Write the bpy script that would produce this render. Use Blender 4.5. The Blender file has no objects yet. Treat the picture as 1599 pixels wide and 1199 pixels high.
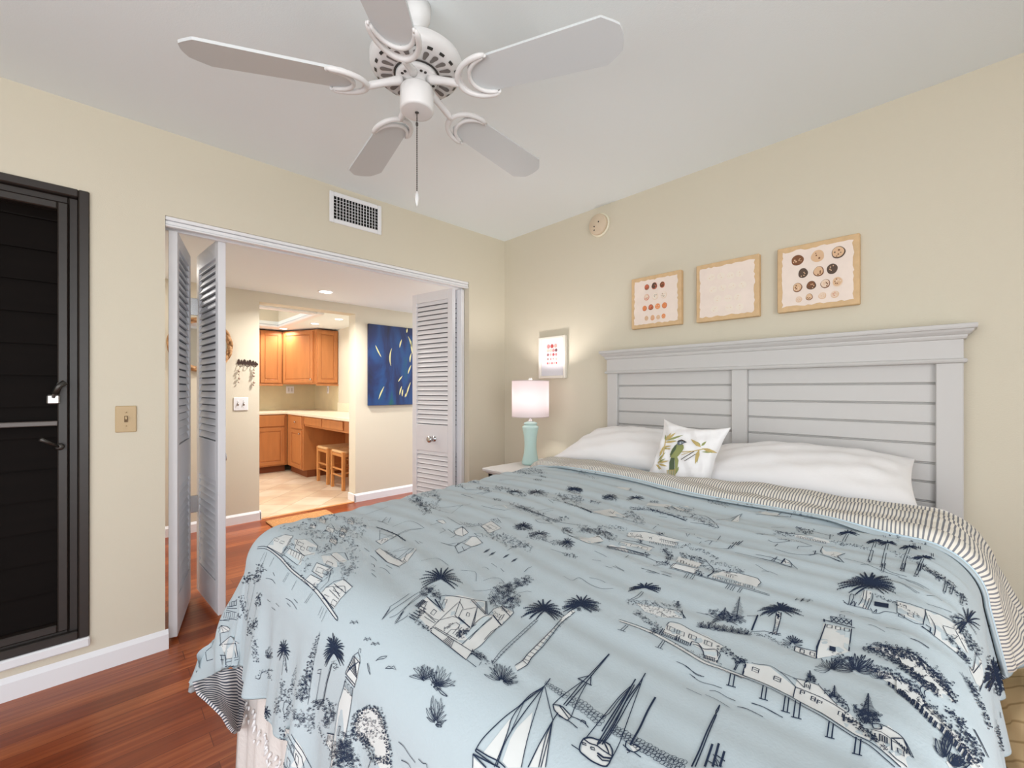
import bpy, math, random
import numpy as np
from mathutils import Vector, Matrix
from mathutils.bvhtree import BVHTree
from mathutils.geometry import delaunay_2d_cdt
random.seed(7)
PI = math.pi
S = bpy.context.scene
COL = S.collection

# ------------------------------------------------------------ camera
F2 = (0.6939, 0.7201); R2 = (0.7201, -0.6939)
CAM = (-2.4238, -2.6028, 1.22)
FPX, CX, CY = 674.0, 799.5, 609.0
cd = bpy.data.cameras.new('camera'); cam = bpy.data.objects.new('camera', cd); COL.objects.link(cam)
cam.location = CAM
cam.rotation_euler = (PI/2, 0, math.atan2(F2[1], F2[0]) - PI/2)
cd.sensor_width = 36.0; cd.lens = FPX/1599*36.0
cd.shift_y = (CY-599.5)/1599.0
cd.clip_start = 0.02
S.camera = cam
# ------------------------------------------------------------ view and light
S.view_settings.view_transform = 'Standard'; S.view_settings.look = 'None'
S.view_settings.gamma = 1.0; S.view_settings.use_curve_mapping = False
S.view_settings.exposure = 0.16
S.cycles.use_denoising = True
S.cycles.max_bounces = 10; S.cycles.diffuse_bounces = 6
S.cycles.sample_clamp_indirect = 6.0
w = bpy.data.worlds.new('world'); S.world = w; w.use_nodes = True
wn = w.node_tree; bg = wn.nodes['Background']
sky = wn.nodes.new('ShaderNodeTexSky'); sky.sky_type = 'NISHITA'; sky.sun_disc = False
sky.sun_elevation = math.radians(50)
wn.links.new(sky.outputs[0], bg.inputs[0]); bg.inputs[1].default_value = 0.12

def area(name, loc, rot, sx, sy, power, col=(1, 1, 1), shape='RECTANGLE', spread=None):
    l = bpy.data.lights.new(name, 'AREA'); l.shape = shape; l.size = sx
    if shape == 'RECTANGLE': l.size_y = sy
    l.energy = power; l.color = col
    if spread: l.spread = spread
    o = bpy.data.objects.new(name, l); COL.objects.link(o); o.location = loc; o.rotation_euler = rot
    return o
# daylight entering the two big windows behind and beside the camera
area('daylight_back_window', (-2.75, -4.16, 1.25), (PI/2, 0, 0), 2.3, 2.0, 62, (0.97, 0.985, 1.0))
area('daylight_side_window', (-4.16, -2.3, 1.25), (PI/2, 0, -PI/2), 2.8, 2.0, 46, (0.97, 0.985, 1.0))

# ------------------------------------------------------------ helpers
def ray(px, py):
    l = (px-CX)/FPX; v = (CY-py)/FPX
    return (F2[0]+l*R2[0], F2[1]+l*R2[1], v)
def onY(px, py, Y):
    d = ray(px, py); t = (Y-CAM[1])/d[1]; return Vector([CAM[i]+t*d[i] for i in range(3)])
def onX(px, py, X):
    d = ray(px, py); t = (X-CAM[0])/d[0]; return Vector([CAM[i]+t*d[i] for i in range(3)])
def lin(c):
    return tuple(((x/255)/12.92 if x/255 <= .04045 else ((x/255+.055)/1.055)**2.4) for x in c)

MATS = {}
def mat(name, col, rough=.5, metal=0, noise=None, bump=None, spec=.5, emit=None, trans=0, sheen=0, ior=1.45, alpha=1):
    """noise=(scale, amount[,stretch]); bump=(scale, strength)"""
    if name in MATS: return MATS[name]
    m = bpy.data.materials.new(name); m.use_nodes = True; nt = m.node_tree
    b = nt.nodes['Principled BSDF']; c = tuple(col)+(1,)
    b.inputs['Base Color'].default_value = c; b.inputs['Roughness'].default_value = rough
    b.inputs['Metallic'].default_value = metal; b.inputs['Specular IOR Level'].default_value = spec
    b.inputs['Transmission Weight'].default_value = trans; b.inputs['IOR'].default_value = ior
    if sheen: b.inputs['Sheen Weight'].default_value = sheen
    if emit: b.inputs['Emission Color'].default_value = tuple(emit[0])+(1,); b.inputs['Emission Strength'].default_value = emit[1]
    tc = nt.nodes.new('ShaderNodeTexCoord')
    if noise:
        mp = nt.nodes.new('ShaderNodeMapping'); nt.links.new(tc.outputs['Object'], mp.inputs[0])
        if len(noise) > 2: mp.inputs['Scale'].default_value = noise[2]
        n = nt.nodes.new('ShaderNodeTexNoise'); n.inputs['Scale'].default_value = noise[0]; n.inputs['Detail'].default_value = 4
        nt.links.new(mp.outputs[0], n.inputs[0])
        r = nt.nodes.new('ShaderNodeValToRGB'); a = noise[1]
        r.color_ramp.elements[0].position = .3; r.color_ramp.elements[1].position = .7
        r.color_ramp.elements[0].color = tuple(x*(1-a) for x in col)+(1,)
        r.color_ramp.elements[1].color = tuple(min(1, x*(1+a)) for x in col)+(1,)
        nt.links.new(n.outputs[0], r.inputs[0]); nt.links.new(r.outputs[0], b.inputs['Base Color'])
    if bump:
        n2 = nt.nodes.new('ShaderNodeTexNoise'); n2.inputs['Scale'].default_value = bump[0]; n2.inputs['Detail'].default_value = 3
        nt.links.new(tc.outputs['Object'], n2.inputs[0])
        bp = nt.nodes.new('ShaderNodeBump'); bp.inputs['Strength'].default_value = bump[1]; bp.inputs['Distance'].default_value = .005
        nt.links.new(n2.outputs[0], bp.inputs['Height']); nt.links.new(bp.outputs[0], b.inputs['Normal'])
    MATS[name] = m; return m

class MB:
    def __init__(s): s.v = []; s.f = []; s.mi = []; s.uv = {}; s.smooth = []
    def add(s, vs, fs, mi=0, smooth=False):
        o = len(s.v); s.v += [tuple(p) for p in vs]
        for f in fs: s.f.append(tuple(i+o for i in f)); s.mi.append(mi); s.smooth.append(smooth)
        return s
    def box(s, x0, x1, y0, y1, z0, z1, mi=0, M=None):
        x0, x1 = sorted((x0, x1)); y0, y1 = sorted((y0, y1)); z0, z1 = sorted((z0, z1))
        vs = [Vector(p) for p in ((x0,y0,z0),(x1,y0,z0),(x1,y1,z0),(x0,y1,z0),(x0,y0,z1),(x1,y0,z1),(x1,y1,z1),(x0,y1,z1))]
        if M: vs = [M @ p for p in vs]
        return s.add(vs, [(0,3,2,1),(4,5,6,7),(0,1,5,4),(1,2,6,5),(2,3,7,6),(3,0,4,7)], mi)
    def bbox(s, x0, x1, y0, y1, z0, z1, r=.004, mi=0, M=None):
        """box with chamfered edges"""
        x0, x1 = sorted((x0, x1)); y0, y1 = sorted((y0, y1)); z0, z1 = sorted((z0, z1))
        r = min(r, (x1-x0)/2.01, (y1-y0)/2.01, (z1-z0)/2.01)
        vs = []; idx = {}
        for i, X in enumerate((x0, x1)):
            for j, Y in enumerate((y0, y1)):
                for k, Z in enumerate((z0, z1)):
                    sx, sy, sz = (1, -1)[i], (1, -1)[j], (1, -1)[k]
                    for a in range(3):
                        p = [X+sx*r, Y+sy*r, Z+sz*r]; p[a] = (X, Y, Z)[a]
                        idx[(i, j, k, a)] = len(vs); vs.append(Vector(p))
        fs = []
        for a in range(3):
            o1, o2 = [(1, 2), (2, 0), (0, 1)][a]
            for e in (0, 1):
                q = []
                for (u, v) in ((0,0),(1,0),(1,1),(0,1)):
                    c = [0,0,0]; c[a] = e; c[o1] = u; c[o2] = v; q.append(idx[(*c, a)])
                fs.append(tuple(q if e else q[::-1]))
        for a in range(3):     # edges along axis a
            o1, o2 = [(1, 2), (2, 0), (0, 1)][a]
            for u in (0, 1):
                for v in (0, 1):
                    c0 = [0,0,0]; c0[o1] = u; c0[o2] = v; c1 = list(c0); c1[a] = 1
                    q = (idx[(*c0, o1)], idx[(*c1, o1)], idx[(*c1, o2)], idx[(*c0, o2)])
                    fs.append(q if (u ^ v) else q[::-1])
        for i in (0,1):
            for j in (0,1):
                for k in (0,1):
                    q = tuple(idx[(i,j,k,a)] for a in range(3))
                    fs.append(q if (i+j+k) % 2 else q[::-1])
        if M: vs = [M @ p for p in vs]
        return s.add(vs, fs, mi)
    def lathe(s, prof, n=32, c=(0,0,0), mi=0, smooth=True, M=None, cap=True):
        vs = []; fs = []
        for (r, z) in prof:
            for i in range(n):
                a = 2*PI*i/n; vs.append(Vector((r*math.cos(a), r*math.sin(a), z)))
        m = len(prof)
        for j in range(m-1):
            for i in range(n):
                k = (i+1) % n; fs.append((j*n+i, j*n+k, (j+1)*n+k, (j+1)*n+i))
        if cap:
            fs.append(tuple(range(n))[::-1]); fs.append(tuple((m-1)*n+i for i in range(n)))
        vs = [(M @ p if M else p)+Vector(c) for p in vs]
        return s.add(vs, fs, mi, smooth)
    def tube(s, pts, r, n=8, mi=0, cap=True):
        pts = [Vector(p) for p in pts]; rs = r if isinstance(r, (list, tuple)) else [r]*len(pts)
        vs = []; fs = []; up = None
        for i, p in enumerate(pts):
            t = (pts[min(i+1, len(pts)-1)]-pts[max(i-1, 0)])
            if t.length < 1e-9: t = Vector((0,0,1))
            t.normalize()
            if up is None: up = t.orthogonal().normalized()
            up = (up - t*up.dot(t)); up = up.normalized() if up.length > 1e-6 else t.orthogonal().normalized()
            b = t.cross(up)
            for k in range(n):
                a = 2*PI*k/n; vs.append(p + (up*math.cos(a)+b*math.sin(a))*rs[i])
        for j in range(len(pts)-1):
            for k in range(n):
                q = (k+1) % n; fs.append((j*n+k, j*n+q, (j+1)*n+q, (j+1)*n+k))
        if cap: fs.append(tuple(range(n))[::-1]); fs.append(tuple((len(pts)-1)*n+k for k in range(n)))
        return s.add(vs, fs, mi, True)
    def prism(s, poly, fn, d0, d1, mi=0):
        """poly: 2D points; fn(u,v,d)->3D; extruded d0..d1"""
        n = len(poly)
        vs = [fn(u, v, d0) for u, v in poly]+[fn(u, v, d1) for u, v in poly]
        fs = [tuple(range(n))[::-1], tuple(range(n, 2*n))]+[(i, (i+1) % n, n+(i+1) % n, n+i) for i in range(n)]
        return s.add(vs, fs, mi)
    def build(s, name, mats, parent=None, loc=None):
        me = bpy.data.meshes.new(name); me.from_pydata(s.v, [], s.f); me.update()
        if not isinstance(mats, (list, tuple)): mats = [mats]
        for m in mats: me.materials.append(m)
        for p, a, sm in zip(me.polygons, s.mi, s.smooth): p.material_index = a; p.use_smooth = sm
        o = bpy.data.objects.new(name, me); COL.objects.link(o)
        if parent is not None:
            o.parent = parent
            if loc is None: o.matrix_parent_inverse = Matrix.Translation(-Vector(parent.location)) if parent.rotation_euler.z == 0 and parent.type == 'EMPTY' else Matrix()
        if loc is not None: o.location = loc
        return o

def thing(name, label, cat, loc=(0,0,0), group=None, kind=None):
    o = bpy.data.objects.new(name, None); COL.objects.link(o); o.location = loc; o.empty_display_size = .1
    if label: o['label'] = label
    if cat: o['category'] = cat
    if group: o['group'] = group
    if kind: o['kind'] = kind
    bpy.context.view_layer.update()
    return o
def tag(o, label, cat, group=None, kind=None):
    if label: o['label'] = label
    if cat: o['category'] = cat
    if group: o['group'] = group
    if kind: o['kind'] = kind
    return o
def struct(o, label=None, cat=None): return tag(o, label, cat, kind='structure')
def fix_normals(o):
    import bmesh
    bm = bmesh.new(); bm.from_mesh(o.data); bmesh.ops.recalc_face_normals(bm, faces=bm.faces); bm.to_mesh(o.data); bm.free()

# ------------------------------------------------------------ materials
M_WALL = mat('cream_wall_paint', lin((212, 205, 187)), .85, bump=(180, .12), spec=.25)
M_CEIL = mat('white_ceiling_paint', lin((233, 240, 242)), .9, bump=(220, .1), spec=.2)
M_KWALL = mat('tan_backsplash', lin((205, 192, 155)), .6, noise=(6, .05))
M_TRIM = mat('white_gloss_trim', lin((232, 233, 236)), .35)
M_DOOR = mat('white_door_paint', lin((226, 227, 231)), .45)
M_BRONZE = mat('dark_bronze_frame', lin((40, 33, 29)), .42, noise=(40, .12), spec=.6)
M_SLAT = mat('black_brown_louvre', lin((14, 9, 7)), .7, noise=(3, .2, (1, 1, 8)), spec=.12)
M_BLACK = mat('black_void', (.004, .004, .004), .8)
M_HEAD = mat('grey_white_bed_paint', lin((198, 196, 194)), .45, bump=(60, .05))
M_WHITE = mat('white_cotton', lin((236, 234, 234)), .9, bump=(30, .25), sheen=.2, spec=.2)
M_SKIRT = mat('bed_skirt_linen', lin((225, 219, 214)), .9, bump=(90, .4), spec=.15)
M_FAN = mat('fan_white_enamel', lin((224, 223, 222)), .35)
M_FANB = mat('fan_blade_white', lin((206, 210, 211)), .42)
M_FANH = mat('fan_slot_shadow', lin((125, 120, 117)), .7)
M_CHROME = mat('satin_chrome', (.55, .55, .56), .25, metal=1)
M_DARKM = mat('dark_chain_metal', (.08, .075, .07), .4, metal=.8)
M_MAPLE = mat('honey_maple', lin((182, 118, 68)), .38, noise=(5, .08, (3, 3, .5)))
M_MAPLED = mat('maple_reveal', lin((120, 62, 26)), .6)
M_COUNTER = mat('cream_countertop', lin((232, 220, 196)), .3, noise=(60, .05))
M_STOOL = mat('stool_pine', lin((196, 134, 76)), .45, noise=(8, .12, (4, 4, .6)))
M_SEAT = mat('woven_rush', lin((214, 172, 120)), .7, noise=(90, .15))
M_SWITCH = mat('almond_plastic', lin((190, 165, 125)), .4)
M_PLATEW = mat('white_plastic', lin((222, 222, 224)), .4)
M_DET = mat('aged_detector_plastic', lin((214, 196, 172)), .5)
M_FRAMEW = mat('white_wood_frame', lin((232, 226, 216)), .4)
M_PAPER = mat('picture_paper', lin((218, 217, 224)), .9)
M_CANVAS = mat('tan_canvas', lin((214, 182, 140)), .8, noise=(30, .06))
M_RAG = mat('torn_paper', lin((238, 223, 212)), .9, noise=(20, .03))
M_GLASSL = mat('aqua_lamp_glass', lin((220, 245, 243)), .10, trans=.5, ior=1.12)
M_MIRROR = mat('mirror_silver', (.9, .9, .9), .03, metal=1)
M_RATTAN = mat('rattan_mirror_rim', lin((170, 130, 90)), .7, noise=(60, .3))
M_IRON = mat('dark_cast_iron', lin((50, 28, 18)), .6)
M_INK = mat('navy_printed_ink', lin((40, 50, 70)), .9, spec=.1)
M_BLUE = mat('pale_blue_cotton', lin((176, 188, 193)), .92, noise=(2.2, .02), bump=(260, .12), sheen=.15, spec=.15)
M_FILL = mat('white_printed_cotton', lin((208, 210, 208)), .92, spec=.12)
M_FILLB = mat('aqua_printed_cotton', lin((190, 202, 206)), .92, spec=.12)

def wood_floor():
    m = bpy.data.materials.new('cherry_plank_floor'); m.use_nodes = True; nt = m.node_tree; L = nt.links
    b = nt.nodes['Principled BSDF']
    tc = nt.nodes.new('ShaderNodeTexCoord')
    br = nt.nodes.new('ShaderNodeTexBrick'); L.new(tc.outputs['Object'], br.inputs[0])
    br.inputs['Scale'].default_value = 1; br.inputs['Brick Width'].default_value = .9; br.inputs['Row Height'].default_value = .083
    br.inputs['Mortar Size'].default_value = .0012; br.inputs['Bias'].default_value = 0; br.offset = .37; br.offset_frequency = 2
    br.inputs['Color1'].default_value = (0, 0, 0, 1); br.inputs['Color2'].default_value = (1, 1, 1, 1); br.inputs['Mortar'].default_value = (.4, .4, .4, 1)
    mp = nt.nodes.new('ShaderNodeMapping'); mp.inputs['Scale'].default_value = (1.2, 26, 1); L.new(tc.outputs['Object'], mp.inputs[0])
    n = nt.nodes.new('ShaderNodeTexNoise'); n.inputs['Scale'].default_value = 2.2; n.inputs['Detail'].default_value = 6; L.new(mp.outputs[0], n.inputs[0])
    mx = nt.nodes.new('ShaderNodeMix'); mx.data_type = 'FLOAT'; mx.inputs[0].default_value = .68
    L.new(br.outputs[0], mx.inputs[2]); L.new(n.outputs[0], mx.inputs[3])
    r = nt.nodes.new('ShaderNodeValToRGB'); L.new(mx.outputs[0], r.inputs[0])
    e = r.color_ramp.elements; e[0].position = .15; e[0].color = (*lin((102, 43, 21)), 1); e[1].position = .8; e[1].color = (*lin((182, 104, 58)), 1)
    k = r.color_ramp.elements.new(.5); k.color = (*lin((138, 65, 33)), 1)
    mm = nt.nodes.new('ShaderNodeMix'); mm.data_type = 'RGBA'; L.new(br.outputs['Fac'], mm.inputs[0]); L.new(r.outputs[0], mm.inputs[6]); mm.inputs[7].default_value = (*lin((96, 40, 20)), 1)
    L.new(mm.outputs[2], b.inputs['Base Color']); b.inputs['Roughness'].default_value = .28
    return m
def tile_floor():
    m = bpy.data.materials.new('beige_diagonal_tile'); m.use_nodes = True; nt = m.node_tree; L = nt.links
    b = nt.nodes['Principled BSDF']; tc = nt.nodes.new('ShaderNodeTexCoord')
    mp = nt.nodes.new('ShaderNodeMapping'); mp.inputs['Rotation'].default_value = (0, 0, PI/4); L.new(tc.outputs['Object'], mp.inputs[0])
    br = nt.nodes.new('ShaderNodeTexBrick'); L.new(mp.outputs[0], br.inputs[0]); br.offset = 0
    br.inputs['Scale'].default_value = 1; br.inputs['Brick Width'].default_value = .33; br.inputs['Row Height'].default_value = .33
    br.inputs['Mortar Size'].default_value = .004
    br.inputs['Color1'].default_value = (*lin((226, 208, 184)), 1); br.inputs['Color2'].default_value = (*lin((206, 182, 152)), 1); br.inputs['Mortar'].default_value = (*lin((178, 156, 130)), 1)
    n = nt.nodes.new('ShaderNodeTexNoise'); n.inputs['Scale'].default_value = 5; L.new(tc.outputs['Object'], n.inputs[0])
    mx = nt.nodes.new('ShaderNodeMix'); mx.data_type = 'RGBA'; mx.blend_type = 'OVERLAY'; mx.inputs[0].default_value = .35
    L.new(br.outputs[0], mx.inputs[6]); L.new(n.outputs[0], mx.inputs[7]); L.new(mx.outputs[2], b.inputs['Base Color'])
    b.inputs['Roughness'].default_value = .35
    return m
def stripe_mat(name, pitch, dark, light, width=.42):
    m = bpy.data.materials.new(name); m.use_nodes = True; nt = m.node_tree; L = nt.links
    b = nt.nodes['Principled BSDF']; uv = nt.nodes.new('ShaderNodeUVMap'); sp = nt.nodes.new('ShaderNodeSeparateXYZ'); L.new(uv.outputs[0], sp.inputs[0])
    n = nt.nodes.new('ShaderNodeTexNoise'); n.inputs['Scale'].default_value = 18; L.new(uv.outputs[0], n.inputs[0])
    a0 = nt.nodes.new('ShaderNodeMath'); a0.operation = 'MULTIPLY_ADD'; L.new(n.outputs[0], a0.inputs[0]); a0.inputs[1].default_value = .004; L.new(sp.outputs[1], a0.inputs[2])
    d = nt.nodes.new('ShaderNodeMath'); d.operation = 'DIVIDE'; L.new(a0.outputs[0], d.inputs[0]); d.inputs[1].default_value = pitch
    f = nt.nodes.new('ShaderNodeMath'); f.operation = 'FRACT'; L.new(d.outputs[0], f.inputs[0])
    r = nt.nodes.new('ShaderNodeValToRGB'); L.new(f.outputs[0], r.inputs[0])
    e = r.color_ramp.elements; e[0].position = 0; e[0].color = (*dark, 1); e[1].position = width; e[1].color = (*light, 1)
    e2 = r.color_ramp.elements.new(width-.07); e2.color = (*dark, 1)
    e3 = r.color_ramp.elements.new(.94); e3.color = (*light, 1); e4 = r.color_ramp.elements.new(1.0); e4.color = (*dark, 1)
    L.new(r.outputs[0], b.inputs['Base Color']); b.inputs['Roughness'].default_value = .95; b.inputs['Specular IOR Level'].default_value = .1
    return m
M_FLOOR = wood_floor(); M_TILE = tile_floor()
M_STRIPE = stripe_mat('ticking_stripe', .0088, lin((126, 127, 132)), lin((224, 218, 206)), .40)
M_STRIPE2 = stripe_mat('ticking_stripe_tight', .0125, lin((78, 82, 94)), lin((214, 208, 206)), .5)

# ------------------------------------------------------------ shell
XL, YB, H = -4.1, -4.1, 2.444
o = MB().box(XL-.1, .1, YB-.1, .12, -.06, 0).box(-2.4, 2.2, .12, 1.965, -.06, 0).build('floor', M_FLOOR); struct(o, 'reddish cherry wood plank floor of bedroom and hall', 'floor')
o = MB().box(-2.4, 2.2, 1.965, 5.2, -.06, .002).build('floor_kitchen', M_TILE); struct(o, 'beige stone tile floor laid diagonally in the kitchen', 'floor')
o = MB().box(XL-.1, .1, YB-.1, .12, H, H+.08).build('ceiling', M_CEIL); struct(o, 'flat white bedroom ceiling above the fan', 'ceiling')
HC = 2.145
o = MB().box(-2.4, 2.2, .12, 2.13, HC, HC+.08).build('ceiling_hall', M_CEIL); struct(o, 'lower white ceiling of the hallway', 'ceiling')
# wall with openings (the plane y=0): left pier with jalousie opening, pier, header, right pier
OX0, OX1, OZ = -2.189, -.372, 2.046
JX0, JX1, JZ0, JZ1 = -3.35, -2.444, .125, 2.07
o = (MB().box(XL, JX0, 0, .12, 0, H).box(JX0, JX1, 0, .12, 0, JZ0).box(JX0, JX1, 0, .12, JZ1, H)
     .box(JX1, OX0, 0, .12, 0, H).box(OX0, OX1, 0, .12, OZ, H).box(OX1, .1, 0, .12, 0, H)).build('wall_left', M_WALL)
struct(o, 'cream wall with wide doorway to the hall and dark louvred window', 'wall')
o = MB().box(0, .1, YB, 0, 0, H).build('wall_right', M_WALL); struct(o, 'cream wall behind the headboard', 'wall')
# back wall with window (behind the camera)
o = (MB().box(XL, -3.9, YB-.1, YB, 0, H).box(-1.6, .1, YB-.1, YB, 0, H).box(-3.9, -1.6, YB-.1, YB, 0, .25).box(-3.9, -1.6, YB-.1, YB, 2.25, H)).build('wall_back', M_WALL)
struct(o, 'cream wall with a wide window behind the viewer', 'wall')
o = (MB().box(XL-.1, XL, YB, -3.7, 0, H).box(XL-.1, XL, -.9, .12, 0, H).box(XL-.1, XL, -3.7, -.9, 0, .25).box(XL-.1, XL, -3.7, -.9, 2.25, H)).build('wall_side', M_WALL)
struct(o, 'cream wall with a tall window beside the viewer', 'wall')
for nm, horiz in (('window_2', True), ('window_3', False)):
    b = MB()
    a0, a1 = (-3.9, -1.6) if horiz else (-3.7, -.9)
    def bx(u0, u1, z0, z1):
        if horiz: b.box(u0, u1, YB-.08, YB-.03, z0, z1)
        else: b.box(XL-.08, XL-.03, u0, u1, z0, z1)
    for u in (a0+.03, (a0+a1)/2, a1-.03): bx(u-.03, u+.03, .25, 2.25)
    bx(a0, a1, .25, .31); bx(a0, a1, 2.19, 2.25)
    struct(b.build(nm, M_TRIM), 'white framed window behind the viewer' if horiz else 'white framed window beside the viewer', 'window')

# hall and kitchen walls
KX0, KX1, KZ = -1.319, -.39, 2.05
o = (MB().box(-2.4, KX0, 1.965, 2.13, 0, 2.44).box(KX0, KX1, 1.965, 2.13, KZ, 2.44).box(KX1, 2.2, 1.965, 2.13, 0, 2.44)).build('wall_hall', M_WALL)
struct(o, 'cream hallway wall with square opening into the kitchen', 'wall')
o = MB().box(-2.5, -2.4, .12, 5.2, 0, 2.44).box(2.2, 2.3, .12, 5.2, 0, 2.44).build('wall_hall_ends', M_WALL); struct(o, 'cream end walls of the hallway and kitchen', 'wall')
KY = 5.02; KXR = .26
o = MB().box(-2.4, KXR+.1, KY, KY+.1, 0, 2.44).build('wall_kitchen_back', M_WALL); struct(o, 'cream kitchen wall behind the wall cabinets', 'wall')
o = MB().box(KXR, KXR+.1, 2.13, KY, 0, 2.44).build('wall_kitchen_side', M_WALL); struct(o, 'bright cream kitchen wall beside the desk', 'wall')
# kitchen ceiling with recessed tray
kc = MB(); tx0, tx1, ty0, ty1 = -1.9, -.55, 2.75, 4.15
for a in ((-2.4, tx0, 2.13, 5.1), (tx1, .3, 2.13, 5.1), (tx0, tx1, 2.13, ty0), (tx0, tx1, ty1, 5.1)): kc.box(*a, HC+.005, HC+.05)
kc.box(tx0, tx0-.02, ty0, ty1, HC+.05, 2.36, 1).box(tx1, tx1+.02, ty0, ty1, HC+.05, 2.36, 1).box(tx0, tx1, ty0, ty0-.02, HC+.05, 2.36, 1).box(tx0, tx1, ty1, ty1+.02, HC+.05, 2.36, 1)
kc.box(tx0, tx1, ty0, ty1, 2.36, 2.4)
struct(kc.build('ceiling_kitchen', [M_CEIL, M_WALL]), 'white kitchen ceiling with a recessed tray', 'ceiling')
tr = MB(); 
for a in ((tx0-.09, tx0, ty0-.09, ty1+.09), (tx1, tx1+.09, ty0-.09, ty1+.09), (tx0, tx1, ty0-.09, ty0), (tx0, tx1, ty1, ty1+.09)): tr.bbox(*a, HC-.03, HC+.004, .01)
struct(tr.build('trim_3', M_TRIM), 'white moulding around the kitchen ceiling tray', 'trim')

# baseboards
def baseboard(name, segs, lab):
    b = MB()
    for (x0, x1, y0, y1) in segs:
        b.box(x0, x1, y0, y1, 0, .07); 
        cx0, cx1, cy0, cy1 = x0, x1, y0, y1
        if abs(x1-x0) > abs(y1-y0): b.add([(x0,y0,.07),(x1,y0,.07),(x1,y1,.07),(x0,y1,.07),(x0,max(y0,y1),.09),(x1,max(y0,y1),.09)], [(0,1,5,4),(1,2,5),(0,4,3),(3,4,5,2)])
        else: b.add([(x0,y0,.07),(x1,y0,.07),(x1,y1,.07),(x0,y1,.07),(max(x0,x1),y0,.09),(max(x0,x1),y1,.09)], [(0,4,5,3),(0,1,4),(3,5,2),(1,2,5,4)])
    struct(b.build(name, M_TRIM), lab, 'baseboard')
baseboard('baseboard_left', [(XL, OX0+.012, -.014, 0), (OX1-.012, 0, -.014, 0)], 'white baseboard below the louvred window and light switch')
baseboard('baseboard_right', [(-.014, 0, YB, 0)], 'white baseboard behind the bed')
baseboard('baseboard_hall', [(-2.4, KX0+.014, 1.951, 1.965), (KX1-.014, 2.2, 1.951, 1.965)], 'white baseboard along the hallway wall')
o = MB().bbox(KX1-.014, KX1, 1.951, 2.13, 0, .085).bbox(KX0, KX0+.014, 1.951, 2.13, 0, .085).build('baseboard_opening', M_TRIM); struct(o, 'white baseboard wrapping the kitchen opening jambs', 'baseboard')
o = MB().bbox(KX0, KX1, 1.955, 1.99, 0, .008).build('trim_2', M_STOOL); struct(o, 'wooden threshold strip between plank floor and tile', 'trim')

# ------------------------------------------------------------ jalousie window (dark)
jw = thing('window_1', 'tall dark bronze window with closed black louvres and cranks', 'window', ((JX0+JX1)/2, .05, JZ0), kind='structure')
b = MB()
def jframe(b, x0, x1, z0, z1, wd, y0, y1, r=.004):
    b.bbox(x0, x0+wd, y0, y1, z0, z1, r).bbox(x1-wd, x1, y0, y1, z0, z1, r).bbox(x0+wd, x1-wd, y0, y1, z1-wd, z1, r).bbox(x0+wd, x1-wd, y0, y1, z0, z0+wd, r)
jframe(b, JX0, JX1, JZ0+.04, JZ1, .034, -.012, .10)
b.build('outer_frame', M_BRONZE, jw)
b = MB(); jframe(b, JX0+.034, JX1-.034, JZ0+.055, JZ1-.034, .030, .015, .09); jframe(b, JX0+.064, JX1-.064, JZ0+.085, JZ1-.064, .032, .003, .07)
b.build('sash', M_BRONZE, jw)
b = MB(); b.bbox(JX0+.09, JX1-.094, -.004, .03, 1.072, 1.092, .003); b.build('divider_bar', mat('grey_bronze', lin((92, 84, 80)), .35), jw)
b = MB(); sx0, sx1 = JX0+.09, JX1-.092
z = JZ0+.12
while z < JZ1-.1:
    z1_ = min(z+.136, JZ1-.094)
    b.add([(sx0, .036, z), (sx1, .036, z), (sx1, .036, z+.006), (sx0, .036, z+.006), (sx0, .048, z1_), (sx1, .048, z1_), (sx1, .054, z1_), (sx0, .054, z1_), (sx0, .044, z), (sx1, .044, z)],
          [(0,1,2,3),(3,2,5,4),(4,5,6,7),(0,8,9,1),(8,7,6,9)])
    z += .1295
b.build('louvre_slats', M_SLAT, jw)
b = MB().box(JX0+.02, JX1-.02, .085, .095, JZ0+.05, JZ1-.02); b.build('backing', M_BLACK, jw)
b = MB(); b.bbox(JX1-.125, JX1-.088, -.022, .005, 1.163, 1.2, .004).tube([(JX1-.106, -.02, 1.19), (JX1-.1, -.035, 1.215), (JX1-.088, -.038, 1.25)], .006)
o = b.build('latch_plate', mat('latch_alloy', (.45, .44, .43), .35, metal=.9), jw)
MB().tube([(JX1-.1, -.035, 1.205), (JX1-.09, -.045, 1.235), (JX1-.072, -.04, 1.252)], [.012, .010, .011]).build('latch_lever', M_DARKM, jw)
b = MB(); b.tube([(JX1-.14, -.065, 1.025), (JX1-.09, -.02, .985)], [.008, .006]).lathe([(.014, -.01), (.014, .01), (.008, .014)], 12, (JX1-.088, -.012, .985), M=Matrix.Rotation(PI/2, 3, 'X'))
b.build('crank_handle', M_DARKM, jw)
b = MB().bbox(JX0, JX1+.002, -.022, .02, JZ0-.0, JZ0+.04, .006).build('window_sill', M_TRIM, jw)

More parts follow.
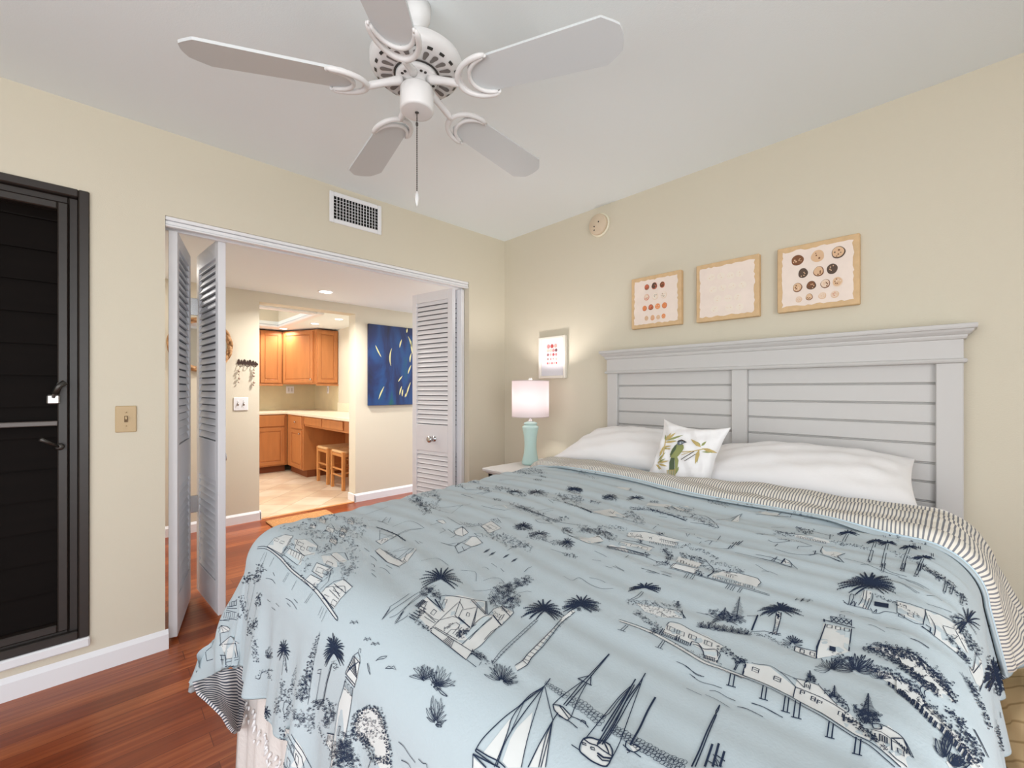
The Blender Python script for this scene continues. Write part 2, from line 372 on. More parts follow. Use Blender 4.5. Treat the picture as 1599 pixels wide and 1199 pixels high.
# ------------------------------------------------------------ bifold doors
tr = MB().bbox(OX0, OX1, .004, .03, OZ-.018, OZ, .003).bbox(OX0, OX1, .008, .03, OZ-.038, OZ-.020, .003).bbox(OX0, OX1, .004, .03, OZ-.048, OZ-.040, .002).bbox(OX0, OX1, .03, .075, OZ-.02, OZ, .003).bbox(OX0, OX1, .075, .095, OZ-.048, OZ, .003).build('trim_1', M_TRIM)
struct(tr, 'white bifold track fascia across the top of the doorway', 'trim')
def leaf(p0, p1, z0, z1, parent, name='door_leaf', knob=None, flip=1):
    """louvred leaf between plan points p0 (room end) and p1 (hinge)"""
    p0 = Vector((*p0, 0)); p1 = Vector((*p1, 0)); d = (p1-p0); L = d.length; d.normalize(); n = Vector((-d.y, d.x, 0))
    M = Matrix(((d.x, n.x, 0, p0.x), (d.y, n.y, 0, p0.y), (0, 0, 1, 0), (0, 0, 0, 1)))
    T = .0175
    b = MB()
    b.bbox(0, .052, -T, T, z0, z1, .002, M=M).bbox(L-.052, L, -T, T, z0, z1, .002, M=M)
    for (a, c) in ((z0, .20), (.735, .945), (1.925, z1)): b.bbox(.052, L-.052, -T, T, a, c, .001, M=M)
    o = b.build(name, M_DOOR, parent)
    lv = MB()
    for (a, c) in ((.20, .735), (.945, 1.925)):
        k = int(round((c-a)/.0375)); st = (c-a)/k
        for i in range(k):
            zz = a+i*st
            for sd in (1, -1):
                top = min(zz+st+.001, c)
                prof = [(0, zz+.010), (sd*.0155, zz+.008), (sd*.0155, zz+.011), (sd*.005, top), (0, top)]
                vs = [M @ Vector((x, q[0], q[1])) for x in (.05, L-.05) for q in prof]; n_ = len(prof)
                lv.add(vs, [tuple(range(n_))[::sd], tuple(range(n_, 2*n_))[::-sd]]+[(j, n_+j, n_+(j+1) % n_, (j+1) % n_)[::sd] for j in range(n_-1)])
        lv.box(.05, L-.05, -.0015, .0015, a, c, 1, M=M)  # added core sheet, its grey stands in for shade between the slats
    lv.build('louvres', [M_DOOR, mat('louvre_gap_shade', lin((112, 114, 118)), .8)], o)
    if knob:
        side, pos = knob
        k = MB(); kk = M @ Vector((pos, side*T, .835))
        Rm = Matrix.Rotation(math.atan2(n.y*side, n.x*side), 3, 'Z') @ Matrix.Rotation(PI/2, 3, 'Y')
        k.lathe([(.024, 0), (.024, .004), (.011, .008), (.010, .028), (.020, .034), (.026, .046), (.024, .058), (.012, .062)], 24, kk, M=Rm)
        k.build('knob', M_CHROME, o)
    return o
d1 = thing('door_1', 'white louvred bifold door folded open beside the light switch', 'door', (-2.06, .3, 0), kind='structure')
a = leaf((-2.155, .05), (-2.045, .50), .018, 1.995, d1, flip=1)
a = leaf((-1.945, .10), (-1.975, .553), .035, 2.015, d1, knob=(-1, .235), flip=-1)
hb = MB().bbox(-2.045, -1.985, .52, .535, .50, .60, .002).bbox(-2.045, -1.985, .52, .535, 1.66, 1.76, .002); hb.build('hinge', M_CHROME, d1)
d2 = thing('door_2', 'white louvred bifold door folded open near the table lamp', 'door', (-.46, .3, 0), kind='structure')
a = leaf((-.45, .085), (-.528, .535), .02, 2.0, d2, knob=(1, .20), flip=-1)
a = leaf((-.392, .05), (-.478, .49), .02, 1.995, d2, flip=-1)

# ------------------------------------------------------------ switch, vent, detector
def plate(name, cx, z, y, label, col, w_=.072, h_=.118, toggles=(0,), cat='light switch'):
    t = thing(name, label, cat, (cx, y, z))
    MB().bbox(cx-w_/2, cx+w_/2, y-.007, y, z-h_/2, z+h_/2, .003).build('cover_plate', col, t)
    for q in toggles:
        k = MB(); k.box(cx+q-.006, cx+q+.006, y-.009, y-.006, z-.014, z+.014, 1); k.bbox(cx+q-.004, cx+q+.004, y-.02, y-.005, z-.002, z+.012, .002, 0)
        k.lathe([(.003, 0), (.003, .002)], 8, (cx+q, y-.009, z+.03), M=Matrix.Rotation(PI/2, 3, 'X')).lathe([(.003, 0), (.003, .002)], 8, (cx+q, y-.009, z-.03), M=Matrix.Rotation(PI/2, 3, 'X'))
        k.build('toggle', [col, mat('switch_recess', lin((110, 86, 56)), .6)], t)
    return t
plate('light_switch', -2.327, 1.09, 0, 'single tan light switch on the wall beside the dark window', M_SWITCH)
plate('light_switch', -1.47, 1.093, 1.965, 'white double light switch on the hallway wall below the key rack', M_PLATEW, .115, .118, (-.023, .023))

vt = thing('air_vent', 'white rectangular air vent grille high above the doorway', 'air vent', (-1.26, 0, 2.31))
vx0, vx1, vz0, vz1 = -1.426, -1.094, 2.222, 2.408
b = MB(); jframe(b, vx0, vx1, vz0, vz1, .026, -.010, 0, .004); b.build('frame', M_TRIM, vt)
MB().box(vx0+.02, vx1-.02, -.0012, -.0004, vz0+.02, vz1-.02).build('duct_backing', M_BLACK, vt)
b = MB(); n_ = 15
for i in range(1, n_):
    x = vx0+.026+(vx1-vx0-.052)*i/n_; b.box(x-.0014, x+.0014, -.006, -.002, vz0+.024, vz1-.024)
b.build('vertical_vanes', M_TRIM, vt)
b = MB()
for i in range(1, 7):
    z = vz0+.026+(vz1-vz0-.052)*i/7; b.box(vx0+.024, vx1-.024, -.004, -.0025, z-.0009, z+.0009)
b.build('horizontal_vanes', M_TRIM, vt)

dt = thing('smoke_detector', 'round beige smoke detector on the wall near the ceiling', 'smoke detector', (0, -.935, 2.32))
RX = Matrix.Rotation(-PI/2, 3, 'Y')
MB().lathe([(.078, 0), (.078, .008), (.072, .012)], 32, (0, -.935, 2.32), M=RX).build('mounting_ring', mat('cream_plastic', lin((232, 226, 205)), .5), dt)
b = MB().lathe([(.068, .012), (.068, .03), (.062, .036)], 32, (0, -.935, 2.32), M=RX)
for (dy, dz) in ((-.012, .012), (.022, -.012), (.022, -.036)): b.lathe([(.005, .0355), (.005, .0375)], 10, (0, -.935+dy, 2.32+dz), mi=1, M=RX)
b.build('cover', [M_DET, M_DARKM], dt)

# ------------------------------------------------------------ headboard
HX = -.08
hb = thing('headboard', 'pale grey painted headboard with horizontal planks and moulded cap', 'headboard', (-.04, -1.83, 0))
HY0, HY1 = -2.613, -1.043
b = MB().bbox(HX, -.012, -1.130+.016, HY1, 0, 1.33, .003); b.build('post', M_HEAD, hb)
b = MB().bbox(HX, -.012, HY0, HY0+.076, 0, 1.33, .003); b.build('post', M_HEAD, hb)
b = MB().bbox(HX+.002, -.012, -1.862, -1.79, .35, 1.33, .002); b.build('centre_stile', M_HEAD, hb)
b = MB()
z = 1.33; zs = [1.33, 1.2465, 1.1675, 1.087, 1.008, .932, .857, .78, .70, .62, .54, .46]
for z1_, z0_ in zip(zs, zs[1:]):
    for (ya, yb) in ((-2.54, -1.862), (-1.79, -1.113)):
        b.bbox(HX+.022, -.03, ya, yb, z0_+.0035, z1_-.0035, .003); b.bbox(HX+.026, -.03, ya, yb, z0_-.0015, z0_+.0015, .001)
        b.box(HX+.034, -.03, ya, yb, z0_-.004, z0_+.004)
b.build('plank_panel', M_HEAD, hb)
b = MB().bbox(HX-.004, -.012, HY0, HY1, 1.325, 1.425, .002); b.build('top_rail', M_HEAD, hb)
def mould(prof, ya, yb, name):
    b = MB(); n_ = len(prof); vs = []
    # return ends: profile offsets also extend sideways
    for (yy, sgn) in ((ya, -1), (yb, 1)):
        for (d, z) in prof: vs.append((HX-.004-d, yy+sgn*d, z))
    for (yy, sgn) in ((ya, -1), (yb, 1)):
        for (d, z) in prof: vs.append((-.012, yy+sgn*d, z))
    fs = []
    for j in range(n_-1):
        fs.append((j, j+1, n_+j+1, n_+j)); fs.append((2*n_+j, 2*n_+j+1, j+1, j)); fs.append((n_+j, n_+j+1, 3*n_+j+1, 3*n_+j))
    fs.append((n_-1, 2*n_+n_-1, 4*n_-1, 2*n_-1)); fs.append((0, n_, 3*n_, 2*n_))
    b.add(vs, fs); o = b.build(name, M_HEAD, hb); fix_normals(o); return o
mould([(0, 1.412), (.006, 1.414), (.010, 1.422), (.010, 1.428), (.016, 1.432), (.024, 1.440), (.028, 1.448), (.034, 1.450), (.036, 1.456), (.036, 1.466), (.032, 1.468)], HY0, HY1, 'cap_moulding')
mould([(0, 1.322), (.008, 1.325), (.011, 1.331), (.008, 1.338), (0, 1.341)], HY0, HY1, 'bead_moulding')

# ------------------------------------------------------------ nightstand + lamp
ns = thing('nightstand', 'pale grey nightstand holding the glass lamp beside the bed', 'nightstand', (-.3, -.68, 0))
NX0, NX1, NY0, NY1, NZ = -.575, -.03, -.915, -.46, .712
MB().bbox(NX0-.03, NX1+.01, NY0-.025, NY1+.03, NZ-.022, NZ, .005).build('top', M_HEAD, ns)
MB().bbox(NX0-.012, NX1, NY0-.01, NY1+.012, NZ-.034, NZ-.022, .004).build('top_moulding', M_HEAD, ns)
b = MB(); b.box(NX0+.03, NX1-.03, NY1-.012, NY1-.006, .12, NZ-.05).box(NX0+.03, NX1-.03, NY0+.006, NY0+.012, .12, NZ-.05).box(NX1-.02, NX1-.01, NY0+.03, NY1-.03, .12, NZ-.04)
b.bbox(NX0, NX1, NY1-.02, NY1, NZ-.09, NZ-.034, .002).bbox(NX0, NX1, NY0, NY0+.02, NZ-.09, NZ-.034, .002).bbox(NX0, NX0+.02, NY0, NY1, .10, .13, .002).bbox(NX0, NX1, NY0, NY1, .10, .12, .002).bbox(NX0, NX0+.02, NY0, NY1, NZ-.05, NZ-.034, .002)
b.build('case', M_HEAD, ns)
for (x, y) in ((NX0, NY0), (NX0, NY1-.045), (NX1-.045, NY0), (NX1-.045, NY1-.045)): MB().bbox(x, x+.045, y, y+.045, 0, NZ-.034, .003).build('leg', M_HEAD, ns)
for (z0_, z1_) in ((.14, .395), (.405, .655)):
    dr = MB().bbox(NX0-.004, NX0+.018, NY0+.05, NY1-.05, z0_, z1_, .004).build('drawer', M_HEAD, ns)
    MB().lathe([(.006, 0), (.006, .014), (.014, .018), (.013, .026), (.006, .029)], 16, (NX0-.004, (NY0+NY1)/2, (z0_+z1_)/2), M=RX).build('knob', M_CHROME, dr)

LX, LY = -.28, -.56
lp = thing('table_lamp', 'lit lamp with white drum shade and aqua glass base', 'table lamp', (LX, LY, NZ))
prof = [(.052, 0), (.058, .004), (.060, .014), (.054, .035), (.046, .07), (.041, .11), (.041, .15), (.044, .19), (.050, .225), (.055, .245), (.056, .256), (.050, .262), (.040, .266), (.040, .270), (.046, .275), (.046, .281), (.036, .288), (.020, .292), (.016, .296)]
MB().lathe(prof, 40, (LX, LY, NZ+.001)).build('glass_base', M_GLASSL, lp)
MB().lathe([(.020, .293), (.021, .297), (.012, .299), (.010, .325), (.013, .327), (.013, .36), (.005, .362)], 20, (LX, LY, NZ)).build('neck', M_CHROME, lp)
MB().tube([(LX+.003*math.sin(k*1.1), LY-.012+.002*math.cos(k), NZ+.27-.021*k) for k in range(12)], .0018, 6).build('cord', mat('lamp_cord', lin((90, 130, 122)), .5), lp)
m = bpy.data.materials.new('lamp_shade_fabric'); m.use_nodes = True; nt = m.node_tree
for n_ in list(nt.nodes): nt.nodes.remove(n_)
out = nt.nodes.new('ShaderNodeOutputMaterial'); mx = nt.nodes.new('ShaderNodeMixShader'); mx.inputs[0].default_value = .55
df = nt.nodes.new('ShaderNodeBsdfDiffuse'); df.inputs[0].default_value = (*lin((240, 234, 234)), 1); tl = nt.nodes.new('ShaderNodeBsdfTranslucent'); tl.inputs[0].default_value = (*lin((246, 238, 240)), 1)
nt.links.new(df.outputs[0], mx.inputs[1]); nt.links.new(tl.outputs[0], mx.inputs[2])
em = nt.nodes.new('ShaderNodeEmission'); em.inputs[0].default_value = (1, .90, .93, 1); em.inputs[1].default_value = .05; ad = nt.nodes.new('ShaderNodeAddShader')
nt.links.new(mx.outputs[0], ad.inputs[0]); nt.links.new(em.outputs[0], ad.inputs[1]); nt.links.new(ad.outputs[0], out.inputs[0])
SZ0, SZ1, SR = 1.035, 1.287, .127
b = MB(); b.lathe([(SR, SZ0), (SR, SZ1), (SR-.002, SZ1), (SR-.002, SZ0), (SR, SZ0)], 48, (LX, LY, 0), cap=False); b.build('lamp_shade', m, lp)
for zz in (SZ0, SZ1-.006): MB().lathe([(SR+.001, zz), (SR+.001, zz+.006), (SR-.003, zz+.006), (SR-.003, zz), (SR+.001, zz)], 48, (LX, LY, 0), cap=False).build('shade_trim', mat('shade_binding', lin((200, 186, 182)), .8), lp)
b = MB(); 
for k in range(3):
    a = 2*PI*k/3; b.tube([(LX, LY, SZ1-.012), (LX+(SR-.003)*math.cos(a), LY+(SR-.003)*math.sin(a), SZ1-.004)], .0016, 6)
b.tube([(LX-.05, LY, NZ+.36), (LX-.052, LY, SZ1-.08), (LX, LY, SZ1-.012)], .0014, 6).tube([(LX+.05, LY, NZ+.36), (LX+.052, LY, SZ1-.08), (LX, LY, SZ1-.012)], .0014, 6).tube([(LX-.05, LY, NZ+.36), (LX+.05, LY, NZ+.36)], .0014, 6)
b.build('shade_spider', M_CHROME, lp)
MB().lathe([(.004, 0), (.004, .008), (.013, .012), (.014, .02), (.010, .028)], 16, (LX, LY, SZ1-.012)).build('finial', mat('finial_crystal', (.85, .85, .83), .1), lp)
MB().lathe([(.012, 0), (.014, .02), (.028, .055), (.029, .075), (.02, .095), (.004, .103)], 20, (LX, LY, NZ+.36)).build('bulb', mat('lit_bulb', (1, 1, 1), .5, emit=((1, .94, .9), 5)), lp)
pl_ = bpy.data.lights.new('lamp_glow', 'POINT'); pl_.energy = 10; pl_.color = (1, .93, .89); pl_.shadow_soft_size = .03
po = bpy.data.objects.new('lamp_glow', pl_); COL.objects.link(po); po.location = (LX, LY, NZ+.475)

# ------------------------------------------------------------ ceiling fan
FX, FY, FZ = -1.685, -1.398, 2.165
fan = thing('ceiling_fan', 'white five-blade ceiling fan with slotted motor housing and pull chain', 'ceiling fan', (FX, FY, H))
MB().lathe([(.018, 2.272), (.018, 2.375), (.03, 2.38), (.042, 2.405), (.045, H)], 40, (FX, FY, 0)).build('canopy', M_FAN, fan)
b = MB().lathe([(.075, 2.225), (.118, 2.222), (.136, 2.232), (.143, 2.243), (.145, 2.250), (.145, 2.266), (.140, 2.271), (.03, 2.273), (.022, 2.30)], 64, (FX, FY, 0))
# slots on the lower face, a dark inner ring of the flywheel
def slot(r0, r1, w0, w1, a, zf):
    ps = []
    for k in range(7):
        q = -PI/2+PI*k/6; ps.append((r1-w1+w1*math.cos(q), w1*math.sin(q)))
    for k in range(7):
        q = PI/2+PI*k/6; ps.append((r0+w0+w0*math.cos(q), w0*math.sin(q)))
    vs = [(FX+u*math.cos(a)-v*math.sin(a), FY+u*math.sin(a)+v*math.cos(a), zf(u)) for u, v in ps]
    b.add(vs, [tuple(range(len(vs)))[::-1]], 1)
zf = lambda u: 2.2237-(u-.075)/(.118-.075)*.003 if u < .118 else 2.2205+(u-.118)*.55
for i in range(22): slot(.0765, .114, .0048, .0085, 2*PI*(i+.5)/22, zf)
def arcslot(r, a0, a1, w, z0):
    n = 6; vs = []
    for rr in (r-w, r+w):
        for k in range(n+1):
            a = a0+(a1-a0)*k/n; vs.append((FX+rr*math.cos(a), FY+rr*math.sin(a), z0+(rr-.118)*.55))
    b.add(vs, [(k, k+1, n+1+k+1, n+1+k) for k in range(n)], 2)
for i in range(20): arcslot(.127, 2*PI*i/20, 2*PI*(i+.42)/20, .0036, 2.2203)
b.build('motor_housing', [M_FAN, M_FANH, M_DARKM], fan)
MB().lathe([(.0725, 2.2235), (.0725, 2.2225), (.066, 2.2225), (.066, 2.2235)], 48, (FX, FY, 0), cap=False).build('flywheel_gap', M_DARKM, fan)
b = MB().lathe([(.066, 2.226), (.066, 2.212), (.060, 2.207), (.034, 2.205), (.034, 2.188)], 48, (FX, FY, 0))
for i in range(5):
    for q in (-.13, .13):
        a = math.radians(8+72*i+36)+q; b.lathe([(.0045, 0), (.0045, -.002)], 10, (FX+.053*math.cos(a), FY+.053*math.sin(a), 2.207), mi=1)
b.build('flywheel', [M_FAN, M_DARKM], fan)
MB().lathe([(.020, 2.20), (.030, 2.196), (.030, 2.188), (.048, 2.184), (.052, 2.178), (.053, 2.115), (.050, 2.109), (.045, 2.108), (.004, 2.108)], 48, (FX, FY, 0)).build('switch_housing', M_FAN, fan)
MB().lathe([(.006, 0), (.006, -.003)], 12, (FX, FY, 2.1085)).build('chain_socket', M_DARKM, fan)
def blade_shape():
    pts = []; r0, r1, w0, w1 = .195, .637, .056, .070
    pts += [(r0, -w0+.02), (r0+.02, -w0)]
    pts += [(r1-.045, -w1), (r1-.014, -w1+.022)] + [(r1+.006*math.cos((k-4)/4*PI/2), (k/4-1)*.036) for k in range(0, 9)]
    pts += [(r1-.014, w1-.022), (r1-.045, w1), (r0+.02, w0), (r0, w0-.02)]
    return pts
for k in range(5):
    a = math.radians(8+72*k)
    M = Matrix.Translation((FX, FY, FZ)) @ Matrix.Rotation(a, 4, 'Z') @ Matrix.Rotation(math.radians(-11), 4, 'X')
    b = MB(); b.prism(blade_shape(), lambda u, v, d: M @ Vector((u, v, d)), .003, .011); bl = b.build('blade', M_FANB, fan)
    # iron: curved arm to an open crescent
    c = MB()
    def crescent(z0, hw):
        outer = [(.222-.055*math.cos(t)*1.0, .064*math.sin(t)) for t in [(-1.42+2.84*i/16) for i in range(17)]]
        return outer
    # crescent: two arcs meeting in horns that point outward along the blade
    o_ = [(.150+.095*(1-math.cos(t)), .066*math.sin(t)) for t in [(-1.75+3.5*i/20) for i in range(21)]]
    i_ = [(.190+.075*(1-math.cos(t)), .060*math.sin(t)) for t in [(-1.45+2.9*i/20) for i in range(21)]]
    c.tube([M @ Vector((x, y, -.002)) for x, y in o_], [.005]+[.0085]*19+[.005], 8)
    c.tube([M @ Vector((x, y, -.002)) for x, y in i_], [.005]+[.0065]*19+[.005], 8)
    c.tube([M @ Vector((o_[0][0], o_[0][1], -.002)), M @ Vector((i_[0][0]+.004, i_[0][1], -.002))], [.005, .007], 8)
    c.tube([M @ Vector((o_[-1][0], o_[-1][1], -.002)), M @ Vector((i_[-1][0]+.004, i_[-1][1], -.002))], [.005, .007], 8)
    M0 = Matrix.Translation((FX, FY, 0)) @ Matrix.Rotation(a, 4, 'Z')
    def arm_pt(t):
        p0 = Vector((.045, 0, 2.203)); p1 = Vector((.085, 0, 2.190)); p2 = Vector((.152, 0, FZ-.002))
        return M0 @ ((1-t)**2*p0+2*t*(1-t)*p1+t*t*p2)
    c.tube([arm_pt(t/8) for t in range(9)], [.014, .014, .013, .012, .011, .011, .011, .011, .010], 10)
    # thin web plate filling the crescent's outer half
    n_ = len(o_); mid = [((x0+x1)/2-.006, (y0+y1)/2) for (x0, y0), (x1, y1) in zip(o_, i_)]
    vs = [M @ Vector((x, y, 0)) for x, y in o_]+[M @ Vector((x, y, 0)) for x, y in mid]
    c.add(vs, [(j, j+1, n_+j+1, n_+j) for j in range(n_-1)])
    c.build('blade_iron', M_FAN, bl)
ch = MB()
z = 2.105
while z > 1.856: ch.lathe([(.0004, -.0026), (.0022, -.0014), (.0022, .0014), (.0004, .0026)], 6, (FX, FY, z)); z -= .006
ch.tube([(FX, FY, 2.108), (FX, FY, 1.852)], .0009, 5)
pc = ch.build('pull_chain', M_DARKM, fan)
MB().lathe([(.002, 0), (.003, -.006), (.006, -.014), (.0075, -.028), (.003, -.044), (.001, -.05)], 8, (FX, FY, 1.856)).build('pendant', mat('clear_acrylic', (.85, .86, .87), .1, trans=.4), pc)
MB().lathe([(.001, .006), (.004, .004), (.004, -.004), (.001, -.006)], 8, (FX, FY, 2.07)).build('chain_coupling', M_DARKM, pc)

# ------------------------------------------------------------ pictures on the bed wall
def shell(b, y, z, ry, rz, mis, x=-.034, ridges=True, rot=0):
    """small relief-like printed shell: shaded fan of wedges, colours by slot"""
    n = 20
    def disc(q, dy, dz, lift, m_, a0=0, a1=2*PI):
        vs = [(x-lift, y+dy*ry+ry*q*(1+.05*math.sin(3*t+y*40))*math.cos(t), z+dz*rz+rz*q*math.sin(t)*(.94+.06*math.sin(t))) for t in [2*PI*i/n+rot for i in range(n)]]
        b.add(vs, [tuple(range(n))], m_)
    disc(1, 0, 0, .0003, mis[-1]); disc(.86, .05, .08, .0006, mis[0])
    if len(mis) > 1 and ry > .004:
        for j in range(11): disc(.09+.03*(j % 3), .55*math.cos(j*2.4+y*30)*(.4+.08*j), .5*math.sin(j*2.4+y*30)*(.4+.08*j), .0009+.0001*j, mis[j % len(mis)])
def ragged(b, y0, y1, z0, z1, x, mi, amp=.006, seed=1):
    rr = random.Random(seed); pts = []
    def edge(p, q, n):
        for i in range(n):
            t = i/n; pts.append((p[0]+(q[0]-p[0])*t+rr.uniform(-amp, amp), p[1]+(q[1]-p[1])*t+rr.uniform(-amp, amp)))
    edge((y0, z0), (y1, z0), 18); edge((y1, z0), (y1, z1), 18); edge((y1, z1), (y0, z1), 18); edge((y0, z1), (y0, z0), 18)
    c = ((y0+y1)/2, (z0+z1)/2); vs = [(x, c[0], c[1])]+[(x, *p) for p in pts]; n = len(pts)
    b.add(vs, [(0, 1+i, 1+(i+1) % n) for i in range(n)], mi)
SC = [mat('shell_'+n, lin(c), .7) for n, c in (('coral', (205, 112, 84)), ('brown', (128, 84, 56)), ('dark', (92, 74, 62)), ('sand', (222, 186, 150)), ('orange', (232, 150, 96)), ('pale', (232, 208, 186)), ('cream', (240, 228, 214)), ('pinkred', (190, 84, 88)), ('mauve', (140, 92, 100)), ('rose', (222, 160, 158)))]
def canvas(px, Y0, Y1, Z0, Z1, label, rows, seed):
    t = thing('shell_canvas', label, 'picture', (0, (Y0+Y1)/2, (Z0+Z1)/2), group=None)
    MB().bbox(-.032, -.002, Y0, Y1, Z0, Z1, .003).build('stretched_canvas', M_CANVAS, t)
    b = MB(); ragged(b, Y0+.022, Y1-.022, Z0+.024, Z1-.024, -.0328, len(SC), .004, seed)
    for (cx, cz, ry, rz, cols) in rows: shell(b, cx, cz, ry, rz, cols, x=-.0332, rot=cx*9)
    b.build('torn_paper_sheet', SC+[M_RAG], t)
def rowpx(lst, X=-.03):
    """(px,py,rx,ry,cols) on the photo's 4.0x crop of (960,340)"""
    out = []
    for (u, v, ru, rv, cols) in lst:
        p = onX(960+u*.26267, 340+v*.26267, X); q = onX(960+(u+ru)*.26267, 340+v*.26267, X); r = onX(960+u*.26267, 340+(v+rv)*.26267, X)
        out.append((p.y, p.z, abs(q.y-p.y), abs(r.z-p.z), cols))
    return out
co, br_, dk, sa, org, pa, cr, pk, mv, ro = range(10)
canvas(0, -1.505, -1.188, 1.596, 1.905, 'square canvas of coral and orange shells, closest to the lamp', rowpx(
    [(192, 414, 14, 18, [co, co, br_]), (237, 406, 17, 22, [dk, br_, co]), (284, 399, 15, 20, [br_, dk, co]),
     (191, 474, 15, 20, [pa, cr, co]), (242, 468, 17, 22, [cr, dk, pa]), (293, 460, 18, 22, [cr, br_, pa]),
     (179, 540, 13, 17, [org, co]), (216, 533, 15, 18, [co, org, br_]), (257, 528, 17, 20, [org, pa]), (297, 522, 15, 19, [org, co]),
     (190, 599, 12, 16, [sa, pa]), (226, 595, 12, 17, [sa, org]), (260, 592, 12, 15, [sa, pa]), (292, 586, 13, 17, [org, pa])]), 1)
canvas(0, -1.905, -1.59, 1.592, 1.905, 'canvas of very faint pale shells, middle of the three above the bed', rowpx(
    [(u, v, 24, 22, [cr, pa, cr, cr]) for (u, v) in ((575, 356), (632, 348), (688, 345), (745, 333), (585, 428), (640, 418), (698, 408), (760, 400), (612, 484), (675, 480), (732, 472), (596, 545), (680, 535), (745, 530))]), 2)
canvas(0, -2.30, -1.985, 1.595, 1.905, 'canvas of large brown patterned shells, furthest from the lamp', rowpx(
    [(1087, 255, 37, 33, [br_, sa, sa, br_]), (1207, 230, 40, 38, [sa, br_, sa, sa]), (1330, 208, 42, 38, [sa, br_, sa, dk]),
     (1120, 331, 29, 31, [dk, sa, dk]), (1213, 321, 32, 32, [sa, sa, br_]), (1293, 306, 33, 33, [dk, sa, dk]),
     (1087, 417, 28, 29, [sa, pa, br_]), (1169, 403, 29, 27, [br_, sa, dk]), (1253, 394, 29, 28, [pa, sa, br_]), (1325, 383, 32, 32, [sa, br_, pa]),
     (1095, 487, 19, 19, [pa, sa]), (1157, 472, 21, 21, [sa, pa, br_]), (1235, 465, 24, 21, [pa, sa]), (1309, 457, 25, 22, [pa, co, sa])]), 3)
fr = thing('framed_print', 'small white framed print of pink shells above the lamp', 'picture', (0, -.53, 1.46))
b = MB(); fy0, fy1, fz0, fz1 = -.662, -.405, 1.305, 1.612
def xframe(b, y0, y1, z0, z1, wd, x0, x1, r):
    b.bbox(x0, x1, y0, y0+wd, z0, z1, r).bbox(x0, x1, y1-wd, y1, z0, z1, r).bbox(x0, x1, y0+wd, y1-wd, z1-wd, z1, r).bbox(x0, x1, y0+wd, y1-wd, z0, z0+wd, r)
xframe(b, fy0, fy1, fz0, fz1, .020, -.034, -.002, .004); b.build('frame', M_FRAMEW, fr)
b = MB().box(-.016, -.004, fy0+.015, fy1-.015, fz0+.015, fz1-.015, len(SC)); rows = [[(ro, pk), (pk, co), (ro, pa)], [(pa, ro), (pa, ro), (ro, pk), (mv, dk)], [(mv, ro), (ro, pa), (pk, mv), (ro, pk)], [(mv, pa), (ro, mv), (ro, pa), (pa, mv)], [(pk, ro), (ro, pa), (pk, ro), (ro, pa), (pk, ro)]]
for j, rr in enumerate(rows):
    for i, c in enumerate(rr):
        q = len(rr); yy = -.528-(i-(q-1)/2)*(.105/q); sz = (.015, .012, .011, .009, .0085)[j]
        shell(b, yy, 1.535-j*.031+.006, sz, sz*1.05, list(c), x=-.0165)
b.build('paper', SC+[M_PAPER], fr)

# ------------------------------------------------------------ hallway things
HYW = 1.965
mr = thing('round_mirror', 'round mirror with twisted brown rim seen between the bifold leaves', 'mirror', (-1.77, HYW, 1.61))
c0 = Vector((-1.77, HYW-.02, 1.612)); b = MB(); N = 96
b.tube([c0+Vector((.212*math.cos(2*PI*i/N), .012*math.sin(14*2*PI*i/N), .212*math.sin(2*PI*i/N))) for i in range(N+1)], .013, 8, cap=False)
b.tube([c0+Vector((.226*math.cos(2*PI*i/N), -.012*math.sin(14*2*PI*i/N), .226*math.sin(2*PI*i/N))) for i in range(N+1)], .010, 8, cap=False)
b.tube([c0+Vector((.198*math.cos(2*PI*i/N), .006*math.cos(14*2*PI*i/N), .198*math.sin(2*PI*i/N))) for i in range(N+1)], .008, 8, cap=False)
b.build('rim', M_RATTAN, mr)
MB().lathe([(.20, 0), (.20, .006)], 64, (c0.x, HYW-.008, c0.z), M=Matrix.Rotation(PI/2, 3, 'X'), smooth=False).build('glass', M_MIRROR, mr)

kr = thing('key_rack', 'dark iron key rack on the hallway wall above the double switch', 'key rack', (-1.42, HYW, 1.475))
b = MB(); f3 = lambda u, v, d: Vector((u, HYW-d, v))
b.prism([(-1.503, 1.462), (-1.335, 1.45), (-1.33, 1.462), (-1.338, 1.474), (-1.36, 1.478), (-1.49, 1.478), (-1.5, 1.472)], f3, 0, .008)
for (x0, x1, zt) in ((-1.495, -1.478, 1.505), (-1.47, -1.458, 1.50), (-1.452, -1.43, 1.504), (-1.424, -1.412, 1.496), (-1.408, -1.385, 1.503), (-1.38, -1.362, 1.497), (-1.358, -1.345, 1.49)):
    b.prism([(x0, 1.476), (x1, 1.476), (x1-.002, zt-.008), ((x0+x1)/2, zt), (x0+.002, zt-.008)], f3, .001, .007)
b.build('plaque', M_IRON, kr)
for i in range(6):
    x = -1.487+i*.0275; s_ = (-1) ** i
    MB().tube([(x, HYW-.006, 1.46), (x-.002*s_, HYW-.012, 1.445), (x+.005*s_, HYW-.02, 1.434), (x+.011*s_, HYW-.024, 1.438)], .0028, 6).build('hook', M_IRON, kr)
def keychain(x, items, label):
    t = thing('shell_keychain', label, 'keychain', (x, HYW-.02, 1.435))
    MB().tube([(x, HYW-.022, 1.437), (x+.001, HYW-.018, 1.38), (x-.001, HYW-.015, 1.30), (x, HYW-.014, 1.437-items[-1][0]-.01)], .0011, 5).build('string', mat('thin_string', lin((180, 160, 130)), .8), t)
    for (dz, r) in items:
        MB().lathe([(.001, -r), (r*.8, -r*.5), (r, 0), (r*.7, r*.6), (.001, r)], 10, (x+random.uniform(-.003, .003), HYW-.016, 1.437-dz)).build('shell_bead', mat('grey_shell', lin((165, 145, 130)), .5), t)
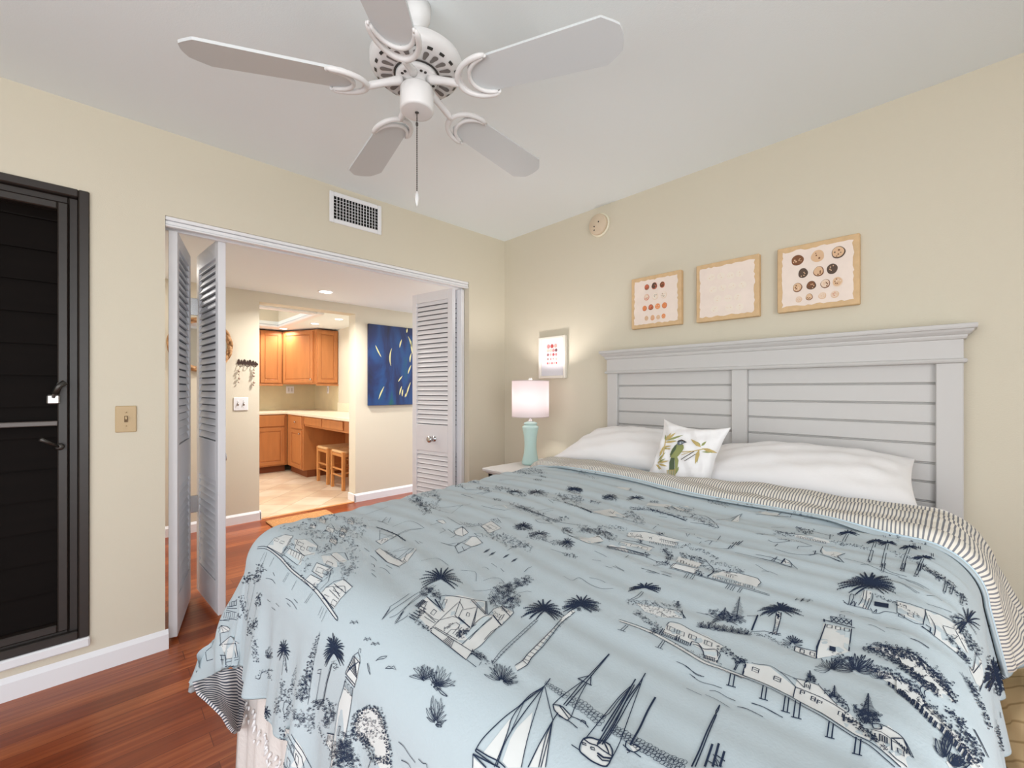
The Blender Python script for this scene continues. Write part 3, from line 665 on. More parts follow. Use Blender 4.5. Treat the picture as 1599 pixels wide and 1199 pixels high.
keychain(-1.487, [(.045, .012), (.075, .006), (.11, .011), (.145, .007)], 'short string of grey shells hanging on the rack, farther from the kitchen opening')
keychain(-1.367, [(.03, .008), (.055, .011), (.085, .012), (.145, .012), (.17, .008)], 'longer string of grey shells hanging on the rack, nearer the kitchen opening')

pt = thing('abstract_painting', 'deep blue abstract canvas with small pale fish strokes', 'painting', (.02, HYW, 1.5))
m = bpy.data.materials.new('deep_blue_paint'); m.use_nodes = True; nt = m.node_tree; bs = nt.nodes['Principled BSDF']; bs.inputs['Roughness'].default_value = .6
tc = nt.nodes.new('ShaderNodeTexCoord'); mp = nt.nodes.new('ShaderNodeMapping'); mp.inputs['Scale'].default_value = (2.6, 1, .9); mp.inputs['Rotation'].default_value = (0, .35, 0)
n_ = nt.nodes.new('ShaderNodeTexNoise'); n_.inputs['Scale'].default_value = 1.7; n_.inputs['Detail'].default_value = 5; n_.inputs['Distortion'].default_value = 1.2
r_ = nt.nodes.new('ShaderNodeValToRGB'); nt.links.new(tc.outputs['Object'], mp.inputs[0]); nt.links.new(mp.outputs[0], n_.inputs[0]); nt.links.new(n_.outputs[0], r_.inputs[0]); nt.links.new(r_.outputs[0], bs.inputs['Base Color'])
e = r_.color_ramp.elements; e[0].position = .3; e[0].color = (*lin((11, 18, 52)), 1); e[1].position = .72; e[1].color = (*lin((12, 86, 84)), 1)
for p, c in ((.45, (12, 34, 84)), (.58, (14, 60, 116)), (.65, (11, 70, 108))): k = e.new(p); k.color = (*lin(c), 1)
b = MB().bbox(-.255, .33, HYW-.032, HYW-.002, 1.048, 1.956, .003)
def fish(u, v, L, tilt, bend, wd=1.0):
    """(u,v) in the 5.45x crop of (390,440)"""
    pts = []; n = 8
    for i in range(n+1):
        t = i/n-.5; pts.append((u+math.sin(tilt)*t*L+bend*(t*t*4-1)*10, v+math.cos(tilt)*t*L, math.sin(PI*(i+.3)/(n+.6))*6*wd))
    for i in range(n):
        q = []
        for (x, y, w_) in (pts[i], pts[i+1]): q += [onY(390+(x-w_)/5.45, 440+y/5.45, HYW-.0326), onY(390+(x+w_)/5.45, 440+y/5.45, HYW-.0326)]
        b.add([q[0], q[1], q[3], q[2]], [(0, 1, 2, 3)], 1)
for a in ((1095, 590, 115, .45, .3), (1205, 640, 150, -.05, 1.2), (1285, 525, 75, -.25, .3), (1362, 510, 95, .3, -.5), (1370, 645, 80, -.15, .4), (1360, 745, 80, -.35, .2), (1282, 825, 60, -.6, .2), (1120, 945, 120, -.4, .3), (1350, 915, 130, -.3, .3), (1285, 925, 80, -.25, .3), (1300, 945, 60, -.1, .2), (1380, 560, 120, .1, .3), (1338, 415, 40, -.1, 0), (1330, 960, 50, -.4, .2)): fish(*a)
b.build('canvas', [m, mat('pale_gold_paint', lin((214, 208, 150)), .6)], pt)

def downlight(x, y, z, label, power, r=.058, grp='recessed downlights in the kitchen ceiling'):
    t = thing('recessed_light', label, 'ceiling light', (x, y, z), group=grp)
    b = MB(); b.lathe([(r+.014, 0), (r+.012, -.004), (r, -.003), (r-.004, .004)], 32, (x, y, z), cap=False); b.build('trim_ring', M_TRIM, t)
    b = MB(); b.lathe([(r-.002, .0005), (.001, .0005)], 32, (x, y, z-.0025), cap=False); b.build('lamp_face', mat('lit_lamp_face', (1, 1, 1), .5, emit=((1, .96, .9), 6)), t)
    l = bpy.data.lights.new('downlight', 'AREA'); l.shape = 'DISK'; l.size = r*1.8; l.energy = power; l.color = (1, .96, .91); l.spread = math.radians(150)
    o = bpy.data.objects.new('downlight', l); COL.objects.link(o); o.location = (x, y, z-.006)
downlight(-.865, 1.571-.03, HC, 'lit round recessed light in the hallway ceiling', 24, grp=None)
for x, y in ((-.79, 4.42), (-.38, 4.5), (-.22, 3.66), (-.13, 3.05)): downlight(x, y, HC+.005, 'lit recessed light in the kitchen ceiling above the maple cabinets', 4.2, .05)
# unseen fill lamps without fixtures, added to brighten the hall floor
for x_, y_, e_ in ((-2.2, 1.45, 4), (.25, 1.0, 9)): area('hall_fill_light', (x_, y_, HC-.01), (0, 0, 0), .12, .12, e_, (1, .97, .93), 'DISK')
area('hall_daylight', (2.15, 1.05, 1.2), (PI/2, 0, PI/2), 1.4, 2.0, 46, (.93, .97, 1))
area('kitchen_area_light', (-2.36, 3.4, 1.3), (PI/2, 0, -PI/2), 2.0, 1.6, 27, (.98, .98, 1))  # wide area light in front of the closed kitchen end wall

mt = MB(); mt.bbox(-1.30, -.75, 1.50, 1.84, .003, .016, .006); tag(mt.build('doormat', mat('coir_mat', lin((196, 142, 90)), .95, noise=(80, .3), bump=(300, 1))), 'brown coir mat on the hallway floor in front of the kitchen opening', 'doormat')

# ------------------------------------------------------------ kitchen
def panel_door(b, P, u0, u1, z0, z1, rail=.05, mi=0):
    """P(u, d, z): u along the face, d outwards"""
    def bx(a0, a1, d0, d1, c0, c1, r=.003):
        vs = MB().bbox(a0, a1, d0, d1, c0, c1, r); b.add([P(*p) for p in vs.v], vs.f, mi)
    bx(u0, u0+rail, 0, .019, z0, z1); bx(u1-rail, u1, 0, .019, z0, z1); bx(u0+rail, u1-rail, 0, .019, z1-rail, z1); bx(u0+rail, u1-rail, 0, .019, z0, z0+rail)
    bx(u0+rail, u1-rail, 0, .008, z0+rail, z1-rail, .001); bx(u0+rail+.012, u1-rail-.012, .006, .014, z0+rail+.012, z1-rail-.012, .006)
def slab(b, P, u0, u1, z0, z1):
    vs = MB().bbox(u0, u1, 0, .019, z0, z1, .004); b.add([P(*p) for p in vs.v], vs.f, 0)
def Pback(y): return lambda u, d, z: (u, y-d, z)
def Pright(x): return lambda u, d, z: (x-d, u, z)
def knob(P, u, z, parent):
    p0 = Vector(P(u, .019, z)); p1 = Vector(P(u, .04, z)); MB().tube([p0, p0.lerp(p1, .6), p0.lerp(p1, .62), p1], [.006, .006, .014, .012], 12).build('knob', M_CHROME, parent)
def cabinet(name, label, cat, body, doors, drawers=(), P=None, extra=None, flip=False):
    t = thing(name, label, cat, (body[0][0], body[0][2], body[0][4]))
    b = MB(); 
    for q in body: b.bbox(*q, .002)
    o = b.build('cabinet_body', M_MAPLE, t)
    if extra: MB().box(*extra).build('toe_kick', M_MAPLED, t)
    for (u0, u1, z0, z1, kn) in doors:
        b = MB(); panel_door(b, P, u0, u1, z0, z1); d = b.build('door', M_MAPLE, t); fix_normals(d)
        if kn: knob(P, kn[0], kn[1], d)
    for (u0, u1, z0, z1, kn) in drawers:
        b = MB(); slab(b, P, u0, u1, z0, z1); d = b.build('drawer', M_MAPLE, t); fix_normals(d)
        if kn: knob(P, kn[0], kn[1], d)
    return t
BY = 4.41; UY = 4.69; UXR = -.07; RX0 = -.355
cabinet('wall_cabinet', 'maple wall cabinet by the kitchen opening edge, farthest from the bright wall', 'cabinet', [(-.98, -.34, UY, KY-.002, 1.31, 2.125)], [(-.96, -.655, 1.33, 2.105, None), (-.645, -.36, 1.33, 2.105, None)], P=Pback(UY))
# diagonal corner cabinet
ax, ay, bx_, by_ = -.335, UY, UXR, 4.10
dx, dy = bx_-ax, by_-ay; Ld = math.hypot(dx, dy); ux, uy = dx/Ld, dy/Ld; nx, ny = uy, -ux
if nx*(CAM[0]-ax)+ny*(CAM[1]-ay) < 0: nx, ny = -nx, -ny
Pd = lambda u, d, z: (ax+ux*u+nx*d, ay+uy*u+ny*d, z)
t = thing('wall_cabinet', 'maple corner wall cabinet set diagonally with one small knob', 'cabinet', (-.1, 4.8, 1.31))
b = MB(); b.prism([(ax, ay), (ax, KY-.002), (KXR-.002, KY-.002), (KXR-.002, by_), (bx_, by_)], lambda u, v, d: Vector((u, v, d)), 1.31, 2.125); fix_normals(b.build('cabinet_body', M_MAPLE, t))
b = MB(); panel_door(b, Pd, .02, Ld-.02, 1.33, 2.105); d = b.build('door', M_MAPLE, t); fix_normals(d); knob(Pd, Ld-.05, 1.38, d)
cabinet('wall_cabinet', 'narrow maple end cabinet beside the bright white wall, last of three', 'cabinet', [(UXR+.004, KXR-.002, 4.04, 4.095, 1.31, 2.125)], [(UXR+.016, KXR-.015, 1.33, 2.105, None)], P=Pback(4.04))
b = MB().bbox(-.98, ax-.005, UY-.02, UY+.0, 1.285, 1.308, .003).bbox(UXR, KXR-.002, 4.02, 4.04, 1.285, 1.308, .003)
struct(b.build('trim_4', M_MAPLE), 'maple light rail under the kitchen wall cabinets', 'trim')
cabinet('base_cabinet', 'maple base cabinet with wide false drawer front facing the kitchen opening', 'cabinet', [(-1.3, -.357, BY, KY-.002, .10, .862)], [(-.79, -.395, .12, .665, (-.75, .62)), (-1.2, -.80, .12, .665, (-.84, .62))], [(-1.2, -.395, .685, .85, None)], P=Pback(BY), extra=(-1.3, -.37, BY+.07, KY-.002, 0, .10))
cabinet('base_cabinet', 'narrow maple base cabinet with drawer, between corner and desk', 'cabinet', [(RX0, KXR-.002, 3.72, 4.40, .10, .862)], [(3.75, 4.22, .12, .655, (3.79, .61))], [(3.75, 4.22, .675, .85, (3.98, .765))], P=Pright(RX0), extra=(RX0+.05, KXR-.002, 3.72, 4.40, 0, .10))
t = thing('kitchen_desk', 'maple desk with two shallow drawers over the stools', 'desk', (-.1, 2.9, .7))
MB().bbox(RX0+.02, KXR-.002, 2.16, 3.715, .72, .862, .002).build('apron', M_MAPLE, t)
b = MB().bbox(KXR-.03, KXR-.004, 2.2, 3.715, .02, .72, .002); b.build('back_panel', M_MAPLE, t)
for (u0, u1) in ((3.06, 3.69), (2.40, 3.03)): b = MB(); slab(b, Pright(RX0+.02), u0, u1, .745, .85); fix_normals(b.build('drawer', M_MAPLE, t))
MB().bbox(RX0, KXR-.03, 2.16, 2.20, 0, .72, .002).build('end_panel', M_MAPLE, t)
b = MB(); b.bbox(-1.32, KXR-.002, BY-.03, KY-.002, .864, .90, .004).bbox(RX0-.03, KXR-.002, 2.15, BY-.03, .864, .90, .004)
tag(b.build('countertop', M_COUNTER), 'cream L-shaped kitchen countertop over the maple cabinets and desk', 'countertop')
struct(MB().box(-1.3, KXR-.001, KY-.006, KY, .901, 1.31).build('wall_backsplash_back', M_KWALL), 'tan backsplash between countertop and wall cabinets', 'wall')
struct(MB().box(KXR-.006, KXR-.0005, 4.03, KY-.006, .901, 1.31).build('wall_backsplash_side', M_KWALL), 'short side backsplash near the kitchen corner', 'wall')
struct(MB().bbox(KXR-.02, KXR-.001, 2.15, 4.02, .90, 1.03, .003).build('trim_5', M_COUNTER), 'cream upstand along the bright wall', 'trim')
def outlet(name, x, y, z, face, label):
    t = thing(name, label, 'outlet', (x, y, z))
    if face == 'y': MB().bbox(x-.06, x+.06, y-.007, y, z-.06, z+.06, .003).build('cover_plate', M_PLATEW, t); b = MB(); b.bbox(x-.035, x-.012, y-.010, y-.006, z-.03, z+.03, .001).bbox(x+.012, x+.035, y-.010, y-.006, z-.03, z+.03, .001); b.build('sockets', mat('socket_grey', lin((190, 188, 184)), .5), t)
    else: MB().bbox(x-.007, x, y-.036, y+.036, z-.06, z+.06, .003).build('cover_plate', M_PLATEW, t); MB().bbox(x-.010, x-.006, y-.016, y+.016, z-.03, z+.03, .001).build('sockets', mat('socket_grey', lin((190, 188, 184)), .5), t)
outlet('wall_outlet', onY(453, 609, KY-.006).x, KY-.006, 1.225, 'y', 'white double outlet on the tan backsplash under the wall cabinets')
outlet('wall_outlet', KXR-.006, onX(512.5, 609, KXR-.006).y, 1.225, 'x', 'white single outlet on the side backsplash near the kitchen corner')
# stools
def stool(x0, x1, y0, y1, zt, label):
    t = thing('wooden_stool', label, 'stool', ((x0+x1)/2, (y0+y1)/2, 0))
    L = .038
    for (x, y) in ((x0, y0), (x0, y1-L), (x1-L, y0), (x1-L, y1-L)): MB().bbox(x, x+L, y, y+L, 0, zt, .005).build('leg', M_STOOL, t)
    b = MB(); b.bbox(x0+.004, x1-.004, y0+.004, y1-.004, zt-.028, zt+.006, .012); b.build('seat', M_SEAT, t)
    for z in (.16, .24):
        MB().bbox(x0+.01, x0+.028, y0+L, y1-L, z, z+.02, .004).build('stretcher', M_STOOL, t)
        MB().bbox(x1-.028, x1-.01, y0+L, y1-L, z, z+.02, .004).build('stretcher', M_STOOL, t)
    for y in (y0+.01, y1-.028): MB().bbox(x0+L, x1-L, y, y+.018, .2, .22, .004).build('stretcher', M_STOOL, t)
    for (a, c, d, e_) in ((x0+.008, x0+.03, y0+L, y1-L), (x1-.03, x1-.008, y0+L, y1-L), (x0+L, x1-L, y0+.008, y0+.03), (x0+L, x1-L, y1-.03, y1-.008)): MB().bbox(a, c, d, e_, zt-.065, zt-.03, .003).build('rail', M_STOOL, t)
stool(-.29, .13, 3.03, 3.40, .47, 'wooden stool under the desk, farther into the kitchen')
stool(-.29, .13, 2.55, 2.92, .47, 'wooden stool under the desk, nearer the hallway and partly hidden by the wall')

# ------------------------------------------------------------ bed base
BYL, BYR = -1.045, -2.595          # mattress sides
BX0, BX1 = -2.06, -.10             # foot, head
def rbox(b, x0, x1, y0, y1, z0, z1, r, n=5):
    """box with rounded edges made from a superellipsoid-like grid"""
    cx, cy, cz = (x0+x1)/2, (y0+y1)/2, (z0+z1)/2; hx, hy, hz = (x1-x0)/2-r, (y1-y0)/2-r, (z1-z0)/2-r
    vs = []; fs = []; NA, NB = 4*n+4, 2*n+2
    def ang(k, m):
        return k
    th = [];
    for q in range(4):
        for k in range(n+1): th.append((q, PI/2*(q+k/n)))
    ph = [(0, -PI/2+PI/2*k/n) for k in range(n+1)]+[(1, PI/2*k/n) for k in range(n+1)]
    for (s_, p) in ph:
        for (q, t) in th:
            sx = 1 if q in (0, 3) else -1; sy = 1 if q in (0, 1) else -1; sz = 1 if s_ else -1
            vs.append((cx+sx*hx+r*math.cos(p)*math.cos(t), cy+sy*hy+r*math.cos(p)*math.sin(t), cz+sz*hz+r*math.sin(p)))
    m = len(th)
    for j in range(len(ph)-1):
        for i in range(m): k = (i+1) % m; fs.append((j*m+i, j*m+k, (j+1)*m+k, (j+1)*m+i))
    fs.append(tuple(range(m))[::-1]); fs.append(tuple((len(ph)-1)*m+i for i in range(m)))
    b.add(vs, fs, 0, True); return b
mtt = rbox(MB(), BX0, BX1, BYR, BYL, .42, .777, .05).build('mattress', M_WHITE); tag(mtt, 'white sheeted mattress showing at the headboard corner', 'mattress')
o = rbox(MB(), BX0+.01, BX1, BYR+.01, BYL-.01, .16, .418, .02).build('box_spring', M_WHITE); tag(o, 'white box spring hidden inside the bed skirt', 'box spring')
bf = thing('metal_bedstead', 'dark metal bedstead under the box spring', 'bed frame', (-1, -1.82, 0))
b = MB(); b.box(BX0+.05, BX1-.02, BYL-.06, BYL-.03, .12, .158).box(BX0+.05, BX1-.02, BYR+.03, BYR+.06, .12, .158).box(BX0+.05, BX0+.08, BYR+.03, BYL-.03, .12, .158).box(-1.1, -1.07, BYR+.03, BYL-.03, .12, .158); b.build('side_rails', M_DARKM, bf)
for x in (BX0+.08, -1.08, BX1-.1):
    for y in (BYL-.06, BYR+.06): MB().lathe([(.02, 0), (.02, .12)], 12, (x, y, 0)).build('leg', M_DARKM, bf)
# bed skirt: pleated cloth round foot and both sides, with tufts
def skirt_path():
    pts = []
    P = [(BX1-.02, BYL+.014), (BX0-.028, BYL+.014), (BX0-.028, BYR-.014), (BX1-.02, BYR-.014)]
    for a, c in zip(P, P[1:]):
        a = Vector(a); c = Vector(c); n = int((c-a).length/.012)
        for i in range(n): pts.append(a.lerp(c, i/n))
    pts.append(Vector(P[-1])); return pts
sp = skirt_path(); b = MB(); NZs = 14; vs = []
for j in range(NZs+1):
    z = .44-(.43)*j/NZs
    s = 0
    for i, p in enumerate(sp):
        q = sp[min(i+1, len(sp)-1)]-sp[max(i-1, 0)]; q = q.normalized() if q.length else Vector((1, 0)); n = Vector((q.y, -q.x))
        if n.dot(p-Vector((-1, -1.82))) < 0: n = -n
        s += .012; amp = .002+.011*j/NZs
        d = amp*(math.sin(s*58)+.5*math.sin(s*23+1.3))+.010*j/NZs
        vs.append((p.x+n.x*d, p.y+n.y*d, z))
m_ = len(sp); fs = [(j*m_+i, j*m_+i+1, (j+1)*m_+i+1, (j+1)*m_+i) for j in range(NZs) for i in range(m_-1)]
b.add(vs, fs, 0, True)
rr = random.Random(5)
for i in range(0, m_, 2):
    for (zz) in (.275, .262, .25):
        p = vs[int((.44-zz)/.43*NZs)*m_+i]
        if p[0] > -1.6: continue
        L_ = .012; q = Vector(p)+Vector((-.006, .0, rr.uniform(-.006, .006)))
        b.tube([q, q+Vector((rr.uniform(-.008, .002), rr.uniform(-.006, .006), -rr.uniform(.006, .016)))], [.0035, .002], 5, mi=1)
sk = b.build('bed_skirt', [M_SKIRT, M_WHITE]); tag(sk, 'off-white pleated bed skirt with small tufted trim below the comforter', 'bed skirt')
md = sk.modifiers.new('thick', 'SOLIDIFY'); md.thickness = .002


# ------------------------------------------------------------ comforter surface
XI, YLI, YRI, RHO = -1.985, -1.125, -2.525, .115
def sm(x, a, b_): 
    t = np.clip((x-a)/(b_-a), 0, 1); return t*t*(3-2*t)
def z_top(x, y):
    base = .80+.027*sm(x, -1.9, -.7)
    wx = x+.05*np.sin(y*2.1+1)+.02*np.sin(y*5.3)
    wr = .0035*np.sin(wx*62+2*np.sin(y*1.7))+.003*np.sin(wx*97+y*3.1+1)+.004*np.sin(wx*31+y*1.3)
    wr = wr*(.45+.55*sm(x, -1.7, -.9))
    puff = .005*np.sin(x*5.2+1.1)*np.sin(y*4.3+.4)+.003*np.sin(x*9.1+y*2.7)
    return base+wr+puff
def hem(y, t):
    """length of cloth past the foot start line at cross position y"""
    return .42+.04*sm(y, -1.8, -1.15)
def cloth(s, yy, dz=0.0):
    """s: length past the foot start (<0 on top); yy: cloth coordinate across (metres, in y if flat). arrays"""
    ds = np.maximum(s, 0); tl = np.maximum(yy-YLI, 0); tr = np.maximum(YRI-yy, 0); t = tl+tr
    sg = np.where(tl > 0, 1.0, -1.0)
    r = np.sqrt(ds**2+t**2); rs = np.maximum(r, 1e-9)
    q = RHO*PI/2
    c_s, c_t = ds/rs, t/rs
    corner = np.clip(4*c_s*c_t*c_s*c_t, 0, 1)
    rho = RHO+.0*corner
    flare = .07+.30*corner*(sg > 0)+.15*corner*(sg < 0)+.02*(sg < 0)+.34*sm(-s, 1.0, 1.45)*(sg < 0)*(tr > 0)
    a = np.minimum(r, q)/RHO
    ex = np.maximum(r-q, 0)
    out = RHO*np.sin(a)+flare*ex; down = RHO*(1-np.cos(a))+ex*np.sqrt(np.maximum(1-flare**2, .2))
    # hanging folds
    along = np.where(c_s > c_t, yy, s)
    fold = ex*(.05*np.sin(along*34+1)+.035*np.sin(along*57+.5)+.03*np.sin(along*19))*(1-.5*corner)
    phi = np.arctan2(t, ds+1e-9)
    fold = fold+corner*ex*.10*np.sin(phi*9+.6)
    out = out+fold
    bx = np.where(s > 0, XI, XI-s); by = np.where(tl > 0, YLI, np.where(tr > 0, YRI, yy))
    x = bx-out*np.where(r > 0, c_s, 0); y = by+sg*out*np.where(r > 0, c_t, 0)
    wgt = np.exp(-(r/.10)**2)
    zt = z_top(np.clip(bx, -9, 9), by)
    flat = .80+.027*sm(bx, -1.9, -.7)
    # crown: the comforter swells a little toward the bed's middle
    crown = .008*(1-((by+1.82)/.75)**2)*sm(-s, 0, .35)
    z = flat+(zt-flat)*wgt+crown-down+dz
    return x, y, z
S0 = -(-.50-XI)   # s at the head edge (x=-.50): negative
NU, NV = 250, 330
LT, RT = .43, .39
yy1 = np.linspace(YRI-RT, YLI+LT, NV)
U = np.linspace(0, 1, NU)
hm = .42+.04*sm(yy1, -1.8, -1.15)
Sg = S0+(hm[None, :]-S0)*U[:, None]
Yg = np.repeat(yy1[None, :], NU, 0)
gx, gy, gz = cloth(Sg, Yg)
P3 = np.stack([gx, gy, gz], -1)
def grid_normals(P):
    du = np.gradient(P, axis=0); dv = np.gradient(P, axis=1); n = np.cross(dv, du); n /= np.linalg.norm(n, axis=-1, keepdims=True)+1e-12; return n
Ng = grid_normals(P3)
if Ng[60, NV//2, 2] < 0: Ng = -Ng
def grid_faces(nu, nv, o=0, flip=False):
    f = []
    for i in range(nu-1):
        for j in range(nv-1):
            a = o+i*nv+j; q = (a, a+1, a+nv+1, a+nv); f.append(q[::-1] if flip else q)
    return f
gv = [tuple(p) for p in P3.reshape(-1, 3)]; gf = grid_faces(NU, NV)
DBVH = BVHTree.FromPolygons(gv, gf)

# ------------------------------------------------------------ printed drawing on the comforter
CO = Vector(CAM)
class Ink:
    """Pen strokes and filled shapes laid onto a cloth surface (found along the line of sight once, then fixed to the cloth)"""
    def __init__(s, bvh, maxd=4): s.b = bvh; s.ink = MB(); s.O = (0, 0); s.k = 1.0; s.w = .00092; s.off = .0013; s.maxd = maxd; s.blk = None; s.mode = None
    def frame(s, x0, y0, k): s.O = (x0, y0); s.k = k
    def hit(s, p):
        if s.mode:
            a, c = p[0]*s.m, p[1]*s.m
            o, d = {'top': (Vector((s.A[0]-c, s.A[1]-a, 2)), Vector((0, 0, -1))), 'foot': (Vector((-4, s.A[1]-a, s.A[2]-c)), Vector((1, 0, 0))), 'side': (Vector((s.A[0]+a, -4, s.A[2]-c)), Vector((0, 1, 0)))}[s.mode]
            h = s.b.ray_cast(o, d, 3)
            if h[0] is None: return None
            q = h[0]-CO; D = q.x*F2[0]+q.y*F2[1]
            if D > .02 and -10 < CX+FPX*(q.x*R2[0]+q.y*R2[1])/D < 1610 and CY-FPX*q.z/D < 1212: return None   # these parts carry their own drawings
            return h[0], (-h[1] if h[1].dot(d) > 0 else h[1])
        x = s.O[0]+p[0]*s.k; y = s.O[1]+p[1]*s.k
        d = Vector(ray(x, y)).normalized(); h = s.b.ray_cast(CO, d, s.maxd)
        if h[0] is None: return None
        if s.blk is not None:
            g = s.blk.ray_cast(CO, d, s.maxd)
            if g[0] is not None and g[3] < h[3]: return None
        n = h[1]; n = -n if n.dot(d) > 0 else n
        return h[0], n
    def line(s, pts, w=None, smooth=False, closed=False, taper=False, mi=0):
        w = (w or 1)*s.w
        if closed: pts = list(pts)+[pts[0]]
        if smooth and len(pts) > 2:
            q = []; P = [pts[0]]+list(pts)+[pts[-1]]
            for i in range(1, len(P)-2):
                p0, p1, p2, p3 = P[i-1:i+3]
                for t in (0, .25, .5, .75):
                    q.append(tuple(.5*((2*p1[a])+(-p0[a]+p2[a])*t+(2*p0[a]-5*p1[a]+4*p2[a]-p3[a])*t*t+(-p0[a]+3*p1[a]-3*p2[a]+p3[a])*t**3) for a in (0, 1)))
            q.append(pts[-1]); pts = q
        step = 7.0/s.k; dense = [pts[0]]
        for a, c in zip(pts, pts[1:]):
            n = max(1, int(math.hypot(c[0]-a[0], c[1]-a[1])/step+.5))
            for i in range(1, n+1): dense.append((a[0]+(c[0]-a[0])*i/n, a[1]+(c[1]-a[1])*i/n))
        run = []
        def flush():
            if len(run) < 2: return
            vs = []; m = len(run)
            for i, (p, n) in enumerate(run):
                t = run[min(i+1, m-1)][0]-run[max(i-1, 0)][0]
                if t.length < 1e-7: t = Vector((1, 0, 0))
                sd = n.cross(t).normalized(); ww = w*.5*min(1.7, .75+.38*(p-CO).length)
                if taper: ww *= .35+.65*math.sin(PI*(i+.5)/m)
                vs += [p+n*s.off+sd*ww, p+n*s.off-sd*ww]
            s.ink.add(vs, [(2*i, 2*i+1, 2*i+3, 2*i+2) for i in range(m-1)], mi)
        for p in dense:
            h = s.hit(p)
            if h is None or (run and (h[0]-run[-1][0]).length > .12): flush(); run = []
            if h is not None: run.append(h)
        flush()
    def fill(s, poly, mi=1, step=14):
        st = step/s.k; xs = [p[0] for p in poly]; ys = [p[1] for p in poly]; per = []
        n = len(poly)
        for i in range(n):
            a, c = poly[i], poly[(i+1) % n]; k = max(1, int(math.hypot(c[0]-a[0], c[1]-a[1])/st))
            for j in range(k): per.append((a[0]+(c[0]-a[0])*j/k, a[1]+(c[1]-a[1])*j/k))
        ins = []
        def inside(x, y):
            r = False; j = n-1
            for i in range(n):
                if (poly[i][1] > y) != (poly[j][1] > y) and x < (poly[j][0]-poly[i][0])*(y-poly[i][1])/(poly[j][1]-poly[i][1])+poly[i][0]: r = not r
                j = i
            return r
        x = min(xs)+st/2
        while x < max(xs):
            y = min(ys)+st/2
            while y < max(ys):
                if inside(x, y): ins.append((x, y))
                y += st
            x += st
        m = len(per)
        try: res = delaunay_2d_cdt([Vector(p) for p in per+ins], [(i, (i+1) % m) for i in range(m)], [], 1, 1e-4)
        except Exception: return
        hs = [s.hit(v) for v in res[0]]; keep = {}; vs = []
        for i, h in enumerate(hs):
            if h: keep[i] = len(vs); vs.append(h[0]+h[1]*s.off*(.4 if mi == 1 else .65))
        fs = []
        for f in res[2]:
            if all(i in keep for i in f):
                q = [keep[i] for i in f]
                if max((vs[q[i]]-vs[q[(i+1) % 3]]).length for i in range(3)) < .15: fs.append(tuple(q))
        s.ink.add(vs, fs, mi)
    # --- motifs
    def box(s, x, y, ax, ay, bx, by, w=.8, f=None):
        q = [(x, y), (x+ax, y+ay), (x+ax+bx, y+ay+by), (x+bx, y+by)]
        if f is not None: s.fill(q, f)
        s.line(q, w, closed=True)
    def palm(s, x, y, rx, ry, n=13, seed=0, droop=.35, full=1.0, a0=-.7, a1=PI+.7, dens=9, w=1.0):
        r = random.Random(seed)
        for i in range(n):
            a = a0+(a1-a0)*(i+r.uniform(-.25, .25))/(n-1); L = r.uniform(.8, 1.08)
            ex, ey = x+rx*L*math.cos(a), y-ry*L*math.sin(a); 
            cx_, cy_ = x+rx*.5*L*math.cos(a), y-ry*.55*L*math.sin(a)-ry*.10
            ey += droop*ry*.55*abs(math.cos(a))*full
            pts = [((1-t)**2*x+2*t*(1-t)*cx_+t*t*ex, (1-t)**2*y+2*t*(1-t)*cy_+t*t*ey) for t in [k/dens for k in range(dens+1)]]
            s.line(pts, 2.3*w, taper=True)
            for k in range(2, dens+1):
                px_, py_ = pts[k]; tx, ty = pts[k][0]-pts[k-1][0], pts[k][1]-pts[k-1][1]; l = math.hypot(tx, ty) or 1
                tx /= l; ty /= l; bl = .12*math.hypot(rx, ry)*.7*(1.15-k/dens*.6)
                for sd in (-1, 1):
                    s.line([(px_-tx*bl*.3, py_-ty*bl*.3), (px_+tx*bl*.55-ty*sd*bl*.55, py_+ty*bl*.55+tx*sd*bl*.55)], .7*w)
    def agave(s, x, y, rx, ry, n=11, seed=0, a0=.05, a1=PI-.05, w=.9, wd=.10, f=None):
        r = random.Random(seed)
        for i in range(n):
            a = a0+(a1-a0)*(i+r.uniform(-.3, .3))/(n-1); L = r.uniform(.75, 1.05)
            ex, ey = x+rx*L*math.cos(a), y-ry*L*math.sin(a); nx_, ny_ = -(ey-y), (ex-x)
            b_ = r.uniform(-.1, .1)
            m1 = (x+(ex-x)*.5+nx_*(wd+b_), y+(ey-y)*.5+ny_*(wd+b_)); m2 = (x+(ex-x)*.5-nx_*(wd-b_), y+(ey-y)*.5-ny_*(wd-b_))
            bx_, by_ = x+(ex-x)*.12, y+(ey-y)*.12
            s.line([(bx_, by_), m1, (ex, ey), m2, (bx_, by_)], w*.65, smooth=True)
    def scrib(s, path, rad, n, seed=0, w=.9, L=1.0, f=None):
        """leafy scribbles scattered along a path"""
        r = random.Random(seed); seg = [math.hypot(c[0]-a[0], c[1]-a[1]) for a, c in zip(path, path[1:])]; T = sum(seg) or 1
        for i in range(n):
            t = (i+r.random())/n*T; k = 0
            while k < len(seg)-1 and t > seg[k]: t -= seg[k]; k += 1
            a, c = path[k], path[k+1]; u = min(1, t/(seg[k] or 1)); rr_ = rad if not isinstance(rad, (list, tuple)) else rad[0]+(rad[1]-rad[0])*i/n
            x = a[0]+(c[0]-a[0])*u+r.uniform(-1, 1)*rr_; y = a[1]+(c[1]-a[1])*u+r.uniform(-1, 1)*rr_; q = rr_*.28*L
            th = r.uniform(0, 2*PI)
            s.line([(x, y), (x+q*math.cos(th), y+q*math.sin(th)*.8), (x+q*1.5*math.cos(th+.9), y+q*1.2*math.sin(th+.9)), (x+q*1.2*math.cos(th+2), y+q*.9*math.sin(th+2))], w*r.uniform(.35, .8), smooth=(i % 3 == 0))
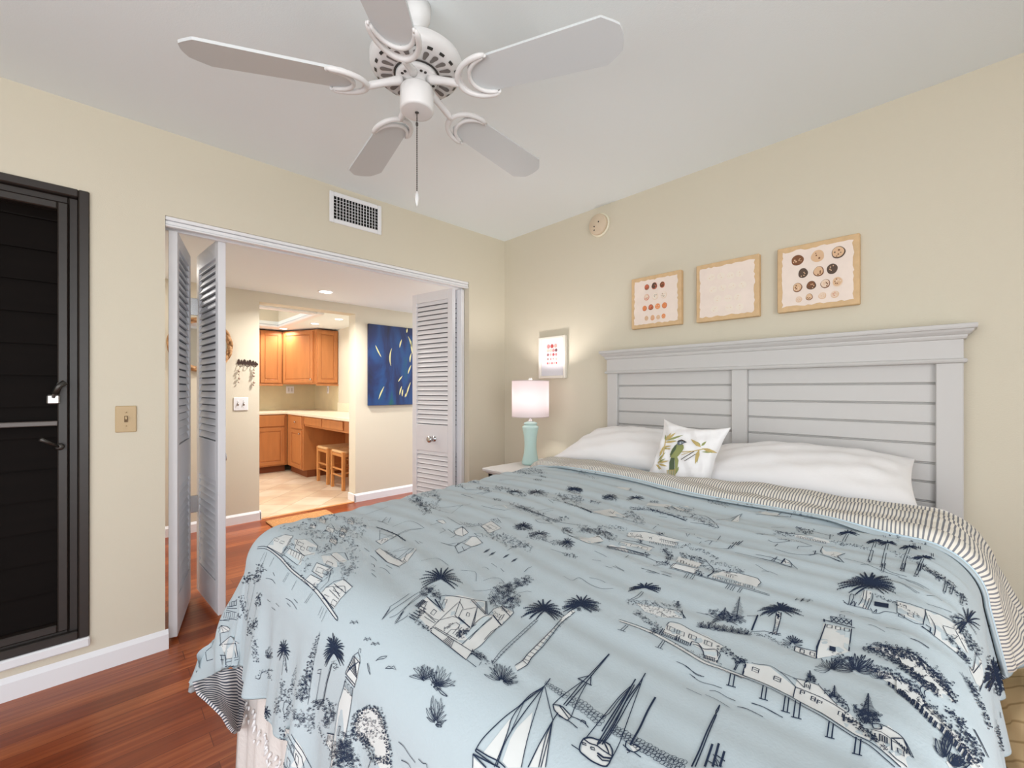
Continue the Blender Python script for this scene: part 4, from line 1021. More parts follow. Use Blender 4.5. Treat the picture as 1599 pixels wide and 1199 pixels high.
    def fir(s, x, y, h, wd, n=7, seed=0, lean=0, w=1.0):
        r = random.Random(seed); s.line([(x, y), (x+lean, y-h)], w)
        for i in range(n*3):
            t = (i+.5)/(n*3); px_, py_ = x+lean*t, y-h*t; q = wd*(1.02-t)*r.uniform(.6, 1.1)
            for sd in (-1, 1): s.line([(px_, py_), (px_+sd*q*.5, py_+q*.12-r.random()*3), (px_+sd*q, py_+q*.35)], w*r.uniform(.4, .9))
    def gull(s, x, y, w_, h=None, w=.9):
        h = h or w_*.35
        s.line([(x-w_/2, y+h*.4), (x-w_*.3, y-h*.4), (x, y+h*.1), (x+w_*.3, y-h*.4), (x+w_/2, y+h*.4), (x+w_*.25, y), (x, y+h*.6), (x-w_*.2, y+h*.05), (x-w_/2, y+h*.4)], w)
    def waves(s, lst, w=.8):
        for pts in lst: s.line(pts, w, smooth=True)
    def rope(s, path, r0, r1, n, rows=2, seed=1, w=.9):
        r = random.Random(seed); seg = [math.hypot(c[0]-a[0], c[1]-a[1]) for a, c in zip(path, path[1:])]; T = sum(seg)
        n = int(n*.72); r0 *= 1.15; r1 *= 1.15
        for i in range(n):
            t = i/n*T; k = 0
            while k < len(seg)-1 and t > seg[k]: t -= seg[k]; k += 1
            a, c = path[k], path[k+1]; u = t/seg[k]; q = r0+(r1-r0)*i/n; dx_, dy_ = (c[0]-a[0])/seg[k], (c[1]-a[1])/seg[k]
            for j in range(rows):
                x = a[0]+(c[0]-a[0])*u-dy_*(j-(rows-1)/2)*q*1.6+r.uniform(-.3, .3)*q; y = a[1]+(c[1]-a[1])*u+dx_*(j-(rows-1)/2)*q*1.5+r.uniform(-.3, .3)*q
                s.line([(x+q*math.cos(v)*1.1, y+q*.8*math.sin(v)) for v in [2*PI*z_/7 for z_ in range(7)]], w*.6, closed=True)
I = Ink(DBVH)
# ---- left drape: village strip, drape trees (traced in crop A: origin 300,780, k .1835)
I.frame(300, 780, .1835)
I.fill([(640, 400), (700, 330), (790, 300), (860, 310), (830, 380), (760, 470), (720, 450)]); I.line([(640, 400), (700, 330), (790, 300), (860, 310), (810, 400), (760, 470)], 1)
I.line([(640, 400), (760, 465)], .8); I.box(700, 350, 30, 10, 12, -20); I.box(745, 370, 30, 10, 12, -18)
I.fill([(870, 340), (960, 340), (1070, 400), (1040, 470), (960, 480), (880, 430)]); I.line([(870, 420), (900, 345), (1010, 335), (1070, 395), (1055, 440)], 1); I.line([(890, 420), (950, 480), (1040, 460)], 1)
I.box(910, 360, 40, 18, -14, 26); I.box(985, 400, 40, 16, -12, 30); I.box(930, 400, 30, 14, -10, 24)
I.fill([(830, 420), (960, 480), (920, 560), (790, 480)], 1); I.line([(830, 420), (960, 480), (900, 560), (780, 470), (830, 420)], 1)
I.fill([(800, 450), (920, 525), (900, 560), (785, 480)], 2)
for k in range(5): I.line([(850+k*22, 430+k*11), (835+k*22, 470+k*12)], .8)
I.line([(560, 405), (640, 405), (760, 490), (850, 590), (960, 680), (1080, 780), (1240, 1005)], 1.4, smooth=True)
I.line([(555, 420), (640, 425), (745, 505), (840, 610), (950, 700), (1060, 800), (1225, 1020), (1240, 1005)], 1.2, smooth=True)
I.fill([(640, 408), (760, 492), (850, 592), (960, 682), (1080, 782), (1238, 1003), (1225, 1018), (1060, 798), (950, 698), (840, 608), (745, 503), (640, 422)])
for a in ((820, 620, 775, 700), (830, 625, 785, 705), (890, 690, 850, 770), (1020, 790, 960, 880), (1030, 800, 970, 885), (1110, 910, 1075, 985), (1125, 925, 1090, 1010), (1150, 940, 1105, 1040), (640, 450, 600, 560), (620, 450, 580, 530), (700, 490, 660, 570)): I.line([(a[0], a[1]), (a[2], a[3])], .9)
I.fill([(1010, 640), (1100, 690), (1030, 760), (960, 690)]); I.line([(1010, 640), (1110, 690), (1030, 770), (955, 690), (1010, 640)], 1)
I.fill([(1060, 540), (1190, 600), (1100, 670), (1030, 620)]); I.line([(1060, 540), (1200, 590), (1110, 670), (1020, 610), (1060, 540)], 1.1); I.box(1070, 575, 50, 20, -18, 36); I.box(1150, 525, 50, 22, -16, 30); I.box(1125, 600, 40, 18, -16, 30)
I.fill([(1100, 480), (1230, 450), (1320, 520), (1220, 580), (1120, 540)]); I.line([(1100, 480), (1210, 455), (1300, 455), (1330, 520), (1250, 530), (1180, 470)], 1.1)
I.line([(1180, 620), (1160, 700), (1090, 770)], 1); I.line([(1190, 630), (1110, 700), (1070, 690)], .8)
I.fill([(1140, 750), (1290, 680), (1360, 745), (1270, 840), (1210, 930), (1090, 800)]); I.line([(1140, 750), (1210, 700), (1290, 680), (1365, 745), (1265, 845), (1205, 930), (1100, 800), (1140, 750)], 1.2)
I.line([(1140, 750), (1200, 740), (1260, 830)], 1); I.line([(1210, 720), (1310, 800), (1300, 740), (1240, 740)], 1); I.box(1220, 740, 60, 30, -20, 34); I.box(1130, 810, 34, 18, -20, 30); I.box(1200, 850, 34, 22, -18, 40); I.line([(1170, 770), (1250, 850)], .9)
I.scrib([(930, 180), (1060, 150), (1170, 140), (1290, 180), (1400, 190)], 26, 95, 1); I.scrib([(760, 240), (860, 260), (960, 220), (1080, 200)], 22, 60, 2); I.scrib([(960, 270), (1100, 300), (1250, 300), (1380, 230)], 40, 150, 3, L=.8)
I.scrib([(1180, 380), (1250, 340), (1350, 340), (1400, 420)], 30, 70, 4); I.scrib([(1090, 440), (1130, 420), (1180, 400)], 26, 45, 5); I.scrib([(760, 480), (830, 400), (880, 350)], 20, 40, 6); I.scrib([(800, 520), (870, 590)], 16, 26, 7); I.scrib([(960, 520), (1010, 560), (950, 620)], 22, 30, 8)
I.scrib([(1330, 440), (1390, 500), (1370, 600), (1310, 650)], 30, 70, 9); I.scrib([(1250, 560), (1320, 600), (1280, 670)], 28, 45, 10); I.scrib([(1180, 590), (1150, 650)], 22, 30, 11); I.scrib([(930, 640), (950, 680)], 14, 16, 12); I.scrib([(1060, 720), (1040, 770)], 18, 22, 13)
for (x, y, s_) in ((1150, 230, 1), (1270, 240, .8), (1090, 160, .8), (1010, 210, .7), (1330, 170, .8), (1180, 330, .9), (1260, 290, .7)):
    I.fill([(x, y), (x+60*s_, y+25*s_), (x+50*s_, y+60*s_), (x-15*s_, y+35*s_)]); I.box(x, y, 60*s_, 25*s_, -14*s_, 35*s_); I.box(x+10*s_, y+14*s_, 14*s_, 6*s_, -5*s_, 12*s_); I.line([(x-5, y+5), (x+30*s_, y-25*s_), (x+65*s_, y+25*s_)], 1)
I.line([(760, 490), (800, 420), (860, 310)], .8); I.line([(750, 480), (790, 420), (840, 330)], .8)
for p in (((630, 670), (680, 680), (710, 715)), ((800, 840), (850, 870), (895, 935)), ((810, 880), (840, 910)), ((870, 845), (900, 880)), ((680, 915), (710, 940)), ((640, 850), (670, 870)), ((690, 620), (705, 650)), ((610, 590), (640, 605)), ((715, 880), (745, 910))): I.line(list(p), .8, smooth=True)
I.scrib([(585, 560), (560, 640), (545, 700)], 28, 70, 20, w=1.3); I.scrib([(500, 640), (450, 690)], 26, 55, 21, w=1.3); I.scrib([(570, 810), (560, 900)], 22, 55, 22, w=1.3); I.scrib([(430, 570), (400, 620)], 18, 28, 23, w=1.2); I.scrib([(400, 830), (440, 870), (450, 960), (480, 1010)], 26, 60, 24, w=1.1); I.scrib([(545, 1020), (535, 1090)], 18, 45, 25, w=1.4); I.scrib([(500, 1050), (490, 1150)], 20, 50, 26, w=1.3)
I.line([(490, 720), (470, 830), (480, 900)], 1); I.line([(540, 700), (500, 900), (470, 1000)], 1); I.line([(555, 900), (535, 1000)], 1)
I.box(260, 880, 120, -20, 0, 40, 1.2)
for k in range(9): I.line([(268+k*14, 880-k*2), (268+k*14, 915-k*2)], 1.4)
I.line([(250, 930), (300, 925), (385, 925)], 1.2); I.line([(250, 930), (380, 960)], 1); I.box(250, 955, 80, 5, -10, 70, 1); 
for k in range(7): I.line([(262+k*17, 960), (256+k*17, 1010)], 1)
I.line([(270, 800), (255, 930)], 1); I.line([(320, 800), (320, 870)], .8); I.scrib([(390, 980), (410, 1000)], 20, 22, 27)
I.line([(185, 1040), (240, 1030), (330, 1015), (390, 1025)], 1, smooth=True)
# umbrellas + hut (crop B: 290,960,.1993)
I.frame(290, 960, .1993)
q = [(210, 120), (235, 95), (280, 82), (325, 90), (350, 110), (335, 130), (280, 140), (235, 135)]; I.fill(q); I.line(q, 1.1, closed=True, smooth=False)
for e in ((235, 132), (260, 138), (300, 138), (335, 125)): I.line([(278, 84), e], .8)
I.line([(272, 140), (275, 225)], 1.3)
q = [(155, 165), (200, 170), (218, 205), (205, 250), (160, 285), (118, 270), (112, 240), (130, 190)]; I.fill(q); I.line(q, 1.1, closed=True)
for e in q[::1]: I.line([(155, 205), e], .8)
I.line([(155, 285), (168, 360), (215, 345)], 1.2)
q = [(275, 235), (355, 165), (395, 210), (420, 220), (395, 225), (400, 330), (320, 345)]; I.fill(q); I.line([(265, 238), (355, 165), (390, 205), (420, 220), (300, 230), (265, 238)], 1.2); I.line([(290, 240), (320, 345), (410, 330), (390, 215)], 1.1); I.box(330, 280, 55, -12, 6, 60, 1)
I.line([(270, 315), (315, 318)], 1.3); I.line([(275, 350), (320, 352)], 1.3); I.line([(280, 315), (295, 430)], 1.5); I.line([(312, 318), (320, 430)], 1.5); I.line([(300, 430), (420, 395)], 1.6); I.line([(320, 370), (415, 345)], 1.2)
for k in range(9): I.line([(300+k*12, 385+(k % 2)*18), (318+k*12, 420-(k % 2)*22)], 1.6)
# drape palms etc.
I.scrib([(540, 190), (545, 280), (560, 370)], 22, 60, 30, w=1.1); I.agave(655, 345, 42, 110, 9, 31, .3, PI-.3, f=None); I.scrib([(650, 330), (665, 300)], 16, 24, 32)
I.palm(770, 280, 48, 90, 13, 33, dens=7, w=1.2); I.line([(775, 300), (755, 470)], 1.2); I.line([(780, 300), (795, 450)], 1.6); I.scrib([(770, 300), (790, 440)], 10, 24, 34, w=1.3); I.scrib([(755, 220), (770, 300)], 16, 44, 35, w=1.4)
I.scrib([(560, 480), (600, 440), (680, 430)], 14, 26, 36); I.scrib([(640, 450), (665, 500)], 14, 24, 37); I.line([(545, 490), (580, 500), (600, 450), (680, 430)], 1, smooth=True)
I.scrib([(1050, 150), (1010, 250), (985, 350), (960, 480), (930, 620), (900, 660)], [10, 42], 190, 38, w=1.15); I.line([(1055, 130), (1000, 400), (960, 700)], .9); I.scrib([(970, 440), (940, 500), (890, 660)], 34, 70, 39, w=1.3)
I.palm(1165, 270, 78, 125, 22, 40, dens=8, w=1.0); I.palm(1165, 300, 78, 90, 15, 41, droop=1.2, dens=7); I.line([(1150, 380), (1110, 530), (1080, 690)], 2.2); I.line([(1140, 385), (1100, 540), (1072, 690)], 1); I.scrib([(1170, 370), (1180, 420)], 18, 26, 42)
I.line([(1065, 425), (1020, 700)], 1.2); I.line([(1068, 425), (1040, 430), (1035, 455), (1062, 460)], .9)
I.scrib([(870, 400), (840, 540), (820, 620)], [6, 24], 60, 43, w=1.1); I.scrib([(775, 520), (760, 620), (720, 700), (720, 780)], 26, 75, 44, w=1.1); I.scrib([(790, 620), (820, 700), (790, 780), (790, 830)], 20, 60, 45)
I.line([(775, 680), (830, 680), (800, 720), (815, 770), (780, 800), (765, 740), (775, 680)], 1)
I.scrib([(880, 770), (900, 850)], 42, 60, 46); I.scrib([(980, 740), (990, 830), (970, 900)], 30, 60, 47); I.scrib([(1010, 710), (1080, 700), (1140, 740), (1110, 860)], 40, 120, 48, w=1.2); I.scrib([(1050, 860), (1080, 960), (1130, 1050)], 16, 40, 49)
I.line([(1000, 720), (1030, 705), (1090, 690)], 1); I.line([(1130, 700), (1145, 770), (1110, 850)], 1)
I.fill([(1115, 930), (1160, 935), (1150, 1080), (1100, 1000)]); I.line([(1110, 925), (1165, 935)], 1.4); I.line([(1120, 935), (1105, 1000), (1145, 1080), (1160, 940)], 1.1)
for k in range(4): I.line([(1125+k*9, 940), (1112+k*10, 1000+k*14)], 1)
I.scrib([(610, 700), (630, 780), (610, 860), (650, 870)], 26, 90, 50, w=1.3); I.palm(630, 760, 40, 60, 9, 51, dens=5)
# house at the hem
q = [(780, 890), (815, 900), (900, 1020), (950, 1110), (905, 1199), (760, 1180), (770, 1040)]; I.fill(q); I.line([(780, 895), (812, 898), (850, 970), (915, 1060), (990, 1199)], 1.2); I.line([(780, 895), (840, 1010), (910, 1110), (930, 1199)], 1.1); I.line([(775, 930), (830, 1060), (880, 1199)], 1)
I.box(800, 960, 22, 40, -6, 60, .9); I.box(830, 1010, 22, 38, -6, 60, .9); I.box(865, 1080, 22, 38, -6, 60, .9); I.box(800, 1110, 22, 38, -6, 60, .9); I.scrib([(760, 880), (765, 1000), (750, 1100), (770, 1199)], 20, 100, 52, w=1.3)
# lighthouse (crop C: 500,960,.1993)
I.frame(500, 960, .1993)
q = [(190, 520), (260, 640), (240, 700), (205, 930), (170, 1000), (100, 1100), (110, 960), (150, 680)]; I.fill([(195, 560), (255, 640), (240, 720), (205, 935), (150, 1050), (85, 1199), (90, 1100), (120, 930), (150, 690)])
I.line([(205, 500), (175, 600), (140, 730), (118, 900), (95, 1100), (80, 1199)], 1.2, smooth=True); I.line([(260, 570), (245, 700), (225, 820), (205, 930)], 1.1, smooth=True)
I.fill([(200, 455), (270, 320), (315, 360), (295, 500), (270, 570)]); I.line([(265, 320), (315, 380)], 1.2); I.line([(270, 315), (300, 295), (315, 330), (315, 385)], 1.1); I.line([(300, 295), (312, 265), (322, 270), (318, 300)], 1)
I.line([(200, 455), (262, 320)], 1.3); I.line([(312, 375), (292, 490), (270, 570)], 1.3); I.line([(202, 458), (278, 548)], 1.4); I.line([(200, 480), (272, 565)], 1.4)
for k in range(6): I.line([(222+k*9, 400-k*16), (290-k*2+4, 470-k*16+25)], 1.3); I.line([(300-k*13, 390+k*8-20), (228-k*4, 430+k*6)], 1.3)
for k in range(3): I.box(196+k*24, 515+k*24, 12, 10, -6, 62, 1.2)
I.box(150, 870, 16, 6, -14, 70, 1); I.line([(158, 880), (146, 940)], 1.5)
# bushes by lighthouse, big round tree
I.scrib([(210, 950), (190, 1050), (210, 1120), (180, 1199)], 50, 190, 55, w=1.1); I.scrib([(120, 1000), (110, 1120), (130, 1180)], 34, 90, 56); I.scrib([(260, 1080), (290, 1199)], 34, 60, 57); I.agave(190, 1150, 90, 220, 13, 58, .2, PI-.4, wd=.06)
q = [(270, 860), (300, 770), (360, 735), (430, 725), (480, 780), (500, 870), (530, 960), (545, 1060), (550, 1199), (470, 1199), (430, 1130), (430, 1040), (370, 1020), (340, 960), (290, 970)]; I.fill(q)
I.scrib([(270, 870), (300, 770), (360, 735), (430, 728), (480, 780), (500, 870)], 26, 170, 60, w=1.2); I.scrib([(500, 870), (530, 970), (545, 1080), (545, 1190)], 22, 110, 61, w=1.3); I.scrib([(270, 870), (290, 960), (350, 940), (360, 1020), (400, 1040)], 30, 130, 62, w=1.3); I.scrib([(330, 800), (400, 860), (440, 950)], 60, 80, 63, L=.6); I.scrib([(400, 1080), (440, 1140), (540, 1130)], 26, 80, 64, w=1.2); I.line([(370, 920), (380, 1060), (410, 1110), (380, 1199)], 1.3); I.line([(350, 930), (360, 1050)], 1.1)
# gulls, agaves, waves
for (x, y, w_) in ((268, 58, 66), (372, 190, 58), (434, 226, 70)): I.gull(x, y, w_, 26)
I.line([(440, 362), (470, 335), (525, 325), (500, 345), (460, 350), (440, 362)], .9, smooth=True); I.line([(515, 420), (540, 402), (560, 412), (580, 402), (600, 435), (570, 420), (545, 422), (515, 420)], .9); I.line([(372, 378), (378, 420), (395, 470)], 1, smooth=True); I.line([(376, 380), (388, 415), (395, 470)], .8)
I.agave(815, 515, 120, 135, 11, 70, .25, PI-.2, wd=.09, w=1.0); I.agave(920, 565, 150, 160, 13, 71, .05, PI-.9, wd=.07, w=1.1); I.agave(900, 545, 80, 60, 7, 72, -1.2, 1.2, wd=.12); I.agave(910, 850, 95, 215, 14, 73, .15, PI-.35, wd=.06, w=1.0); I.agave(900, 860, 75, 40, 4, 74, -.7, .4, wd=.15); I.scrib([(890, 520), (920, 570)], 22, 40, 75, w=1.3); I.line([(920, 570), (1000, 640), (950, 620), (920, 570)], 1, smooth=True)
I.waves([[(618, 992), (660, 1030), (700, 1090), (750, 1155)], [(640, 1135), (690, 1160), (715, 1199)], [(775, 1125), (810, 1160), (835, 1165), (845, 1199)]], 1)
# crop D: boats and the big house (560,780,.1834)
I.frame(560, 780, .1834)
q = [(140, 440), (180, 415), (300, 500), (400, 535), (345, 570), (250, 540)]; I.fill(q); I.line(q, 1, closed=True, smooth=False); I.line([(150, 455), (230, 530), (350, 580)], 1)
I.fill([(350, 520), (480, 415), (490, 430), (410, 540)]); I.line([(300, 440), (400, 405)], .7); I.line([(330, 510), (440, 418), (490, 430), (410, 535), (380, 500), (470, 420)], 1); I.line([(290, 450), (450, 418)], .8); I.scrib([(230, 440), (300, 480), (350, 510)], 16, 24, 80); I.line([(410, 460), (380, 530)], 1); I.line([(220, 435), (380, 540)], 1)
I.waves([[(50, 415), (90, 445)], [(100, 480), (130, 500), (155, 525)], [(105, 550), (130, 560), (135, 580)], [(180, 580), (225, 595), (265, 635)], [(235, 560), (285, 590)], [(110, 630), (150, 665)], [(480, 350), (515, 380)], [(515, 360), (545, 375)], [(110, 600), (140, 615)]], .8)
I.line([(150, 235), (240, 265), (330, 305), (400, 355)], 3.0); I.scrib([(160, 240), (330, 305), (395, 350)], 9, 60, 81, w=1.4); I.line([(330, 300), (420, 260), (545, 250)], .9, smooth=True); I.line([(280, 340), (340, 300), (440, 262)], .8, smooth=True)
q = [(145, 355), (300, 300), (320, 310), (190, 385)]; I.fill(q); I.line(q, 1, closed=True); I.box(200, 345, 50, -10, -10, 22); I.line([(185, 290), (220, 300), (300, 320)], .7); I.scrib([(200, 350), (250, 350)], 12, 14, 82); I.line([(180, 260), (180, 350)], .8)
I.line([(290, 235), (400, 190), (480, 195), (560, 245)], .7, smooth=True); I.line([(80, 180), (160, 180), (250, 215)], .8, smooth=True); I.line([(160, 185), (250, 200), (275, 155), (200, 190), (240, 150)], 1); I.line([(15, 130), (60, 130), (250, 62)], .8)
I.scrib([(440, 5), (520, 30), (590, 90)], 26, 46, 83); I.scrib([(0, 180), (40, 230), (0, 320)], 28, 40, 84); I.scrib([(620, 60), (700, 90)], 14, 18, 85); I.line([(590, 60), (700, 100), (790, 120), (830, 90), (890, 45)], .7)
# beach umbrella + lounger
I.line([(610, 220), (700, 195)], .9); q = [(660, 180), (720, 175), (745, 200), (720, 210)]; I.fill(q); I.line(q, .9, closed=True); I.line([(690, 290), (740, 265), (710, 245)], .9)
q = [(810, 270), (870, 235), (905, 250), (935, 285), (880, 315), (825, 300)]; I.fill(q); I.line(q, 1.1, closed=True); I.line([(885, 230), (890, 310)], .8); I.line([(885, 230), (935, 285)], .8); I.line([(885, 230), (815, 275)], .8); I.line([(785, 330), (830, 305)], 1); I.line([(760, 255), (810, 290)], .9); I.line([(750, 150), (860, 215)], .9)
q = [(900, 380), (970, 315), (1030, 330), (1050, 370), (960, 405)]; I.fill(q); I.line([(935, 320), (1000, 315), (1060, 375), (960, 405), (850, 460), (820, 400), (960, 320)], 1.1); I.line([(700, 370), (760, 385), (850, 370), (830, 400), (760, 390)], 1.4); I.line([(820, 400), (870, 365), (960, 405)], 1); I.line([(850, 455), (920, 430)], 1.4); I.line([(985, 290), (1050, 290), (1060, 325), (1010, 310), (985, 290)], 1); I.line([(880, 400), (900, 440)], .9)
q = [(1040, 225), (1130, 185), (1215, 245), (1110, 290)]; I.fill(q, 1); I.line(q, .9, closed=True); I.box(1070, 215, 60, 30, -30, 16, .8); I.box(1120, 215, 60, 30, -30, 16, .8); I.line([(1120, 175), (1180, 160), (1215, 200)], 1); I.scrib([(1130, 180), (1200, 190)], 14, 24, 86); I.scrib([(870, 205), (960, 225), (1040, 210)], 16, 50, 87)
I.scrib([(1100, 285), (1200, 330), (1300, 380), (1400, 380), (1460, 420)], 32, 150, 88, L=.8); I.scrib([(1200, 290), (1300, 330), (1440, 400)], 20, 60, 89); I.scrib([(1340, 230), (1420, 240), (1450, 230)], 26, 70, 90, w=1.2)
for (x, y) in ((1065, 455), (1112, 480), (1230, 500), (1300, 535)):
    for k in range(4): I.line([(x+k*9, y-k*3), (x+k*9+26, y-k*3-24)], 1.2)
I.waves([[(1050, 580), (1080, 580), (1110, 600)], [(1130, 545), (1180, 580)], [(1210, 590), (1240, 620)], [(535, 525), (620, 505), (690, 510), (765, 565)], [(870, 605), (960, 612), (1000, 630), (1000, 700)], [(1060, 695), (1130, 672), (1200, 675), (1240, 715)], [(970, 780), (1050, 780), (1120, 770)], [(1360, 800), (1430, 785), (1472, 790)]], .7)
I.line([(1410, 620), (1440, 590), (1472, 575)], 1.1)
# main house
I.palm(700, 680, 175, 110, 17, 91, dens=9, w=1.25, droop=.5, a0=-.6, a1=PI+.5)
I.line([(640, 730), (500, 800), (380, 880), (280, 950), (200, 1025)], 1, smooth=True); I.line([(660, 735), (520, 830), (400, 920), (330, 980), (265, 1010)], .9, smooth=True); I.line([(430, 805), (340, 870), (260, 920)], .9); I.line([(560, 790), (460, 860), (380, 950), (310, 1050)], .9, smooth=True); I.line([(420, 990), (380, 1020), (310, 1060)], 1, smooth=True)
for k in range(14): I.line([(200+k*3, 1025-k*4), (270-k*1, 920+k*2)], .9)
for k in range(12): I.line([(318+k*3, 1055-k*4), (385-k*2, 955+k*2)], .9)
I.scrib([(540, 810), (600, 770), (660, 800), (680, 850)], 30, 130, 92, w=1.2)
q = [(560, 860), (700, 960), (880, 1090), (840, 1199), (740, 1199), (600, 1130), (440, 1010), (420, 970)]
I.fill([(540, 880), (580, 830), (700, 960), (740, 830), (860, 815), (1080, 870), (1090, 990), (1150, 930), (1220, 910), (1320, 960), (1210, 1080), (1080, 1180), (1060, 1199), (700, 1199), (610, 1120), (540, 1030), (500, 1000), (510, 940)])
I.fill([(960, 1100), (1060, 1000), (1140, 1000), (1100, 1040), (960, 1180), (930, 1199), (900, 1150)], 2)
I.line([(700, 825), (740, 818), (870, 835), (1000, 860), (1090, 870), (1095, 980)], 1.5); I.line([(1080, 870), (1080, 985)], 1.2); I.line([(960, 860), (1080, 980)], 1.5); I.line([(975, 855), (1090, 975)], 1)
I.line([(700, 825), (690, 880), (720, 940)], 1); I.line([(580, 830), (720, 950)], 1.6); I.line([(600, 850), (730, 960)], 1); I.line([(560, 900), (590, 870)], 1); I.box(730, 850, 25, 6, -22, 50, 1); I.line([(650, 850), (700, 930)], 2.4)
I.line([(740, 980), (860, 870), (890, 930), (880, 945), (1010, 920), (985, 1050), (960, 1100), (840, 1010), (820, 990), (870, 850)], 1.1); I.line([(880, 945), (850, 1010)], 1); I.line([(1010, 925), (960, 1090)], 1.4)
I.box(925, 965, 22, 10, -10, 28, 1); I.line([(850, 1005), (950, 1095)], 2.2); I.line([(690, 1030), (800, 1000), (850, 1010)], 1); I.line([(740, 980), (690, 1030), (600, 1120)], 1); I.box(640, 938, 26, 18, -28, 34, 1.2); I.line([(580, 890), (550, 945), (640, 1020), (680, 1030)], 1); I.line([(545, 950), (660, 1050), (690, 1030)], 1.2); I.line([(560, 1000), (650, 1060)], 1)
for k in range(6): I.line([(430+k*19, 1000-k*18), (480+k*19, 1030-k*18)], 1.9)
I.line([(430, 970), (500, 1040)], .8)
for k in range(8): I.line([(480+k*9, 905-k*7), (515+k*9, 925-k*7)], 2.0)
I.scrib([(545, 950), (520, 1000)], 22, 34, 93, w=1.3); I.scrib([(490, 1040), (550, 1080), (610, 1110)], 16, 56, 94, w=1.4)
I.line([(650, 1090), (840, 1199)], 1.2); I.line([(610, 1130), (700, 1199)], 1.2); I.line([(730, 1100), (830, 1050), (860, 1070), (850, 1110), (790, 1110), (740, 1160)], 1); I.scrib([(730, 1110), (800, 1060)], 14, 26, 95, w=1.2); I.line([(800, 1150), (860, 1080)], 1); I.line([(820, 1160), (880, 1090)], 1); I.scrib([(850, 1170), (880, 1140), (930, 1120)], 26, 80, 96, w=1.4)
I.line([(950, 1110), (1010, 1040), (1090, 990), (1150, 990)], 1.2, smooth=True); I.line([(960, 1090), (1000, 1070)], 1); I.line([(940, 1199), (1020, 1110), (1090, 1040), (1140, 1000)], 1.1, smooth=True); I.line([(1070, 1199), (1130, 1130), (1210, 1080)], 1.1)
I.line([(1145, 990), (1215, 1075)], 2.4); I.line([(1215, 915), (1290, 1000)], 1.8); I.line([(1220, 910), (1310, 930), (1320, 970), (1215, 1078)], 1.2); I.line([(1100, 990), (1150, 935), (1220, 912)], 1.1); I.box(1215, 990, 26, -8, -26, 44, 1.1); I.scrib([(1150, 970), (1190, 1000)], 18, 24, 97); I.scrib([(1210, 930), (1290, 960)], 20, 34, 98)
I.scrib([(1140, 870), (1170, 800), (1240, 760), (1320, 820), (1330, 880), (1240, 890)], 42, 230, 99, w=1.25); I.scrib([(1250, 780), (1320, 720), (1400, 700), (1460, 680)], 36, 170, 100, w=1.15); I.scrib([(1160, 860), (1250, 880)], 50, 60, 101)
# crop E: agave / tall palms (640,900,.2001)
I.frame(640, 900, .2001)
I.fill([(165, 430), (200, 400), (500, 580), (470, 600), (440, 650), (330, 570)]); I.line([(160, 435), (440, 655), (480, 600)], 1.5); I.line([(180, 400), (500, 600)], 1.1); I.line([(320, 560), (345, 500)], 1); I.fill([(340, 500), (480, 590), (440, 650), (330, 560)])
for k in range(5): I.line([(262+k*10, 500-k*7), (318+k*4, 548-k*11)], 1)
I.line([(400, 540), (530, 420), (640, 330)], 1.1, smooth=True); I.fill([(410, 540), (560, 390), (640, 320), (700, 390), (590, 500), (480, 600)]); I.line([(700, 390), (620, 470), (560, 540), (500, 580)], 1.1, smooth=True)
I.scrib([(490, 590), (540, 620), (590, 640)], 18, 90, 110, w=1.3); I.line([(480, 600), (560, 660)], 1.6); I.line([(445, 655), (520, 712)], .9); I.line([(560, 670), (540, 700)], .9)
I.palm(1040, 265, 165, 90, 17, 111, dens=9, w=1.3, droop=.6, a0=-.7, a1=PI+.6); I.palm(1050, 275, 110, 60, 9, 112, dens=7, w=1.2, droop=1.2)
I.palm(1340, 220, 150, 70, 17, 113, dens=8, w=1.2, droop=.5, a0=-.5, a1=PI+.5); I.palm(1330, 235, 140, 50, 13, 114, dens=7, w=1.1, droop=1.0); I.scrib([(1230, 220), (1340, 240), (1460, 240)], 34, 90, 115, w=1.1)
I.line([(980, 340), (880, 430), (770, 530), (700, 600), (640, 680)], 1, smooth=True); I.line([(1000, 345), (900, 440), (785, 545), (720, 610), (660, 680)], 1, smooth=True)
for k in range(16): t = k/16; I.line([(970-330*t, 350+320*t), (985-325*t, 358+322*t)], .7)
I.fill([(1270, 260), (1290, 275), (1150, 390), (1040, 520), (950, 640), (910, 700), (840, 740), (820, 700), (880, 650), (950, 570), (1100, 420), (1170, 340)])
I.line([(1265, 265), (1180, 340), (1110, 420), (1010, 520), (920, 610), (880, 660), (820, 700)], 1.3, smooth=True); I.line([(1290, 280), (1190, 360), (1110, 460), (1030, 560), (950, 640), (915, 695), (840, 740)], 1.3, smooth=True)
for k in range(15): t = k/15; I.line([(1255-400*t, 272+400*t), (1278-375*t, 292+400*t)], .9)
I.line([(880, 660), (915, 690)], 1)
I.agave(715, 825, 140, 150, 19, 116, -.1, PI-.35, wd=.05, w=1.1); I.agave(720, 820, 110, 60, 7, 117, -.9, .4, wd=.10); I.agave(100, 830, 120, 150, 6, 118, .6, 1.6)
I.scrib([(600, 680), (640, 670), (680, 700)], 16, 30, 119)
